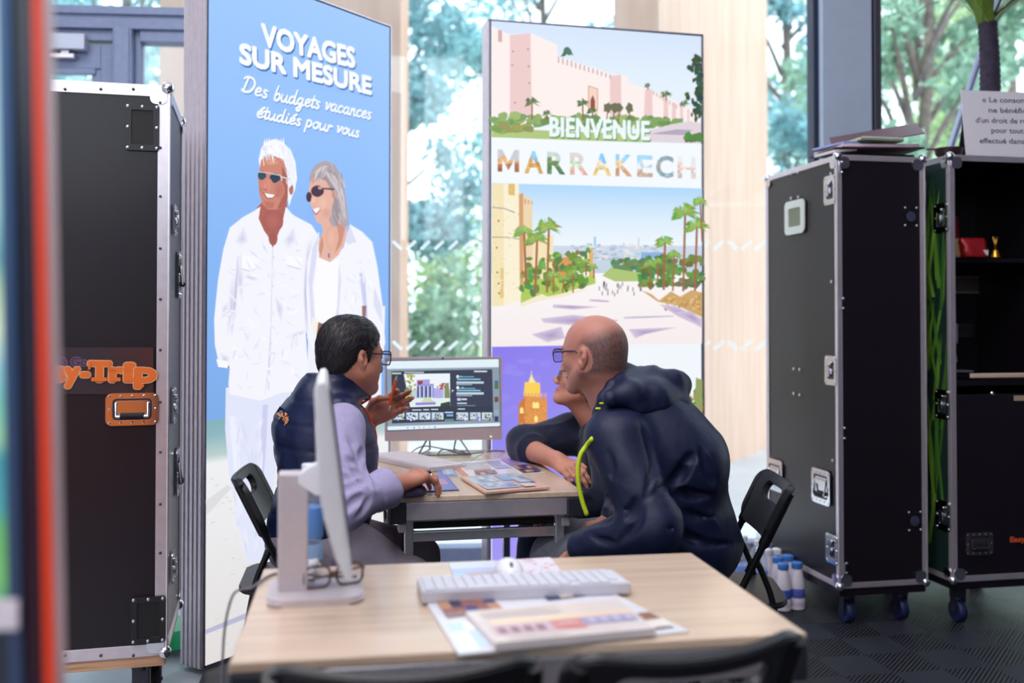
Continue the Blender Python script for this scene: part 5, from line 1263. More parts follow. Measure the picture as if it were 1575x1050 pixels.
def lines(R, u0, u1, v0, v1, n, col, h=.35):
    for k in range(n):
        v = v0 + (v1 - v0) * k / n; R(u0, v, u0 + (u1 - u0) * rt.uniform(.7, 1), v + (v1 - v0) / n * h, col)
def mosaic(R, u0, v0, u1, v1, nx, ny, cols):
    for i in range(nx):
        for j in range(ny):
            R(u0 + (u1 - u0) * i / nx, v0 + (v1 - v0) * j / ny, u0 + (u1 - u0) * (i + 1) / nx, v0 + (v1 - v0) * (j + 1) / ny, rt.choice(cols))
SEA = [(176, 200, 220), (160, 188, 214), (204, 216, 226), (220, 222, 224), (150, 170, 196)]; CITY = [(90, 70, 110), (150, 90, 80), (60, 60, 120), (190, 140, 110), (40, 40, 80), (210, 180, 160)]
# front table
def art_a(pr, R, m):
    R(0, 0, 1, 1, (176, 192, 230)); pr.up(); R(0, .62, .45, 1, (214, 218, 230)); R(.55, .1, 1, 1, (232, 226, 236)); pr.up()
    for k in range(24): c = m(rt.uniform(.58, .97), rt.uniform(.15, .95)); pr.add([(c[0] + rt.uniform(-.016, .016), c[1] + rt.uniform(-.012, .012)) for _ in range(3)], rt.choice([(214, 150, 170), (190, 170, 210), (236, 200, 206)]))
    put_text(pr, 'VOYAGES', m(.12, .28), m(.5, .28), .018, (236, 140, 90), .03, px=False)
flat_item('brochure', 'pale blue brochure with orange lettering under the white mouse', 'brochure', [(700, 893), (868, 884), (846, 857), (690, 866)], TZ, .003, art_a, group='brochures on the tables')
def art_b(pr, R, m):
    R(0, 0, 1, 1, (224, 224, 232)); pr.up(); mosaic(R, .03, .08, .36, .5, 5, 3, [(230, 240, 246), (200, 222, 240), (246, 248, 250), (170, 206, 214)]); mosaic(R, .05, .62, .35, .95, 5, 2, CITY); mosaic(R, .62, .72, .92, .97, 4, 2, [(60, 60, 120), (226, 150, 90), (236, 220, 210), (110, 110, 190)]); mosaic(R, .72, .06, .97, .3, 4, 2, [(206, 150, 100), (150, 100, 70), (236, 226, 220)])
flat_item('magazine', 'white magazine page under the white keyboard, overhanging the near table edge', 'magazine', [(706, 1006), (1060, 970), (905, 893), (655, 925)], TZ + .0005, .004, art_b, group='brochures on the tables')
def art_c(pr, R, m):
    R(0, 0, 1, 1, (220, 208, 206)); pr.up(); R(0, .62, 1, .98, (226, 214, 208)); R(.08, .5, 1, .64, (238, 214, 190)); R(.05, .2, .42, .46, (206, 180, 196)); R(.42, .2, .62, .48, (214, 140, 140)); R(.62, .28, .97, .5, (166, 170, 206)); pr.up()
    for k in range(4): R(.08 + k * .08, .24, .13 + k * .08, .40, (150, 110, 130))
    for k in range(4): R(.66 + k * .08, .31, .71 + k * .08, .45, (206, 190, 216))
    lines(R, .06, .6, .7, .95, 5, (216, 204, 206)); lines(R, .1, .5, .04, .16, 4, (216, 204, 210))
    put_text(pr, 'Ville', m(.46, .3), m(.58, .3), .012, (246, 226, 226), .02, px=False)
flat_item('newspaper', 'folded pale newspaper in front of the white keyboard', 'newspaper', [(762, 989), (1008, 966), (950, 921), (716, 940)], TZ + .0055, .012, art_c, pbr('newsprint', rgb(226, 216, 216), .8))
# back table
def art_d(pr, R, m):
    R(0, 0, 1, 1, (120, 130, 196)); pr.up(); R(.05, .05, .95, .95, (132, 140, 206)); R(.5, .35, .9, .7, (206, 150, 190)); R(.2, .15, .55, .35, (214, 150, 110))
flat_item('mouse_mat', 'bluish violet mouse mat under the hand of the man in the vest', 'mouse mat', [(612, 757), (706, 753), (686, 729), (606, 733)], TZ, .003, art_d, pbr('black_foam', rgb(40, 40, 54), .8))
def art_e(pr, R, m):
    R(0, 0, 1, 1, (232, 190, 166)); pr.up(); R(.06, .52, .52, .92, (206, 220, 232)); mosaic(R, .08, .55, .5, .9, 5, 2, SEA); mosaic(R, .55, .55, .95, .92, 4, 2, SEA); R(.07, .12, .62, .46, (222, 216, 222)); pr.up(); mosaic(R, .1, .18, .6, .42, 6, 2, SEA); R(.64, .08, .84, .28, (236, 224, 216)); mosaic(R, .7, .32, .96, .5, 3, 1, SEA); lines(R, .12, .56, .93, .99, 1, (236, 236, 236))
flat_item('brochure', 'open salmon coloured travel brochure near the front edge of the back table', 'brochure', [(747, 757), (846, 749), (793, 727), (708, 733)], TZ + .004, .006, art_e, pbr('salmon_paper', rgb(226, 184, 166), .6), group='brochures on the tables')
def art_f(pr, R, m):
    R(0, 0, 1, 1, (236, 232, 236)); pr.up(); R(0, 0, .07, 1, (226, 150, 110)); lines(R, .12, .5, .45, .92, 6, (190, 186, 206)); R(.2, .3, .42, .42, (226, 130, 90)); R(.5, .4, .72, .9, (226, 226, 236)); pr.up(); lines(R, .5, .7, .4, .92, 7, (150, 140, 200)); mosaic(R, .74, .5, .97, .95, 3, 3, [(130, 120, 220), (170, 160, 230), (190, 150, 200)]); mosaic(R, .74, .06, .98, .46, 5, 4, CITY); mosaic(R, .16, .06, .42, .24, 5, 2, [(150, 140, 160), (110, 100, 130), (200, 190, 200)])
flat_item('brochure', 'white travel brochure with a city picture near the woman\'s forearm', 'brochure', [(716, 735), (839, 727), (794, 704), (690, 711)], TZ, .003, art_f, group='brochures on the tables')
def art_g(pr, R, m):
    R(0, 0, 1, 1, (150, 170, 214)); pr.up(); mosaic(R, .1, .1, .9, .9, 4, 3, [(130, 150, 206), (180, 200, 226), (110, 130, 180), (214, 224, 236)])
flat_item('brochure', 'small blue leaflet between the pale grey keyboard and the white brochure', 'brochure', [(676, 733), (705, 732), (688, 707), (662, 708)], TZ, .002, art_g, group='brochures on the tables')

# ================================================================ small things on the front table
TORT = pbr('tortoiseshell', rgb(96, 62, 34), .25, 0, 90, .7)
def glasses_mesh(M, fr_mat, parent, name='eyeglasses', w=.138, lw=.052, lh=.040, temple=.135, top=None):
    """M: x forward, y left, z up, origin at the bridge"""
    bm = B()
    for s in (-1, 1):
        cy = s * (w / 2 - lw / 2 - .003)
        rim = [M @ Vector((-.004 * (abs(y) / .03), cy + y, z)) for (y, z) in rrect(lw, lh, .014, 4)]
        tube(bm, rim, .0022 if top is None else [.0026 if (M.inverted() @ q).z > 0 else .0015 for q in rim], 6, closed=True)
        hx = -.006
        tube(bm, [M @ Vector(q) for q in ((hx, s * (w / 2 - .002), lh * .28), (-.02, s * (w / 2 + .003), lh * .28), (-temple * .72, s * (w / 2 + .004), lh * .22), (-temple, s * (w / 2), -.016))], [.003, .0026, .0024, .003], 6)
    tube(bm, [M @ Vector(q) for q in ((.0, -.010, .006), (.004, 0, .009), (.0, .010, .006))], .002, 6)
    f = obj(name, bm, fr_mat, parent, smooth='all')
    bm = B()
    for s in (-1, 1):
        cy = s * (w / 2 - lw / 2 - .003); prism(bm, rrect(lw - .002, lh - .002, .013, 4), -.0006, .0006, M @ MX((-.002, cy, 0), (0, 1, 0), (0, 0, 1), (1, 0, 0)))
    g_ = obj('lenses', bm, EYEGLASS, f)
    for o_ in (f, g_): o_.data.transform(world_inv(parent))
    return f
q = onz(513, 897, TZ + .02)
ge = thing('eyeglasses', 'folded tortoiseshell glasses lying on the base of the white computer', 'glasses', (q.x, q.y, TZ + .0145), math.radians(-62))
bm = B()
for s in (-1, 1):
    rim = [Vector((0, s * .034 + y, .022 + z)) for (y, z) in rrect(.054, .042, .015, 4)]
    tube(bm, rim, .0026, 6, closed=True)
tube(bm, [(0, -.008, .026), (.004, 0, .03), (0, .008, .026)], .0024, 6); obj('frame', bm, TORT, ge, smooth='all')
bm = B()
for s in (-1, 1): prism(bm, rrect(.052, .040, .014, 4), -.0006, .0006, MX((0, s * .034, .022), (0, 1, 0), (0, 0, 1), (1, 0, 0)))
obj('lenses', bm, EYEGLASS, ge)
for s in (-1, 1):
    bm = B(); tube(bm, [(-.002, s * .064, .03), (-.012, s * .064, .03), (-.022 - .006 * s, s * .02, .018), (-.026 - .006 * s, -s * .055, .008)], [.003, .003, .0026, .0032], 6); obj('temple_arm', bm, TORT, ge, smooth='all')
def bottle(name, label, cat, loc, prof, mat, cap_prof, cap_mat, bands, group=None):
    t = thing(name, label, cat, loc, 0, group)
    bm = B(); lathe(bm, prof, 24); obj('bottle_body', bm, mat, t, smooth=True)
    bm = B(); lathe(bm, cap_prof, 20); obj('cap', bm, cap_mat, t, smooth=True)
    for nm, z0_, z1_, r_, c in bands:
        bm = B(); lathe(bm, [(r_, z0_), (r_ + .0006, z0_ + .002), (r_ + .0006, z1_ - .002), (r_, z1_)], 24); obj(nm, bm, pbr('label_%d_%d_%d' % c, rgb(*c), .45), t, smooth=True)
    return t
WB = [(.026, 0), (.031, .006), (.032, .05), (.030, .055), (.032, .06), (.032, .13), (.030, .135), (.032, .14), (.030, .165), (.020, .19), (.0135, .20), (.0135, .212)]
CAPB = [(.0145, .205), (.015, .207), (.015, .222), (.013, .224)]
q = onz(471, 871, TZ); bottle('water_bottle', 'small clear water bottle with blue label behind the white computer', 'bottle', (q.x, q.y + .02, TZ + .001), WB, CLEARPET, CAPB, WHITEPLASTIC, [('label', .062, .128, .0325, (96, 150, 226)), ('lower_label', .012, .048, .0325, (150, 190, 236))])
# crumpled tissue behind the computer
q = onz(472, 886, TZ); bm = B(); bmesh.ops.create_icosphere(bm, subdivisions=4, radius=.028)
for v in bm.verts: v.co *= 1 + .35 * mnoise.noise(v.co * 60) + .2 * mnoise.noise(v.co * 140); v.co.z = max(v.co.z * .7, -.018) + .019
tis = obj('tissue', bm, pbr('white_tissue', rgb(240, 240, 246), .8), smooth='all'); tis.location = (q.x + .006, q.y - .015, TZ + .001); tag(tis, 'crumpled white tissue behind the white computer', 'tissue')

# ================================================================ on top of the right hand cases
ct1 = Mth(case1); zc1 = zr1 + .004
def on1(px, py, z): # place over case 1 near its front
    return at(px, py, 4.35)
MAROON = pbr('maroon_card', rgb(78, 26, 48), .55, 0, 20, .08)
def slab_item(name, label, cat, pxl, pxr, py, Y, depth, thick, mat, z, rz=0.0, tilt=0.0, roll=0.0, group='papers piled on the right hand case'):
    a, b = at(pxl, py, Y), at(pxr, py, Y); W = (b - a).length
    bm = B(); box(bm, (0, depth / 2, thick / 2), (W, depth, thick), min(.002, thick * .3))
    o = obj(name, bm, mat); o.location = ((a.x + b.x) / 2, Y, z); o.rotation_euler = (tilt, roll, CR + rz); tag(o, label, cat, group); return o
Yp = 4.28
slab_item('tablet', 'flat black tablet at the bottom of the folder pile', 'tablet', 1297, 1412, 230, Yp, .20, .014, BLACKPLASTIC, zc1, .0)
slab_item('folder', 'maroon card folder low in the pile, under the white papers', 'folder', 1280, 1428, 222, Yp - .04, .26, .006, MAROON, zc1 + .030, -.05, 0, -.025)
slab_item('booklet', 'pale booklet with rounded corner at the left of the folder pile', 'booklet', 1281, 1322, 224, Yp - .05, .15, .012, PAPER, zc1 + .015, .12, 0, -.12)
slab_item('paper_sheets', 'pinkish white paper sheets fanned in the middle of the folder pile', 'paper', 1290, 1422, 213, Yp - .03, .24, .014, pbr('pinkish_paper', rgb(222, 204, 220), .6), zc1 + .038, .03, 0, -.03)
slab_item('paper_sheets', 'bluish paper sheets sticking out left in the folder pile', 'paper', 1291, 1350, 210, Yp - .04, .2, .010, pbr('bluish_paper', rgb(150, 166, 214), .6), zc1 + .053, .2, 0, -.10)
nb = slab_item('notebook', 'spiral notebook with yellow green edge near the top of the folder pile', 'notebook', 1320, 1395, 207, Yp - .05, .16, .012, pbr('yellow_green_card', rgb(176, 186, 150), .6), zc1 + .062, .02)
bm = B()
for k in range(24): 
    u = -.095 + .19 * k / 23; tube(bm, [(u, -.004, .002), (u, -.008, .008), (u, -.004, .015), (u, .004, .013)], .0011, 5)
obj('spiral_binding', bm, STEEL, nb, smooth='all')
slab_item('folder', 'maroon folder lying open and tilted on top of the pile', 'folder', 1283, 1418, 208, Yp - .0, .30, .004, MAROON, zc1 + .066, -.50, math.radians(19), math.radians(-7))
# bowl with a thin handle on the open case
q = at(1462, 237, 4.32); bw = thing('bowl', 'small dark wooden bowl between the folders and the printed sign', 'bowl', (q.x + .01, 4.36, za1 + .004))
bm = B(); lathe(bm, [(.030, 0), (.040, .004), (.055, .022), (.060, .048), (.057, .049), (.050, .026), (.036, .010), (.005, .008)], 28); obj('bowl_body', bm, pbr('dark_wood', rgb(58, 42, 46), .4, 0, 30, .2), bw, smooth=True)
bm = B(); tube(bm, [(-.02, 0, .03), (-.06, -.01, .044), (-.105, -.02, .041)], [.004, .003, .004], 6); obj('spoon_handle', bm, pbr('dark_wood', rgb(58, 42, 46), .4), bw, smooth='all')
# printed sign
zs0 = za1 + .006
a = at(1490, 237, 4.30); b = at(1575, 240, 4.30)
sg_ = thing('sign', 'white printed notice standing on the open case in front of the yucca', 'sign', (a.x + .21, a.y + .05, zs0), math.radians(8))
WS_, HS_ = .43, .305; tl = math.radians(7)
Ms = Matrix.Rotation(-tl, 4, 'X')
bm = B(); vs = box(bm, (0, 0, HS_ / 2), (WS_, .003, HS_), .0008); xf(bm, vs, Ms); obj('card', bm, pbr('white_card', rgb(226, 222, 232), .5), sg_)
Mg = Mth(sg_) @ Ms
for txt, a0, b0 in (('« Le consommateur', (1511, 157), (1521 + 98, 159.3)), ('ne bénéficie pas', (1521, 173), (1521 + 90, 175)), ("d'un droit de rétractation", (1501, 188.5), (1501 + 126, 191)), ('pour tout achat', (1525, 204), (1525 + 80, 206)), ('effectué dans ce salon »', (1507, 220), (1507 + 124, 222))):
    pr = Print(Mg @ Vector((0, -.0022, 0)), Mg.to_3x3() @ Vector((1, 0, 0)), Mg.to_3x3() @ Vector((0, 0, 1)), Mg.to_3x3() @ Vector((0, -1, 0)), .0004)
    put_text(pr, txt, a0, b0, .0245, (70, 66, 90), .012); pr.build('text_line', PRINT, sg_)
bm = B(); vs = box(bm, (0, 0, 0), (.25, .004, .24), 0, Matrix.Rotation(math.radians(14), 3, 'X')); xf(bm, vs, UP((-.06, .085, .12))); obj('easel_back', bm, BLACKPLASTIC, sg_)
# yucca in a pot behind the sign
q = at(1519, 130, 4.60)
yu = thing('potted_yucca', 'yucca with dark ringed trunk and green blades behind the printed sign', 'plant', (q.x, 4.60, za1 + .004))
bm = B(); lathe(bm, [(.07, 0), (.08, .005), (.095, .15), (.10, .155), (.10, .17), (.088, .17), (.085, .15), (.01, .14)], 26); obj('pot', bm, BLACKPLASTIC, yu, smooth=True)
zz0 = .14; ztop_ = at(1519, 36, 4.60).z - za1
bm = B(); rr = []; pts = []
for k in range(41):
    f = k / 40; pts.append((.012 * math.sin(f * 3), 0, zz0 + (ztop_ - zz0) * f)); rr.append(.046 - .006 * f + (.0035 if k % 2 else 0))
tube(bm, pts, rr, 14); obj('stem', bm, pbr('dark_ringed_bark', rgb(48, 40, 60), .8, 0, 40, .35, .5, 60), yu, smooth=True)
bm = B()
ry = random.Random(3)
for k in range(38):
    a_ = ry.uniform(0, 2 * PI); lean_ = ry.uniform(.1, 1.25) if k > 10 else ry.uniform(.05, .35); L_ = ry.uniform(.38, .6); w_ = ry.uniform(.016, .024)
    d = Vector((math.cos(a_), math.sin(a_), 0)); s = Vector((-d.y, d.x, 0)); prev = None
    for i in range(7):
        f = i / 6; an = lean_ * (.45 + .75 * f); c = Vector((0, 0, ztop_ - .03)) + d * (.012 + L_ * f * math.sin(an)) + Vector((0, 0, L_ * f * math.cos(an))); ww = w_ * (1 - f) ** .7 * (1.0 if f > .05 else 1.4) + .001
        cur = [bm.verts.new(c - s * ww), bm.verts.new(c + d * -.003), bm.verts.new(c + s * ww)]
        if prev: bm.faces.new((prev[0], prev[1], cur[1], cur[0])); bm.faces.new((prev[1], prev[2], cur[2], cur[1]))
        prev = cur
obj('blades', bm, pbr('yucca_green', rgb(120, 150, 60), .45, 0, 9, .3), yu, smooth='all')
# grey pole leaning behind
a = at(1465, 217, 5.16); b = at(1505, 95, 5.19); dq = (b - a)
bm = B(); tube(bm, [a - dq * (a.z / dq.z) , b + dq * 1.2], .019, 14); tag(obj('pole', bm, pbr('grey_pole', rgb(150, 162, 196), .4, .3), smooth=True), 'slanting grey pole against the window behind the bowl', 'pole')

# ================================================================ inside the open case
zsh = zs + .0
D2 = .65
def in2(px, py, dy): return F2(px, py, -D2 / 2 + dy)
def place2(name, label, cat, lp): 
    w_ = M2 @ Vector(lp); return thing(name, label, cat, w_, CR)
def pouch(name, label, lp, w_, h_, d_, mat, lean=0.0, seed=1):
    t = place2(name, label, 'bag', lp); bm = B(); bmesh.ops.create_cube(bm, size=1); bmesh.ops.subdivide_edges(bm, edges=bm.edges[:], cuts=7, use_grid_fill=True)
    for v in bm.verts:
        x, y, z_ = v.co; f = z_ + .5; pin = 1 - .75 * f ** 2.5; q_ = 1 - .5 * (2 * abs(x)) ** 4
        n_ = mnoise.noise(Vector((x * 4 + seed, y * 4, z_ * 4))) * .14
        v.co = Vector((x * w_ * (1 + n_) + lean * f * w_, y * d_ * pin * q_ * (1 + n_), f * h_ * (1 + n_ * .4)))
    obj('pouch', bm, mat, t, smooth='all'); return t
REDF = pbr('red_foil', rgb(172, 30, 40), .3, .2, 20, .15)
q = in2(1474, 391, .14); pouch('paper_bag', 'beige paper bag at the left of the bar shelf', (q.x, q.y + .03, zsh + .001), .055, .085, .06, pbr('kraft_paper', rgb(176, 140, 110), .8, 0, 30, .1))
q = in2(1501, 391, .12); rb = pouch('coffee_bag', 'crumpled red foil bag lying on the bar shelf', (q.x, q.y + .01, zsh + .001), .12, .085, .07, REDF, -.1, 5)
bm = B(); box(bm, (.03, -.033, .02), (.028, .002, .022)); obj('price_label', bm, PAPER, rb)
q = in2(1466, 391, .22); pouch('coffee_bag', 'upright dark red bag behind the beige paper bag', (q.x + .012, q.y + .02, zsh + .001), .05, .19, .05, pbr('dark_red_foil', rgb(120, 14, 28), .4), 0, 9)
q = in2(1531, 391, .10); bl = place2('hand_bell', 'small brass bell standing on the bar shelf', 'bell', (q.x, q.y, zsh + .001))
BRASS = pbr('brass', rgb(214, 160, 60), .3, .9)
bm = B(); lathe(bm, [(.020, 0), (.019, .006), (.014, .018), (.011, .03), (.004, .036)], 20); obj('bell_body', bm, BRASS, bl, smooth=True)
bm = B(); 
for s in (-1, 0, 1): tube(bm, [(0, 0, .034), (s * .003, 0, .06), (s * .012, 0, .09)], [.004, .003, .002], 6)
obj('bell_grip', bm, BRASS, bl, smooth='all')
q = in2(1500, 438, D2 - .022); td = place2('serving_tray', 'oblong greyish metal tray hung inside the bar cupboard', 'tray', (q.x - .012, q.y - .004, q.z))
bm = B(); ringprism(bm, rrect(.23, .085, .02), rrect(.212, .068, .014), 0, .008, FR((0, 0, 0))); obj('rim', bm, pbr('dull_tin', rgb(170, 160, 156), .35, .3), td)
bm = B(); prism(bm, rrect(.214, .07, .014), 0, .002, FR((0, 0, 0))); obj('tray_bottom', bm, pbr('smoked_tin', rgb(116, 108, 100), .3, .2), td)
zc = zsplit - .01
cm = place2('coffee_machine', 'black coffee machine in the shade of the bar cupboard', 'coffee machine', (-.13, -.06, zc + .001))
bm = B(); box(bm, (0, 0, .015), (.16, .24, .03), .004); box(bm, (0, .07, .13), (.14, .10, .23), .01); box(bm, (0, -.0, .215), (.14, .20, .07), .012); obj('housing', bm, pbr('gloss_black', rgb(14, 14, 20), .15), cm)
bm = B(); prism(bm, rrect(.012, .09, .004), 0, .006, FR((-.03, -.101, .2))); obj('chrome_strip', bm, CHROME, cm)
bm = B(); tube(bm, [(-.052, -.09, .16), (-.047, -.11, .12), (-.042, -.115, .075)], [.005, .008, .007], 8); obj('lever', bm, pbr('beige_plastic', rgb(196, 180, 166), .5), cm, smooth='all')
bm = B(); box(bm, (.0, -.07, .034), (.10, .08, .006), .001); obj('drip_tray', bm, STEEL, cm)

# ================================================================ bottles on the floor by the right hand case
MB_ = [(.030, 0), (.034, .004), (.034, .10), (.033, .125), (.024, .17), (.021, .18), (.021, .188)]; MCAP = [(.0235, .182), (.0245, .184), (.0245, .206), (.022, .208)]
MILK = pbr('milk_bottle_plastic', rgb(226, 220, 232), .35, 0, 20, .02); BCAP = pbr('blue_cap', rgb(70, 130, 214), .4)
k = 0
for px, py, lab, bandc in ((1205, 938, 'milk bottle with blue cap in front, left one of the nearest pair by the case', (60, 96, 190)), (1226, 936, 'milk bottle with blue cap in front, right one of the nearest pair by the case', (90, 100, 190)), (1197, 926, 'milk bottle with a green band tucked behind the nearest pair', (110, 170, 90)), (1213, 923, 'milk bottle with blue cap just behind the nearest pair', (120, 150, 214)), (1180, 912, 'plain white milk bottle in the back of the pack by the chair', (226, 226, 236)), (1196, 911, 'plain white milk bottle at the back of the pack next to the case side', (214, 220, 236))):
    q = onz(px, py, 0); bottle('milk_bottle', lab, 'bottle', (q.x, q.y, .001), MB_, MILK, MCAP, BCAP if k < 4 else WHITEPLASTIC, [('label', .055, .095, .0345, bandc), ('lower_label', .02, .045, .0345, (214, 204, 226))], 'pack of milk bottles on the floor'); k += 1
WB2 = [(.036, 0), (.042, .008), (.043, .07), (.040, .078), (.043, .086), (.043, .17), (.040, .178), (.043, .186), (.041, .22), (.026, .26), (.0145, .272), (.0145, .285)]; CAPB2 = [(.016, .276), (.0165, .278), (.0165, .296), (.014, .298)]
for px, Y, lab, c in ((1165, 4.52, 'large water bottle with blue label behind the right hand chair', (90, 130, 214)), (1144, 4.62, 'large water bottle half hidden behind the man in the navy jacket', (120, 150, 220)), (1176, 5.0, 'large clear bottle with handle standing next to the case side', (200, 210, 230)), (1128, 4.75, 'bottle with a red label close behind the man in the navy jacket', (206, 60, 70))):
    q = at(px, 800, Y); bottle('water_bottle', lab, 'bottle', (q.x, q.y, .001), WB2, CLEARPET, CAPB2, WHITEPLASTIC if c[0] < 190 else pbr('red_cap', rgb(206, 50, 60), .4), [('label', .09, .165, .0435, c)], 'water bottles on the floor')
# shrink-wrapped bag with green base beside the left case
q = onz(272, 1000, 0); pb = thing('plastic_bag', 'clear plastic bag with bright green bottom between left case and blue light box', 'bag', (-1.36, 4.0, .001))
bm = B()
for i in range(0, 1): lathe(bm, [(.11, .05), (.115, .08), (.10, .2), (.06, .36), (.02, .5), (.004, .55)], 14)
for v in bm.verts: v.co += Vector((mnoise.noise(v.co * 20), mnoise.noise(v.co * 20 + Vector((5, 0, 0))), 0)) * .02
obj('clear_film', bm, CLEARPET, pb, smooth='all')
bm = B(); lathe(bm, [(.10, 0), (.115, .01), (.116, .07), (.11, .08)], 18); obj('green_base', bm, pbr('bright_green_plastic', rgb(40, 190, 120), .3), pb, smooth=True)

# ================================================================ orange edged display panel, close to the camera at left
tp = thing('display_panel', 'tall blurred display panel with orange red edge close to the camera at left', 'display panel', (0, 0, 0))
Yt = 1.0; ly = lambda px: (px - CX) / F_PX * Yt
bm = B(); H0, H1 = .0, 2.1; lean = 28.0 / 1050 / 1.0
def tbox(bm, px0, px1, y0, y1, z0_=.02, z1_=2.05):
    vs = box(bm, ((ly(px0) + ly(px1)) / 2, (y0 + y1) / 2, (z0_ + z1_) / 2), (ly(px1) - ly(px0), y1 - y0, z1_ - z0_), .001)
    for v in vs: v.co.x -= (v.co.z - 1.25) * lean
tbox(bm, 22, 68, .99, 1.008); obj('bezel', bm, pbr('navy_black_gloss', rgb(16, 26, 48), .25), tp)
bm = B(); tbox(bm, 17, 38, .985, .992); obj('bezel_strip', bm, pbr('slate_blue_metal', rgb(52, 84, 124), .35, .3), tp)
bm = B(); tbox(bm, 68, 85, .988, .991); obj('orange_edge', bm, pbr('orange_red_edge', rgb(236, 66, 24), .4), tp)
bm = B(); tbox(bm, 68, 84.5, .991, 1.014); obj('side_trim', bm, pbr('pinkish_aluminium', rgb(236, 196, 200), .4, .2), tp)
bm = B(); tbox(bm, -420, 22, 1.0, 1.008); obj('back_shell', bm, BLACKPLASTIC, tp)
bm = B(); box(bm, ((ly(-420) + ly(90)) / 2 + .018, 1.03, .011), (ly(90) - ly(-420) + .02, .3, .02), .004); obj('foot_plate', bm, BLACKMETAL, tp)
ps = Print((0, .9985, 0), (1, 0, 0), (0, 0, 1), (0, -1, 0), .0002)
cols = [(.2, (10, 20, 30)), (.72, (14, 28, 40)), (.985, (20, 40, 56)), (.995, (60, 130, 130)), (1.04, (110, 180, 110)), (1.09, (96, 176, 110)), (1.11, (70, 160, 170)), (1.16, (60, 150, 170)), (1.18, (150, 206, 170)), (1.22, (120, 200, 190)), (1.25, (150, 206, 226)), (1.29, (226, 246, 220)), (1.33, (190, 226, 190)), (1.36, (110, 180, 190)), (1.41, (170, 226, 230)), (1.5, (190, 236, 250)), (1.62, (206, 240, 255)), (2.03, (206, 240, 255))]
for (z0_, ca), (z1_, cb) in zip(cols, cols[1:]):
    sh = lambda z_: -(z_ - 1.25) * lean
    ps.add([(ly(-400) + sh(z0_), z0_), (ly(17) + sh(z0_), z0_), (ly(17) + sh(z1_), z1_), (ly(-400) + sh(z1_), z1_)], [ca, ca, cb, cb])
ps.build('lit_picture', SCREEN, tp)
bm = B(); z_ = at(20, 946, .98).z; box(bm, (ly(5), .983, z_), (ly(46) - ly(-36), .003, .03), .001); obj('white_card', bm, pbr('white_card', rgb(226, 222, 232), .5), tp)

# ================================================================ unseen orange block, added behind the camera for its reflection in the chrome
ct = thing('orange_reflector', 'added orange block behind the viewer, reflected in the chrome case handle', 'reflector', (-1.3, -1.1, 0), 0)
bm = B(); box(bm, (0, 0, .52), (2.2, .45, 1.04), .01); obj('reflector_front', bm, pbr('orange_reflector_paint', rgb(240, 120, 40), .5, 0, 10, .04), ct)
bm = B(); box(bm, (0, 0, 1.06), (2.3, .55, .04), .006); obj('reflector_top', bm, WHITEPLASTIC, ct)
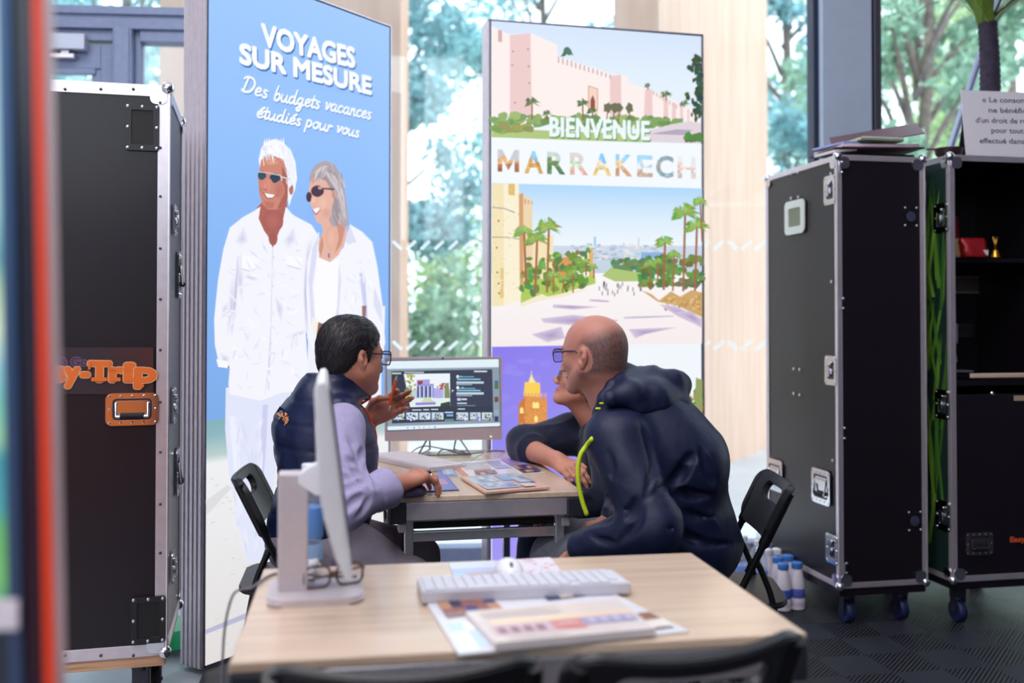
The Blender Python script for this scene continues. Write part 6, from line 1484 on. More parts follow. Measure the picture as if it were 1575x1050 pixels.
# ================================================================ smooth bodies from blended volumes (surface nets)
class SDF:
    def __init__(s): s.ops = []; s.fold = None
    def rc(s, a, b, ra, rb, k=.02, mode=1):
        a, b = np.array(a, float), np.array(b, float); c = (a + b) / 2; R = np.linalg.norm(b - a) / 2 + max(ra, rb)
        s.ops.append(('rc', (a, b, ra, rb), k, mode, c, R)); return s
    def chain(s, pts, rs, k=.02, mode=1):
        for i in range(len(pts) - 1): s.rc(pts[i], pts[i + 1], rs[i], rs[i + 1], k if i == 0 else max(k * .6, .006), mode)
        return s
    def ell(s, c, r, R=None, k=.02, mode=1):
        c = np.array(c, float); r = np.array(r, float); R = np.eye(3) if R is None else np.array(R, float)
        s.ops.append(('ell', (c, r, R), k, mode, c, r.max())); return s
    def ring(s, c, R, a, b, h, t, slope=0., k=.008, mode=1):
        c = np.array(c, float); s.ops.append(('ring', (c, np.array(R, float), a, b, h, t, slope), k, mode, c, max(a, b) + h + t + abs(slope) * h)); return s
    def one(s, op, P):
        ty, A = op[0], op[1]
        if ty == 'rc':
            a, b, ra, rb = A; ab = b - a; L2 = ab @ ab
            q = P - a; t = np.clip(q @ ab / max(L2, 1e-12), 0, 1); q = q - t[:, None] * ab
            return np.sqrt(np.einsum('ij,ij->i', q, q)) - (ra + (rb - ra) * t)
        if ty == 'ell':
            c, r, R = A; q = (P - c) @ R
            k0 = np.sqrt(((q / r) ** 2).sum(1)); k1 = np.sqrt(((q / (r * r)) ** 2).sum(1)) + 1e-9
            return np.where(k0 < 1e-6, -r.min(), k0 * (k0 - 1) / k1)
        c, R, a, b, h, t, sl = A; q = (P - c) @ R
        m = 1 + sl * q[:, 2] / min(a, b); rho = np.sqrt((q[:, 0] / (a * m)) ** 2 + (q[:, 1] / (b * m)) ** 2)
        dr = np.abs((rho - 1) * min(a, b)) - t; dz = np.abs(q[:, 2]) - h
        return np.minimum(np.maximum(dr, dz), 0) + np.sqrt(np.maximum(dr, 0) ** 2 + np.maximum(dz, 0) ** 2) - .002
    def ev(s, P, ops):
        d = np.full(len(P), 9.0)
        for op in ops:
            e = s.one(op, P); k = op[2]
            if op[3] > 0:
                h = np.clip(.5 + .5 * (d - e) / k, 0, 1); d = d * (1 - h) + e * h - k * h * (1 - h)
            else:
                e = -e; h = np.clip(.5 - .5 * (d - e) / k, 0, 1); d = d * (1 - h) + e * h + k * h * (1 - h)
        if s.fold is not None: d = d + s.fold(P)
        return d
    def mesh(s, name, hcell, pad=.03):
        lo = np.min([op[4] - op[5] for op in s.ops if op[3] > 0], 0) - pad; hi = np.max([op[4] + op[5] for op in s.ops if op[3] > 0], 0) + pad
        NB = 20; bs = NB * hcell; nb = np.ceil((hi - lo) / bs).astype(int)
        NY, NZ = int(nb[1] * NB + 2), int(nb[2] * NB + 2)
        keysV, vertsV, quads = [], [], []
        g = np.arange(NB + 1); GI = np.stack(np.meshgrid(g, g, g, indexing='ij'), -1).reshape(-1, 3)
        half = bs * .87
        cor = np.array([[i, j, k] for i in (0, 1) for j in (0, 1) for k in (0, 1)])
        edges = [(a, b) for a in range(8) for b in range(a + 1, 8) if np.abs(cor[a] - cor[b]).sum() == 1]
        for bi in np.ndindex(*nb):
            o = np.array(bi) * NB; ctr = lo + (o + NB / 2) * hcell
            ops = [op for op in s.ops if np.linalg.norm(op[4] - ctr) - op[5] < half + .05]
            if not any(op[3] > 0 for op in ops): continue
            if s.ev(ctr[None, :], ops)[0] > half + .05: continue
            D = s.ev(lo + (GI + o) * hcell, ops).reshape(NB + 1, NB + 1, NB + 1)
            S = D < 0
            if S.all() or not S.any(): continue
            cnt = np.zeros((NB, NB, NB), int)
            for c in cor: cnt += S[c[0]:c[0] + NB, c[1]:c[1] + NB, c[2]:c[2] + NB]
            act = np.argwhere((cnt > 0) & (cnt < 8))
            if len(act) == 0: continue
            dv = np.stack([D[act[:, 0] + c[0], act[:, 1] + c[1], act[:, 2] + c[2]] for c in cor], 1)
            acc = np.zeros((len(act), 3)); nn_ = np.zeros(len(act))
            for a, b in edges:
                da, db = dv[:, a], dv[:, b]; m = (da < 0) != (db < 0)
                t = np.where(m, da / np.where(m, da - db, 1), 0)
                acc += np.where(m[:, None], cor[a] + t[:, None] * (cor[b] - cor[a]), 0); nn_ += m
            acc /= nn_[:, None]; gi = act + o
            keysV.append((gi[:, 0] * NY + gi[:, 1]) * NZ + gi[:, 2]); vertsV.append(lo + (gi + acc) * hcell)
            for ax in range(3):
                u, v = [(1, 2), (2, 0), (0, 1)][ax]
                A = S[:NB, :NB, :NB]; sl = [slice(0, NB)] * 3; sl[ax] = slice(1, NB + 1); Bq = S[tuple(sl)]
                e = np.argwhere(A != Bq)
                if len(e) == 0: continue
                flip = A[e[:, 0], e[:, 1], e[:, 2]]; e = e + o
                du = np.zeros(3, int); du[u] = 1; dw = np.zeros(3, int); dw[v] = 1
                cs = [e - du - dw, e - dw, e, e - du]
                K = np.stack([(c[:, 0] * NY + c[:, 1]) * NZ + c[:, 2] for c in cs], 1)
                K[~flip] = K[~flip][:, ::-1]; quads.append(K)
        K = np.concatenate(keysV); V = np.concatenate(vertsV); Q = np.concatenate(quads)
        order = np.argsort(K); Ks = K[order]; Vs = V[order]
        ix = np.searchsorted(Ks, Q); ix = np.clip(ix, 0, len(Ks) - 1); ok = (Ks[ix] == Q).all(1); ix = ix[ok]
        me = bpy.data.meshes.new(name); me.vertices.add(len(Vs)); me.vertices.foreach_set('co', Vs.ravel())
        me.loops.add(len(ix) * 4); me.loops.foreach_set('vertex_index', ix.ravel().astype(np.int32))
        me.polygons.add(len(ix)); me.polygons.foreach_set('loop_start', np.arange(len(ix), dtype=np.int32) * 4)
        me.update(calc_edges=True); me.validate()
        me.polygons.foreach_set('use_smooth', [True] * len(me.polygons))
        return me, Vs
def colour_verts(me, C):
    a = me.attributes.new('Col', 'FLOAT_COLOR', 'POINT'); C = np.concatenate([C, np.ones((len(C), 1))], 1)
    a.data.foreach_set('color', C.ravel().astype(np.float32))
V3 = lambda *a: np.array(a, float)
def nz(v): v = np.array(v, float); return v / np.linalg.norm(v)
class Fr:
    """local frame: x forward, y left, z up"""
    def __init__(s, o, fwd, up=(0, 0, 1)):
        s.o = np.array(o, float); s.x = nz(fwd); s.y = nz(np.cross(up, s.x)); s.z = np.cross(s.x, s.y); s.R = np.stack([s.x, s.y, s.z], 1)
    def __call__(s, *p): return s.o + s.R @ np.array(p, float)
    def loc(s, P): return (P - s.o) @ s.R
    def rot(s, ax, ang):
        c, n = math.cos(ang), math.sin(ang)
        M = {'x': [[1, 0, 0], [0, c, -n], [0, n, c]], 'y': [[c, 0, n], [0, 1, 0], [-n, 0, c]], 'z': [[c, -n, 0], [n, c, 0], [0, 0, 1]]}[ax]
        return s.R @ np.array(M)
    def M(s, o=(0, 0, 0)):
        m = Matrix([list(r) for r in s.R]).to_4x4(); m.translation = Vector(s(*o)); return m
def head(S, F, fem=False, jaw=1.0):
    f = .94 if fem else 1.0
    def E(c, r, k, mode=1, R=None): S.ell(F(*c), r, F.R if R is None else R, k, mode)
    E((-.006, 0, .032), (.100 * f, .077 * f, .086), .01)
    E((-.03, 0, .0), (.072 * f, .070 * f, .080), .03)
    E((.042, 0, -.022), (.056, .061 * f, .078), .03)
    for s in (-1, 1):
        S.rc(F(.010, s * .056 * f, -.052), F(.076, s * .018, -.098), .024 * jaw, .017, .03)
        S.ell(F(.060, s * .044 * f, -.022), (.024, .020, .020), F.R, .02)
        S.rc(F(.084, s * .036, .020), F(.094, s * .008, .017), .009, .010, .016)
    S.ell(F(.083, 0, -.098), (.018, .022, .015), F.R, .018)
    for s in (-1, 1): S.ell(F(.101, s * .031, -.001), (.015, .018, .012), F.R, .014, -1)
    S.chain([F(.094, 0, .012), F(.104, 0, -.012), F(.115, 0, -.034)], [.008, .009, .0108], .012)
    for s in (-1, 1):
        S.ell(F(.106, s * .0125, -.041), (.011, .008, .008), F.R, .006)
        S.ell(F(.082, s * .031, -.001), (.0125, .0125, .0125), F.R, .003)
        S.rc(F(.091, s * .044, .002), F(.094, s * .020, .004), .0032, .0032, .005)
    S.ell(F(.095, 0, -.064), (.011, .021, .0060), F.R, .006); S.ell(F(.094, 0, -.075), (.010, .018, .0062), F.R, .006)
    S.ell(F(.107, 0, -.0695), (.012, .024, .0018), F.R, .003, -1)
    for s in (-1, 1):   # ears
        RR = F.rot('y', -.22)
        S.rc(F(-.006, s * .070 * f, -.012), F(-.010, s * .084 * f, -.010), .014, .012, .004); S.ell(F(-.008, s * .083 * f, -.010), (.0175, .0075, .031), RR, .004)
        S.ell(F(-.003, s * .090 * f, -.007), (.0095, .0095, .018), RR, .003, -1)
        S.ell(F(-.002, s * .081 * f, -.037), (.008, .006, .009), RR, .004)
def hand(S, wrist, xdir, zdir, side, curl, spread=.0, sc=1.0, thumb=None, rad=1.0):
    """xdir wrist to knuckles, zdir back of the hand, side +1 when the thumb lies on the local +y side"""
    F = Fr(wrist, xdir, zdir); out = {}
    g = lambda x, y, z: F(x * sc, y * sc * side, z * sc)
    kn = [(.090, .029, .004), (.095, .009, .006), (.090, -.011, .004), (.080, -.029, 0)]
    S.rc(g(-.02, 0, 0), g(.02, 0, 0), .026 * sc, .027 * sc, .02)
    for (x, y, z) in kn: S.rc(g(.012, y * .55, 0), g(x - .004, y, z - .004), .0135 * sc, .0115 * sc, .014)
    S.ell(g(.048, .0, -.007), np.array((.046, .035, .012)) * sc, F.R, .014)
    L = [(.044, .027, .021), (.050, .031, .022), (.046, .029, .021), (.035, .021, .019)]
    for i in range(4):
        c = curl[i]; a = c[0]; sp = spread * (1.5 - i) * .12
        p = np.array(kn[i], float); pts = [p.copy()]; 
        for j in range(3):
            d = V3(math.cos(a) * math.cos(sp), math.sin(sp), -math.sin(a)); p = p + d * L[i][j]; pts.append(p.copy())
            if j < 2: a += c[j + 1]
        S.chain([g(*q) for q in pts], [r * sc * rad for r in (.0098, .0088, .0080, .0066)], .006)
        out[i] = g(*pts[-1]); S.ell(g(*pts[1]), (np.ones(3) * .0094 * sc * rad), F.R, .006); S.ell(g(*pts[0]), (np.ones(3) * .0112 * sc), F.R, .008)
    th = thumb or [(.018, .024, -.008), (.048, .046, -.016), (.075, .056, -.020), (.098, .058, -.022)]
    S.chain([g(*q) for q in th], [r * sc for r in (.015, .0122, .0105, .0082)], .012); out['t'] = g(*th[-1]); out['F'] = F; out['g'] = g
    return out
def cloth_folds(a1=.004, a2=.0018, seed=0.0, f=1.0):
    def fn(P):
        x, y, z = P[:, 0] * f + seed, P[:, 1] * f + seed * .7, P[:, 2] * f
        w = np.sin(17 * x + 8 * z + 2.2 * np.sin(13 * y + 6 * z)) * np.sin(15 * z - 7 * y + 1.8 * np.sin(10 * x + 1))
        w2 = np.sin(41 * x - 23 * z + 2 * np.sin(19 * z)) * np.sin(37 * y + 31 * z + 1.5 * np.sin(23 * x))
        return a1 * w + a2 * w2
    return fn
def ridges(P, a, b, n, amp, lo=0.0, hi=1.0, ph=0.0, rad=.14):
    """soft uneven creases running obliquely round a limb from a to b"""
    a, b = np.array(a), np.array(b); ab = b - a; q = P - a; t = q @ ab / (ab @ ab); r = np.linalg.norm(q - np.clip(t, 0, 1)[:, None] * ab, axis=1)
    u = nz(np.cross(ab, (0.3, .2, 1))); v = nz(np.cross(ab, u)); s1, s2 = q @ u, q @ v
    m = np.clip((t - lo) / .15, 0, 1) * np.clip((hi - t) / .15, 0, 1) * np.clip((rad - r) / .03, 0, 1)
    w = n * t * .8 + 1.9 * np.sin(11 * s1 + 2 * ph) + 1.3 * np.sin(14 * s2 + 5 * t + ph)
    k = .5 + .5 * np.sin(9 * s2 - 7 * t + 3 * ph) * np.sin(13 * s1 + 4 * t)
    return -amp * m * k * (np.exp(-2.2 * np.abs(np.sin(PI * .5 * w + ph))) - .35)
def skin_colour(V, base, dark, F=None, extra=None):
    n = np.array([mnoise.noise(Vector(v) * 18) for v in V[::1]]) if len(V) < 90000 else np.zeros(len(V))
    C = np.tile(np.array(rgb(*base)), (len(V), 1)) * (1 + .10 * n[:, None])
    if F is not None:
        q = F.loc(V)
        lips = np.exp(-(((q[:, 0] - .100) / .012) ** 2 + (q[:, 1] / .022) ** 2 + ((q[:, 2] + .0695) / .010) ** 2) * 1.2)[:, None]
        C = C * (1 - .6 * lips) + np.array(rgb(*[int(v) for v in (base[0] * .82, base[1] * .58, base[2] * .58)])) * .6 * lips
        eye = (((q - V3(.0826, .031, -.001)) ** 2).sum(1) < .0128 ** 2) | (((q - V3(.0826, -.031, -.001)) ** 2).sum(1) < .0128 ** 2)
        C[eye] = rgb(226, 220, 220)
        for s in (-1, 1):
            iris = ((q - V3(.0945, s * .031, -.001)) ** 2).sum(1) < .0058 ** 2; C[iris] = rgb(50, 40, 36)
            brow = (np.abs(q[:, 2] - .021 - .1 * np.abs(q[:, 1] - s * .032)) < .004) & (np.abs(q[:, 1] - s * .032) < .019) & (q[:, 0] > .06); C[brow] = C[brow] * .45
        if extra is not None: C = extra(q, C)
    return C
SKINM = attr_mat('skin', .5, sss=.12, bump=.12, bscale=300)
def creases(S, lines, depth=.008, rad=.014, k=.02, lift=.5):
    """press creases into a garment along lines traced on its surface"""
    me, V = S.mesh('rough', .014); bv = BVHTree.FromPolygons([tuple(v) for v in V], [tuple(p.vertices) for p in me.polygons]); bpy.data.meshes.remove(me)
    for ln in lines:
        pts = []
        for px, py in ln:
            dq = ray(px, py).normalized(); h = bv.ray_cast(CAM, dq, 12)
            if h[0] is not None: pts.append(h[0] + h[1] * (rad - depth))
        if len(pts) < 2: continue
        pts = spline(pts, 4); n = len(pts)
        for i in range(n - 1):
            f0, f1 = math.sin(PI * (i + .15) / n), math.sin(PI * (i + 1.0) / n)
            S.rc(pts[i], pts[i + 1], rad * (.35 + .65 * f0) - rad * .35 * (1 - f0), rad * (.35 + .65 * f1) - rad * .35 * (1 - f1), k, -1)
def strands(me, F, n, flow, L=.03, w=.0009, lift=.0016, seed=1, keep=None):
    """fine locks lying on a hair surface; flow(q) gives the combing direction in head coordinates"""
    rng = np.random.default_rng(seed); nv = len(me.vertices); co = np.empty(nv * 3); me.vertices.foreach_get('co', co); co = co.reshape(-1, 3)
    bv = BVHTree.FromPolygons([tuple(v) for v in co], [tuple(p.vertices) for p in me.polygons]); bm = bmesh.new(); bm.from_mesh(me)
    for i in rng.integers(0, nv, n):
        p = Vector(co[i]); q = F.loc(co[i][None])[0]
        if keep is not None and not keep(q): continue
        ln = L * rng.uniform(.6, 1.3); prev = None; up = lift * rng.uniform(.3, 1.3); jit = rng.normal(size=3) * .22
        for k in range(5):
            h = bv.find_nearest(p)
            if h[0] is None: break
            nrm = h[1]; qq = F.loc(np.array(h[0])[None])[0]; d = Vector(F.R @ (flow(qq) + jit)); d = (d - nrm * d.dot(nrm))
            if d.length < 1e-6: break
            d.normalize(); s_ = nrm.cross(d) * w * (1 - k / 4.4) * 1.2; c = h[0] + nrm * (up * math.sin(PI * (k + .4) / 5))
            cur = [bm.verts.new(c - s_), bm.verts.new(c + nrm * w * .6), bm.verts.new(c + s_)]
            if prev:
                for a in (0, 1): bm.faces.new((prev[a], prev[a + 1], cur[a + 1], cur[a]))
            prev = cur; p = h[0] + d * ln / 4
    bm.to_mesh(me); bm.free(); me.polygons.foreach_set('use_smooth', [True] * len(me.polygons))
def hair_mat(name, c0, c1):
    m = bpy.data.materials.new(name); m.use_nodes = True; nt = m.node_tree; p = nt.nodes['Principled BSDF']; p.inputs['Roughness'].default_value = .4
    tc = nt.nodes.new('ShaderNodeTexCoord'); mp = nt.nodes.new('ShaderNodeMapping'); mp.inputs['Scale'].default_value = (70, 120, 150); mp.inputs['Rotation'].default_value = (0, .5, .6)
    n = nt.nodes.new('ShaderNodeTexNoise'); n.inputs['Scale'].default_value = 1.0; n.inputs['Detail'].default_value = 3; n.inputs['Distortion'].default_value = 1.6
    nt.links.new(tc.outputs['Object'], mp.inputs['Vector']); nt.links.new(mp.outputs['Vector'], n.inputs['Vector'])
    r = nt.nodes.new('ShaderNodeValToRGB'); r.color_ramp.elements[0].position = .35; r.color_ramp.elements[1].position = .75
    r.color_ramp.elements[0].color = (*c0, 1); r.color_ramp.elements[1].color = (*c1, 1); nt.links.new(n.outputs['Fac'], r.inputs['Fac']); nt.links.new(r.outputs['Color'], p.inputs['Base Color'])
    b = nt.nodes.new('ShaderNodeBump'); b.inputs['Strength'].default_value = .35; b.inputs['Distance'].default_value = .002; nt.links.new(n.outputs['Fac'], b.inputs['Height']); nt.links.new(b.outputs['Normal'], p.inputs['Normal'])
    return m
def person(label, loc): return thing('person', label, 'person', loc, 0)
def put(me, name, mat, t):
    me.transform(world_inv(t)); return obj(name, me, mat, t)
NAVYQ = pbr('navy_quilted_nylon', rgb(16, 27, 66), .44, 0, 40, .15, .45, 34)
LAV = pbr('lavender_shirt_cotton', rgb(164, 156, 194), .75, 0, 60, .05, .6, 24)
GREYTR = pbr('mauve_grey_trousers', rgb(142, 132, 146), .8, 0, 50, .06, .6, 22)
NAVYJ = pbr('navy_jacket_softshell', rgb(15, 25, 58), .54, 0, 40, .12, .85, 20, spec=.42)
NAVYK = pbr('navy_knit', rgb(12, 19, 50), .85, 0, 90, .2, .3, 260, sheen=.2)
JEANS = pbr('dark_jeans', rgb(34, 48, 84), .85, 0, 80, .2, .2, 400)
GREYJ = pbr('grey_trousers', rgb(96, 98, 110), .85, 0, 70, .12, .2, 400)
SHOEM = pbr('dark_leather_shoe', rgb(40, 34, 36), .45)
def legs(S, hips, knees, ankles, r, k=.04):
    for h_, k_, a_ in zip(hips, knees, ankles):
        S.rc(h_, k_, r[0], r[1], k); S.rc(k_, a_, r[1], r[2], .03)
def shoe(t, ankle, fwd):
    a = np.array(ankle); f = nz((fwd[0], fwd[1], 0)); S = SDF()
    S.rc((a[0] - f[0] * .03, a[1] - f[1] * .03, .045), (a[0] + f[0] * .10, a[1] + f[1] * .10, .04), .042, .036, .02); S.rc((a[0] + f[0] * .1, a[1] + f[1] * .1, .038), (a[0] + f[0] * .16, a[1] + f[1] * .16, .034), .038, .030, .02); S.rc((a[0], a[1], .05), (a[0], a[1], .10), .042, .040, .02)
    S.fold = lambda P: np.maximum(0, .004 - P[:, 2]) * 6
    me, _ = S.mesh('shoe', .007); put(me, 'shoe', SHOEM, t)

# ---------------------------------------------------------------- man in the quilted vest
def build_man_vest():
    F = Fr((-.520, 3.22, 1.180), (math.cos(math.radians(41)), math.sin(math.radians(41)), -.10))
    t = person('man in a navy quilted vest and lavender shirt pointing an orange pen at the screen', (-.62, 3.25, 0))
    pel, chest, neck = V3(-.645, 3.275, .57), V3(-.625, 3.235, .90), V3(-.585, 3.215, 1.045)
    fw = nz((math.cos(math.radians(30)), math.sin(math.radians(30)), 0)); rt_ = V3(fw[1], -fw[0], 0)
    shR = chest + rt_ * .185 + V3(.01, 0, .075); shL = chest - rt_ * .185 + V3(.01, 0, .075)
    elR, wrR = V3(-.478, 2.86, .765), V3(-.350, 3.03, .797)
    elL, wrL = V3(-.580, 3.50, .755), V3(-.502, 3.49, .950)
    hipR, hipL = pel + rt_ * .09 + fw * .05, pel - rt_ * .09 + fw * .05
    knR = V3(-.325, 3.14, .475); knL = V3(-.33, 3.46, .48); anR, anL = V3(-.33, 3.18, .09), V3(-.36, 3.52, .09)
    S = SDF(); head(S, F, jaw=1.2)
    for s_ in (-1, 1): S.ell(F(.042, s_ * .044, -.058), (.034, .026, .036), F.R, .03)
    S.ell(F(.058, 0, -.094), (.036, .034, .026), F.R, .03)
    S.rc(F(-.028, 0, -.05), neck + V3(-.005, 0, 0), .058, .064, .03); S.rc(F(.02, 0, -.07), neck + fw * .045 + V3(0, 0, -.02), .045, .05, .03)
    S.rc(neck, chest, .07, .11, .05); S.rc(chest, pel, .11, .12, .05); S.rc(shR, shL, .045, .045, .04)
    S.chain([shR, elR, wrR], [.05, .043, .028], .03); S.chain([shL, elL, wrL], [.05, .043, .027], .03)
    dR = nz(V3(.075, .085, .020)); deg = math.radians
    hR = hand(S, wrR, dR, (-.1, -.05, 1), 1, [(deg(26), deg(30), deg(18)), (deg(30), deg(34), deg(20)), (deg(34), deg(38), deg(20)), (deg(36), deg(40), deg(20))], .5, 1.12, [(.02, .024, -.010), (.046, .046, -.022), (.074, .052, -.030), (.098, .046, -.036)])
    dL = nz(V3(.95, -.02, .55))
    hL = hand(S, wrL, dL, (.10, 1, .05), -1, [(deg(38), deg(24), deg(16)), (deg(26), deg(16), deg(12)), (deg(22), deg(14), deg(12)), (deg(24), deg(18), deg(14))], .35, 1.04, [(.018, .024, -.010), (.046, .042, -.026), (.074, .040, -.038), (.098, .028, -.042)])
    legs(S, (hipR, hipL), (knR, knL), (anR, anL), (.07, .05, .035))
    me, V = S.mesh('body', .0032)
    def ex(q, C):
        st = np.clip((.004 - q[:, 2]) / .03, 0, 1) * np.clip((q[:, 0] - .015) / .03, 0, 1) * (q[:, 2] > -.13); n = .5 + .5 * np.sin(q[:, 0] * 900) * np.sin(q[:, 1] * 800 + q[:, 2] * 700)
        return C * (1 - (.16 + .06 * n)[:, None] * st[:, None])
    colour_verts(me, skin_colour(V, (188, 124, 102), None, F, ex)); body = put(me, 'body', SKINM, t)
    # short dark hair
    S = SDF(); E = lambda c, r, k=.012, mode=1: S.ell(F(*c), r, F.R, k, mode)
    E((-.018, 0, .045), (.100, .083, .086)); E((-.044, 0, .01), (.072, .080, .078), .02); E((-.055, 0, -.03), (.050, .064, .050), .02); E((.012, 0, .062), (.074, .070, .062), .02)
    for s in (-1, 1): S.rc(F(.022, s * .071, .03), F(.020, s * .074, -.012), .010, .005, .01); S.ell(F(-.004, s * .092, -.016), (.024, .024, .038), F.R, .004, -1)
    S.ell(F(.102, 0, .02), (.030, .09, .052), F.R, .012, -1)
    hf = cloth_folds(.0012, .0008, 3.0, 3.0); S.fold = hf
    me, V = S.mesh('hair', .0028); strands(me, F, 2600, lambda q: V3(-1, 1.2 * q[1] * 6, -.25 - 5 * abs(q[1]) - (0 if q[0] > -.04 else 1.2)), .034, .0010, .0022); put(me, 'hair', hair_mat('black_hair', rgb(13, 10, 16), rgb(40, 33, 42)), t)
    glasses_mesh(F.M((.112, 0, .002)), pbr('dark_purple_frame', rgb(50, 26, 50), .25), t, w=.142, lw=.056, lh=.044, temple=.122)
    # lavender shirt: sleeves, cuffs, collar stand
    cuffR = elR + (wrR - elR) * .74; cuffL = elL + (wrL - elL) * .62
    S = SDF(); S.rc(neck, chest, .085, .125, .05); S.rc(chest, pel, .125, .13, .05)
    S.chain([shR + V3(0, 0, -.01) - fw * .008, elR, cuffR], [.076, .062, .052], .04); S.chain([shL, elL, cuffL], [.078, .062, .046], .04)
    RC = lambda d: Fr((0, 0, 0), np.cross(d, (0, 0, 1)) if abs(d[2]) < .9 else (1, 0, 0), d).R
    S.ring(cuffR - nz(wrR - elR) * .018, RC(nz(wrR - elR)), .052, .052, .030, .006, .05, .006); S.ring(cuffL - nz(wrL - elL) * .012, RC(nz(wrL - elL)), .047, .047, .024, .005, 0, .006)
    cf = cloth_folds(.004, .0016, 2.0)
    S.fold = lambda P: cf(P) + ridges(P, shR, elR, 6, .012, .35, 1.05, .4) + ridges(P, elR, wrR, 5, .009, .0, .5, 1.0) + ridges(P, shL, elL, 5, .008, .4, 1.0)
    creases(S, [[(516, 736), (535, 733), (552, 726)], [(523, 761), (546, 745), (560, 741)], [(514, 713), (537, 720), (554, 726)], [(537, 672), (549, 695), (556, 724)], [(528, 790), (545, 772), (560, 762)], [(545, 798), (562, 780), (570, 765)], [(520, 690), (530, 705), (548, 712)], [(560, 690), (556, 705)]], .006, .011, .014)
    me, V = S.mesh('shirt', .0050); put(me, 'shirt', LAV, t)
    # quilted vest
    S = SDF()
    Rt = Fr((0, 0, 0), fw).R; up_ = nz(chest - pel)
    S.ell(chest + fw * .018 + V3(-.005, 0, .02), (.150, .190, .165), Rt, .05); S.ell(chest + fw * .03 + V3(.0, 0, -.10), (.158, .180, .18), Rt, .06); S.ell(pel + V3(.0, 0, .06), (.150, .180, .16), Rt, .06); S.ell(pel + fw * .045 + V3(0, 0, .12), (.125, .155, .13), Rt, .05)
    S.rc(neck - fw * .03, chest + V3(0, 0, .07), .080, .13, .05); S.rc(shR - rt_ * .045 + V3(0, 0, .015), shL + rt_ * .045 + V3(0, 0, .015), .068, .068, .05)
    Fc = Fr(neck + fw * .020 + V3(0, 0, .036), fw, nz(V3(0, 0, 1) + fw * .40)); S.ring(Fc.o, Fc.R, .090, .084, .042, .010, -.10, .025)
    # arm holes
    S.ell(shR + rt_ * .064 - fw * .008 + V3(0, 0, -.050), (.076, .062, .112), Rt, .015, -1); S.ell(shL - rt_ * .052 + V3(0, 0, -.045) + fw * .01, (.082, .062, .115), Rt, .015, -1)
    cf2 = cloth_folds(.005, .0025, 5.0)
    def quilt(P):
        q = (P[:, 2] + .25 * ((P - pel) @ rt_) * .2) ; ph = (q * 1.0 / .075) % 1.0
        return cf2(P) + .0032 * np.exp(-((np.minimum(ph, 1 - ph)) / .09) ** 2) - .001
    S.fold = quilt
    me, V = S.mesh('vest', .0055); bv = BVHTree.FromPolygons([tuple(v) for v in V], [tuple(p.vertices) for p in me.polygons]); vest = put(me, 'vest', NAVYQ, t)
    # orange zip down the front, from the collar
    pts = []
    for f in np.linspace(0, 1, 26):
        p = np.array(Fc.o) + Fc.z * .034 + fw * .12; q = pel + fw * .25 + V3(0, 0, .08); c = p * (1 - f) + q * f + rt_ * .040
        lc = bv.ray_cast(Vector(c + fw * .2), Vector(-fw), .6)
        if lc[0] is not None: pts.append(lc[0] + Vector(fw) * .003)
    bm = B(); tube(bm, pts, .0045, 6); o = obj('zip', bm, pbr('orange_zip', rgb(226, 74, 36), .5), vest, smooth='all'); o.data.transform(world_inv(t))
    bm = B(); q = bv.find_nearest(Vector(elR + V3(.06, .10, -.12))); q = q[0] if q[0] is not None else Vector(pel)
    box(bm, q + Vector((0, -.006, 0)), (.010, .006, .034), .002); tube(bm, [q + Vector((.0, -.006, .015)), q + Vector((.05, -.0, .05))], .002, 6); o = obj('zip_pull', bm, pbr('orange_zip', rgb(226, 74, 36), .5), vest, smooth=True); o.data.transform(world_inv(t))
    # embroidered lettering on the back: follows the cloth
    Vt, Tt = text_geo('Easy-Trip', .045); xs_ = [v[0] for v in Vt]; W_ = max(xs_) - min(xs_)
    a = at(425, 634, 3.15); bq = at(441, 652, 3.1); hh_ = .024
    ax = (Vector(bq) - Vector(a)); upv = Vector((.5, -.1, .9)); upv = (upv - ax * upv.dot(ax) / ax.dot(ax)).normalized()
    me2 = bpy.data.meshes.new('embroidery'); VV = []
    for (x, y) in Vt:
        p_ = Vector(a) + ax * ((x - min(xs_)) / W_) + upv * (y / .729 * hh_); dq = (p_ - CAM).normalized(); h_ = bv.ray_cast(p_ - dq * .4, dq, 1.0)
        VV.append(tuple((h_[0] - dq * .003) if h_[0] is not None else p_))
    me2.from_pydata(VV, [], [tuple(t_) for t_ in Tt]); me2.transform(world_inv(t)); obj('embroidery', me2, pbr('orange_thread', rgb(226, 150, 90), .7), vest)
    bm = B()
    for i, c_ in enumerate(((426, 628), (430, 630), (433, 634))):
        p_ = at(*c_, 3.12); dq = (p_ - CAM).normalized(); h_ = bv.ray_cast(p_ - dq * .4, dq, 1.0)
        if h_[0] is not None: bmesh.ops.create_icosphere(bm, subdivisions=1, radius=.007, matrix=Matrix.Translation(h_[0]))
    o = obj('embroidered_sun', bm, pbr('blue_thread', rgb(70, 120, 190), .7), vest); o.data.transform(world_inv(t))
    # trousers
    S = SDF(); S.ell(pel, (.155, .185, .115), Rt, .04); legs(S, (hipR, hipL), (knR, knL), (anR + V3(0, 0, .0), anL), (.098, .076, .056), .05)
    cf3 = cloth_folds(.004, .002, 7.0); S.fold = lambda P: cf3(P) + ridges(P, hipR, knR, 5, .010, .0, .5, .3, .2) + ridges(P, hipR, knR, 7, .006, .7, 1.1, .3, .2)
    me, V = S.mesh('trousers', .006); put(me, 'trousers', GREYTR, t)
    shoe(t, anR, (1, .3)); shoe(t, anL, (1, .3))
    # watch on the raised wrist
    dw = nz(wrL - elL); bm = B(); M_ = Fr(wrL - dw * .012, np.cross(dw, (0, 1, 0)), dw).M(); ring_ = [M_ @ Vector((.0305 * math.cos(a_), .0305 * math.sin(a_), 0)) for a_ in np.linspace(0, 2 * PI, 28)[:-1]]
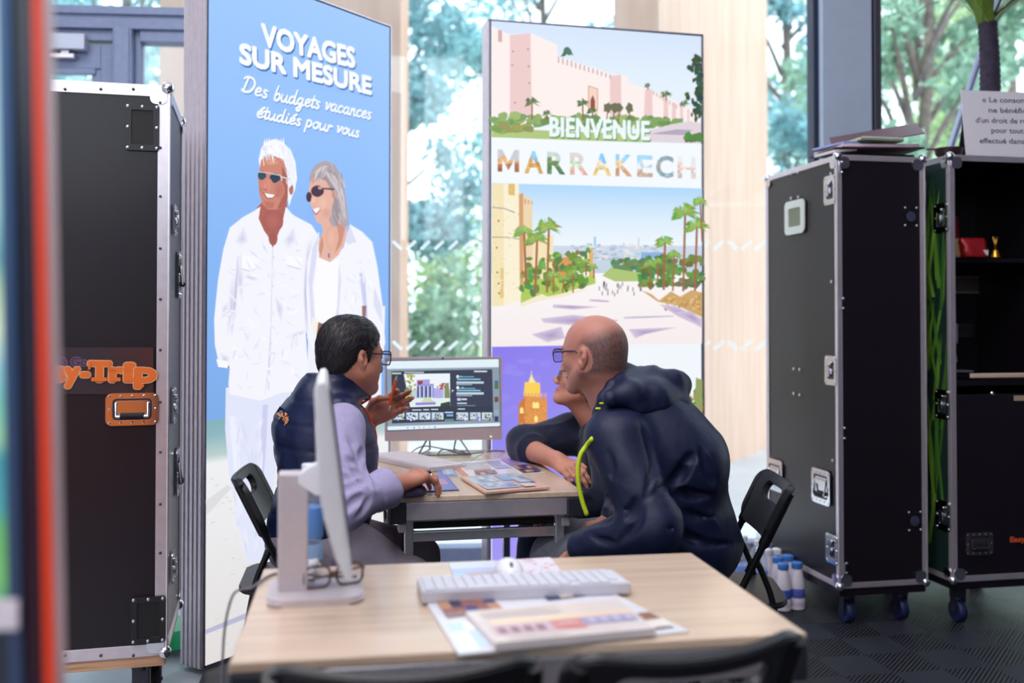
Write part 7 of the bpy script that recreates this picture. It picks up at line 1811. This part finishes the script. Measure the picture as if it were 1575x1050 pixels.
    for dz in (-.008, 0, .008): tube(bm, [q + Vector(dw) * dz for q in ring_], .006, 6, closed=True)
    w_ = obj('watch', bm, pbr('black_watch', rgb(18, 20, 28), .4), t, smooth='all'); w_.data.transform(world_inv(t))
    # ring on the mouse hand
    pts3 = hR['g'](.090 + .022, -.011, -.012); bm = B(); M_ = Fr(pts3, dR, (0, 0, 1)).M(); tube(bm, [M_ @ Vector((0, .0125 * math.cos(a_), .0125 * math.sin(a_))) for a_ in np.linspace(0, 2 * PI, 20)[:-1]], .0025, 6, closed=True)
    rg = obj('finger_ring', bm, CHROME, t, smooth='all'); rg.data.transform(world_inv(t))
    bm = B(); bmesh.ops.create_uvsphere(bm, u_segments=14, v_segments=8, radius=.008, matrix=M_ @ UP((0, 0, .014))); st_ = obj('ring_stone', bm, pbr('black_stone', rgb(14, 14, 18), .1), rg, smooth='all'); st_.data.transform(world_inv(t))
    # pen held between thumb and index finger
    mid = (hL['t'] + hL[0]) / 2
    return t, hL, hR, mid
man1, hL1, hR1, penmid = build_man_vest()
pen = thing('pen', 'orange pen held upright by the man in the vest', 'pen', tuple(penmid))
pa = Vector(at(618, 584, penmid[1]) ); pb_ = Vector(at(606, 633, penmid[1])); dp = (pa - pb_).normalized(); cpt = Vector(penmid)
bm = B(); tube(bm, [cpt + dp * .052, cpt + dp * .0, cpt - dp * .040], [.0052, .0056, .005], 12); o = obj('barrel', bm, pbr('orange_plastic', rgb(226, 92, 30), .3), pen, smooth=True); o.data.transform(world_inv(pen))
bm = B(); tube(bm, [cpt - dp * .040, cpt - dp * .052, cpt - dp * .060], [.0048, .003, .001], 12); tube(bm, [cpt + dp * .052, cpt + dp * .060, cpt + dp * .066], [.0048, .003, .0025], 12); o = obj('silver_ends', bm, CHROME, pen, smooth=True); o.data.transform(world_inv(pen))
mq = hR1['F'].o + hR1['F'].x * .088; mouse('computer mouse under the hand of the man in the vest', mq[0] - .012, mq[1] - .012, TZ + .004, math.atan2(.085, .075) - PI / 2, pbr('dark_mouse', rgb(70, 60, 90), .4))

# ---------------------------------------------------------------- man in the navy hooded jacket
def build_man_jacket():
    al = math.radians(36); F = Fr((.252, 3.05, 1.192), (-math.cos(al), math.sin(al), -.09))
    t = person('balding man in a navy hooded jacket leaning in to look at the screen', (.52, 3.16, 0))
    fw = nz((-math.cos(math.radians(33)), math.sin(math.radians(33)), 0)); lf = V3(-fw[1], fw[0], 0)   # his left, towards the camera
    pel, chest, neck = V3(.535, 3.13, .57), V3(.430, 3.07, .87), V3(.325, 3.07, 1.055)
    shL = chest + lf * .195 + V3(-.02, 0, .075); shR = chest - lf * .195 + V3(-.02, 0, .075)
    elL, wrL = V3(.395, 2.80, .715), V3(.200, 2.93, .628)
    elR, wrR = V3(.40, 3.40, .74), V3(.33, 3.22, .66)
    hipL, hipR = pel + lf * .10 + fw * .05, pel - lf * .10 + fw * .05
    knL, knR = V3(.145, 3.30, .515), V3(.18, 3.52, .515); anL, anR = V3(.13, 3.30, .09), V3(.14, 3.58, .09)
    S = SDF(); head(S, F, jaw=1.08)
    S.rc(F(-.030, 0, -.045), neck, .060, .068, .03); S.rc(F(.008, 0, -.070), neck + fw * .018 + V3(0, 0, -.03), .042, .050, .03)
    S.rc(neck, chest, .07, .12, .05); S.rc(chest, pel, .12, .13, .05); S.rc(shR, shL, .045, .045, .04)
    S.chain([shL, elL, wrL], [.05, .044, .03], .03); S.chain([shR, elR, wrR], [.05, .044, .03], .03)
    deg = math.radians
    hand(S, wrL, nz(V3(-.35, .60, -.42)), (-.5, 0, 1), -1, [(deg(30), deg(34), deg(24))] * 4, .3, .98); hand(S, wrR, nz(V3(-.5, .3, -.25)), (0, 0, 1), 1, [(deg(18), deg(24), deg(14))] * 4, .4, 1.0)
    legs(S, (hipL, hipR), (knL, knR), (anL, anR), (.07, .05, .035))
    me, V = S.mesh('body', .0032)
    def ex(q, C):  # cropped grey-brown hair on the back and sides of the scalp
        x, y, z = q[:, 0], q[:, 1], q[:, 2]
        line = .066 - 1.0 * np.maximum(0, x + .01) + .35 * np.maximum(0, -x - .03)
        m = np.clip((line - z) / .042, 0, 1) * np.clip((.022 - x) / .022, 0, 1) * np.clip((z + .072 + .3 * np.maximum(0, x + .02)) / .02, 0, 1)
        m *= (((x + .008) ** 2 / .030 ** 2 + (z + .012) ** 2 / .042 ** 2) > 1) * 1.0
        n = np.array([.5 + .5 * mnoise.noise(Vector((a * 160, b * 160, c * 90))) for a, b, c in q]) if len(q) < 400000 else 1
        m = (m * (.62 + .38 * n))[:, None]
        return C * (1 - m) + np.array(rgb(74, 58, 60)) * m
    colour_verts(me, skin_colour(V, (186, 124, 108), None, F, ex)); put(me, 'body', SKINM, t)
    glasses_mesh(F.M((.110, 0, .004)), pbr('dark_violet_wire', rgb(60, 34, 66), .25), t, w=.140, lw=.054, lh=.040, temple=.122, top=True)
    # jacket
    S = SDF(); Rt = Fr((0, 0, 0), fw).R; ba = nz(pel - chest)
    S.ell(chest + V3(.02, 0, .02), (.165, .215, .17), Rt, .06); S.ell((chest + pel) / 2 + V3(.005, 0, 0), (.175, .215, .20), Rt, .06); S.ell(pel + V3(.0, 0, .03), (.185, .215, .16), Rt, .06); S.ell(pel + fw * .07 + V3(0, 0, .14), (.15, .18, .15), Rt, .05)
    S.rc(neck - fw * .02 + V3(0, 0, -.03), chest + V3(0, 0, .05), .085, .15, .05); S.rc(shL - lf * .03 + V3(0, 0, .005), shR + lf * .03 + V3(0, 0, .005), .078, .078, .05)
    S.rc(neck - fw * .10 + V3(0, 0, -.03), chest - fw * .10, .09, .14, .06)
    cufL = elL + (wrL - elL) * .96; cufR = elR + (wrR - elR) * .92
    S.chain([shL, elL, cufL], [.090, .078, .052], .05); S.chain([shR, elR, cufR], [.085, .072, .05], .05)
    # collar stand
    hp = lambda px, py, Y: np.array(at(px, py, Y))
    S.chain([hp(964, 572, 3.12), hp(956, 580, 3.03), hp(944, 594, 2.975), hp(931, 613, 2.955), hp(923, 634, 2.965), hp(916, 660, 2.99)], [.018, .019, .019, .018, .017, .018], .022)
    cf = cloth_folds(.006, .0015, 1.0, .7)
    S.fold = lambda P: cf(P) + ridges(P, shL, elL, 5, .007, .35, 1.1, .2, .2) + ridges(P, elL, wrL, 5, .008, .0, .9, .8, .2) + ridges(P, chest, pel, 4, .006, .35, 1.2, .5, .3)
    creases(S, [[(986, 655), (1000, 690), (1006, 713), (998, 745), (990, 774)], [(990, 774), (976, 811), (950, 835)], [(993, 768), (1015, 752), (1038, 740), (1055, 716), (1066, 700)], [(1008, 766), (1051, 759), (1096, 762)], [(1029, 811), (1055, 822), (1084, 835), (1125, 836)], [(926, 740), (932, 762), (942, 777), (966, 783)], [(908, 822), (925, 831), (946, 834)], [(935, 690), (941, 715), (940, 735)], [(960, 800), (972, 786), (980, 765)], [(1078, 690), (1092, 725), (1100, 745)], [(1040, 775), (1062, 790), (1100, 796)], [(905, 800), (922, 806), (940, 800)]], .009, .012, .014)
    me, V = S.mesh('jacket', .0054); bv = BVHTree.FromPolygons([tuple(v) for v in V], [tuple(p.vertices) for p in me.polygons]); jk = put(me, 'jacket', NAVYJ, t)
    # hood lying on the shoulders and upper back
    S = SDF()
    S.chain([hp(940, 612, 2.90), hp(968, 606, 2.93), hp(1006, 612, 2.97), hp(1036, 620, 3.03)], [.026, .040, .052, .046], .05)
    S.chain([hp(958, 592, 3.00), hp(996, 592, 3.05), hp(1030, 602, 3.08)], [.036, .052, .052], .06)
    S.chain([hp(952, 590, 3.20), hp(985, 592, 3.22), hp(1024, 606, 3.20)], [.036, .050, .050], .06)
    S.chain([hp(985, 630, 2.92), hp(1046, 634, 3.02), hp(1050, 628, 3.14)], [.016, .020, .018], .04)
    S.chain([hp(948, 584, 3.00), hp(962, 572, 3.06), hp(962, 572, 3.14)], [.022, .026, .024], .04)
    S.chain([hp(1040, 580, 3.04), hp(1048, 590, 3.10), hp(1044, 590, 3.18)], [.020, .024, .020], .05)
    cf2 = cloth_folds(.004, .0015, 4.0, .9); S.fold = lambda P: cf2(P) + ridges(P, hp(940, 600, 3.0), hp(1060, 625, 3.05), 5, .007, .0, 1.0, .2, .2)
    me, V = S.mesh('hood', .0055); put(me, 'hood', NAVYJ, t)
    # yellow zip and pull tabs
    bm = B(); pts = []
    for px, py in ((908, 674), (900, 684), (894, 697), (890, 712), (889, 728), (890, 744), (893, 760), (897, 775), (903, 792)):
        p_ = at(px + 3, py, 3.0); dq = (p_ - CAM).normalized(); h_ = bv.ray_cast(p_ - dq * .6, dq, 1.2)
        pts.append((h_[0] - dq * .004) if h_[0] is not None else at(px, py, pts[-1].y if pts else 2.98))
    tube(bm, spline(pts, 4), .0068, 8); o = obj('zip', bm, pbr('neon_yellow_zip', rgb(206, 226, 40), .5), jk, smooth='all'); o.data.transform(world_inv(t))
    bm = B()
    for (px, py) in ((920, 628), (926, 620)):
        p_ = at(px, py, 2.94); dq = (p_ - CAM).normalized(); h_ = bv.ray_cast(p_ - dq * .6, dq, 1.2); c_ = h_[0] if h_[0] is not None else p_; box(bm, c_ - dq * .004, (.016, .006, .006), .002)
    o = obj('zip_tab', bm, pbr('neon_yellow_zip', rgb(206, 226, 40), .5), jk); o.data.transform(world_inv(t))
    S = SDF(); S.ell(pel, (.165, .195, .115), Rt, .04); legs(S, (hipL, hipR), (knL, knR), (anL, anR), (.098, .078, .058), .05); S.fold = cloth_folds(.004, .002, 3.0)
    me, V = S.mesh('trousers', .0065); put(me, 'trousers', GREYJ, t)
    shoe(t, anL, (-1, .4)); shoe(t, anR, (-1, .4))
    return t
man2 = build_man_jacket()

# ---------------------------------------------------------------- woman in the navy jumper
def build_woman():
    al = math.radians(11); F = Fr((.285, 3.80, 1.062), (-math.cos(al), math.sin(al), .34))
    t = person('woman in a navy jumper and glasses resting her forearm on the back table', (.50, 3.88, 0))
    fw = nz((-math.cos(al), math.sin(al), 0)); lf = V3(-fw[1], fw[0], 0)
    pel, chest, neck = V3(.53, 3.88, .56), V3(.40, 3.87, .80), V3(.335, 3.82, .935)
    shL, shR = chest + lf * .165 + V3(-.02, 0, .06), chest - lf * .165 + V3(-.02, -.02, .07)
    elR, wrR = V3(.060, 3.85, .800), V3(.165, 3.60, .788)
    elL, wrL = V3(.36, 3.58, .66), V3(.22, 3.55, .62)
    hipL, hipR = pel + lf * .085 + fw * .05, pel - lf * .085 + fw * .05
    knL, knR = V3(.10, 3.80, .60), V3(.12, 4.02, .58); anL, anR = V3(.05, 3.72, .09), V3(.06, 4.0, .09)
    S = SDF(); head(S, F, fem=True, jaw=.9)
    S.rc(F(-.025, 0, -.05), neck, .050, .056, .03); S.rc(F(.025, 0, -.08), neck + fw * .035 + V3(0, 0, -.015), .036, .046, .03)
    S.rc(neck, chest, .06, .10, .05); S.rc(chest, pel, .10, .12, .05); S.rc(shR, shL, .042, .042, .04)
    S.chain([shR, elR, wrR], [.047, .044, .029], .03); S.chain([shL, elL, wrL], [.045, .042, .026], .03)
    deg = math.radians
    hand(S, wrR, nz(V3(.055, -.10, -.022)), (-.3, -.2, 1), 1, [(deg(24), deg(24), deg(14))] * 4, .3, .95); hand(S, wrL, nz(V3(-.8, .2, -.2)), (0, 0, 1), -1, [(deg(18), deg(24), deg(14))] * 4, .4, .92)
    legs(S, (hipL, hipR), (knL, knR), (anL, anR), (.065, .048, .033))
    me, V = S.mesh('body', .0035); colour_verts(me, skin_colour(V, (196, 132, 110), None, F)); put(me, 'body', SKINM, t)
    S = SDF(); E = lambda c, r, k=.012, mode=1: S.ell(F(*c), r, F.R, k, mode)
    E((-.016, 0, .045), (.104, .085, .084)); E((-.04, 0, .005), (.074, .082, .080), .02); E((-.055, 0, -.04), (.045, .062, .045), .02)
    for s in (-1, 1): S.rc(F(.02, s * .074, .03), F(-.002, s * .078, -.01), .014, .012, .01); S.rc(F(-.03, s * .072, .0), F(-.036, s * .066, -.055), .016, .012, .01)
    S.ell(F(.10, 0, .005), (.040, .09, .05), F.R, .012, -1)
    S.fold = lambda P: .0025 * np.sin(F.loc(P)[:, 0] * 200 + 4 * np.sin(F.loc(P)[:, 2] * 50))
    me, V = S.mesh('hair', .0036); strands(me, F, 1200, lambda q: V3(-.6, 3 * q[1], -1.0 - 5 * abs(q[1])), .04, .0012, .003); put(me, 'hair', hair_mat('brown_hair', rgb(56, 30, 30), rgb(110, 66, 60)), t)
    glasses_mesh(F.M((.108, 0, .002)), pbr('pale_blue_frame', rgb(150, 160, 200), .3), t, w=.134, lw=.052, lh=.046, temple=.118)
    S = SDF(); Rt = Fr((0, 0, 0), fw).R
    S.ell(chest, (.135, .170, .155), Rt, .05); S.ell((chest + pel) / 2, (.135, .165, .17), Rt, .05); S.ell(pel + V3(0, 0, .04), (.145, .18, .12), Rt, .05)
    S.rc(neck + V3(.0, 0, -.055), chest, .070, .13, .05); S.rc(shR + lf * .01, shL - lf * .01, .066, .066, .05)
    cuf = elR + (wrR - elR) * .10; S.chain([shR, elR * .5 + shR * .5 + V3(-.005, 0, .012), elR + V3(-.008, .02, .012), cuf], [.080, .078, .072, .060], .04); S.chain([shL, elL, elL + (wrL - elL) * .8], [.075, .064, .046], .04)
    dW = nz(wrR - elR); S.ring(cuf + dW * .004, Fr((0, 0, 0), np.cross(dW, (0, 0, 1)), dW).R, .052, .052, .020, .008, .05, .012)
    cf = cloth_folds(.005, .002, 9.0)
    def rib(P):
        q = P - cuf; tt = q @ dW; m = np.exp(-((tt) / .03) ** 2) * np.exp(-(((q - tt[:, None] * dW) ** 2).sum(1)) / .012)
        a_ = np.arctan2(q @ np.cross(dW, (0, 0, 1)), q[:, 2]); return cf(P) - .0022 * m * np.sin(a_ * 26) + ridges(P, shR, elR, 5, .010, .3, 1.0, .4, .2)
    S.fold = rib; me, V = S.mesh('jumper', .0055); put(me, 'jumper', NAVYK, t)
    S = SDF(); S.ell(pel, (.155, .185, .11), Rt, .04); legs(S, (hipL, hipR), (knL, knR), (anL, anR), (.088, .070, .052), .05); S.fold = cloth_folds(.004, .002, 3.0)
    me, V = S.mesh('jeans', .0065); put(me, 'jeans', JEANS, t)
    shoe(t, anL, (-1, .1)); shoe(t, anR, (-1, .1))
    return t
woman = build_woman()
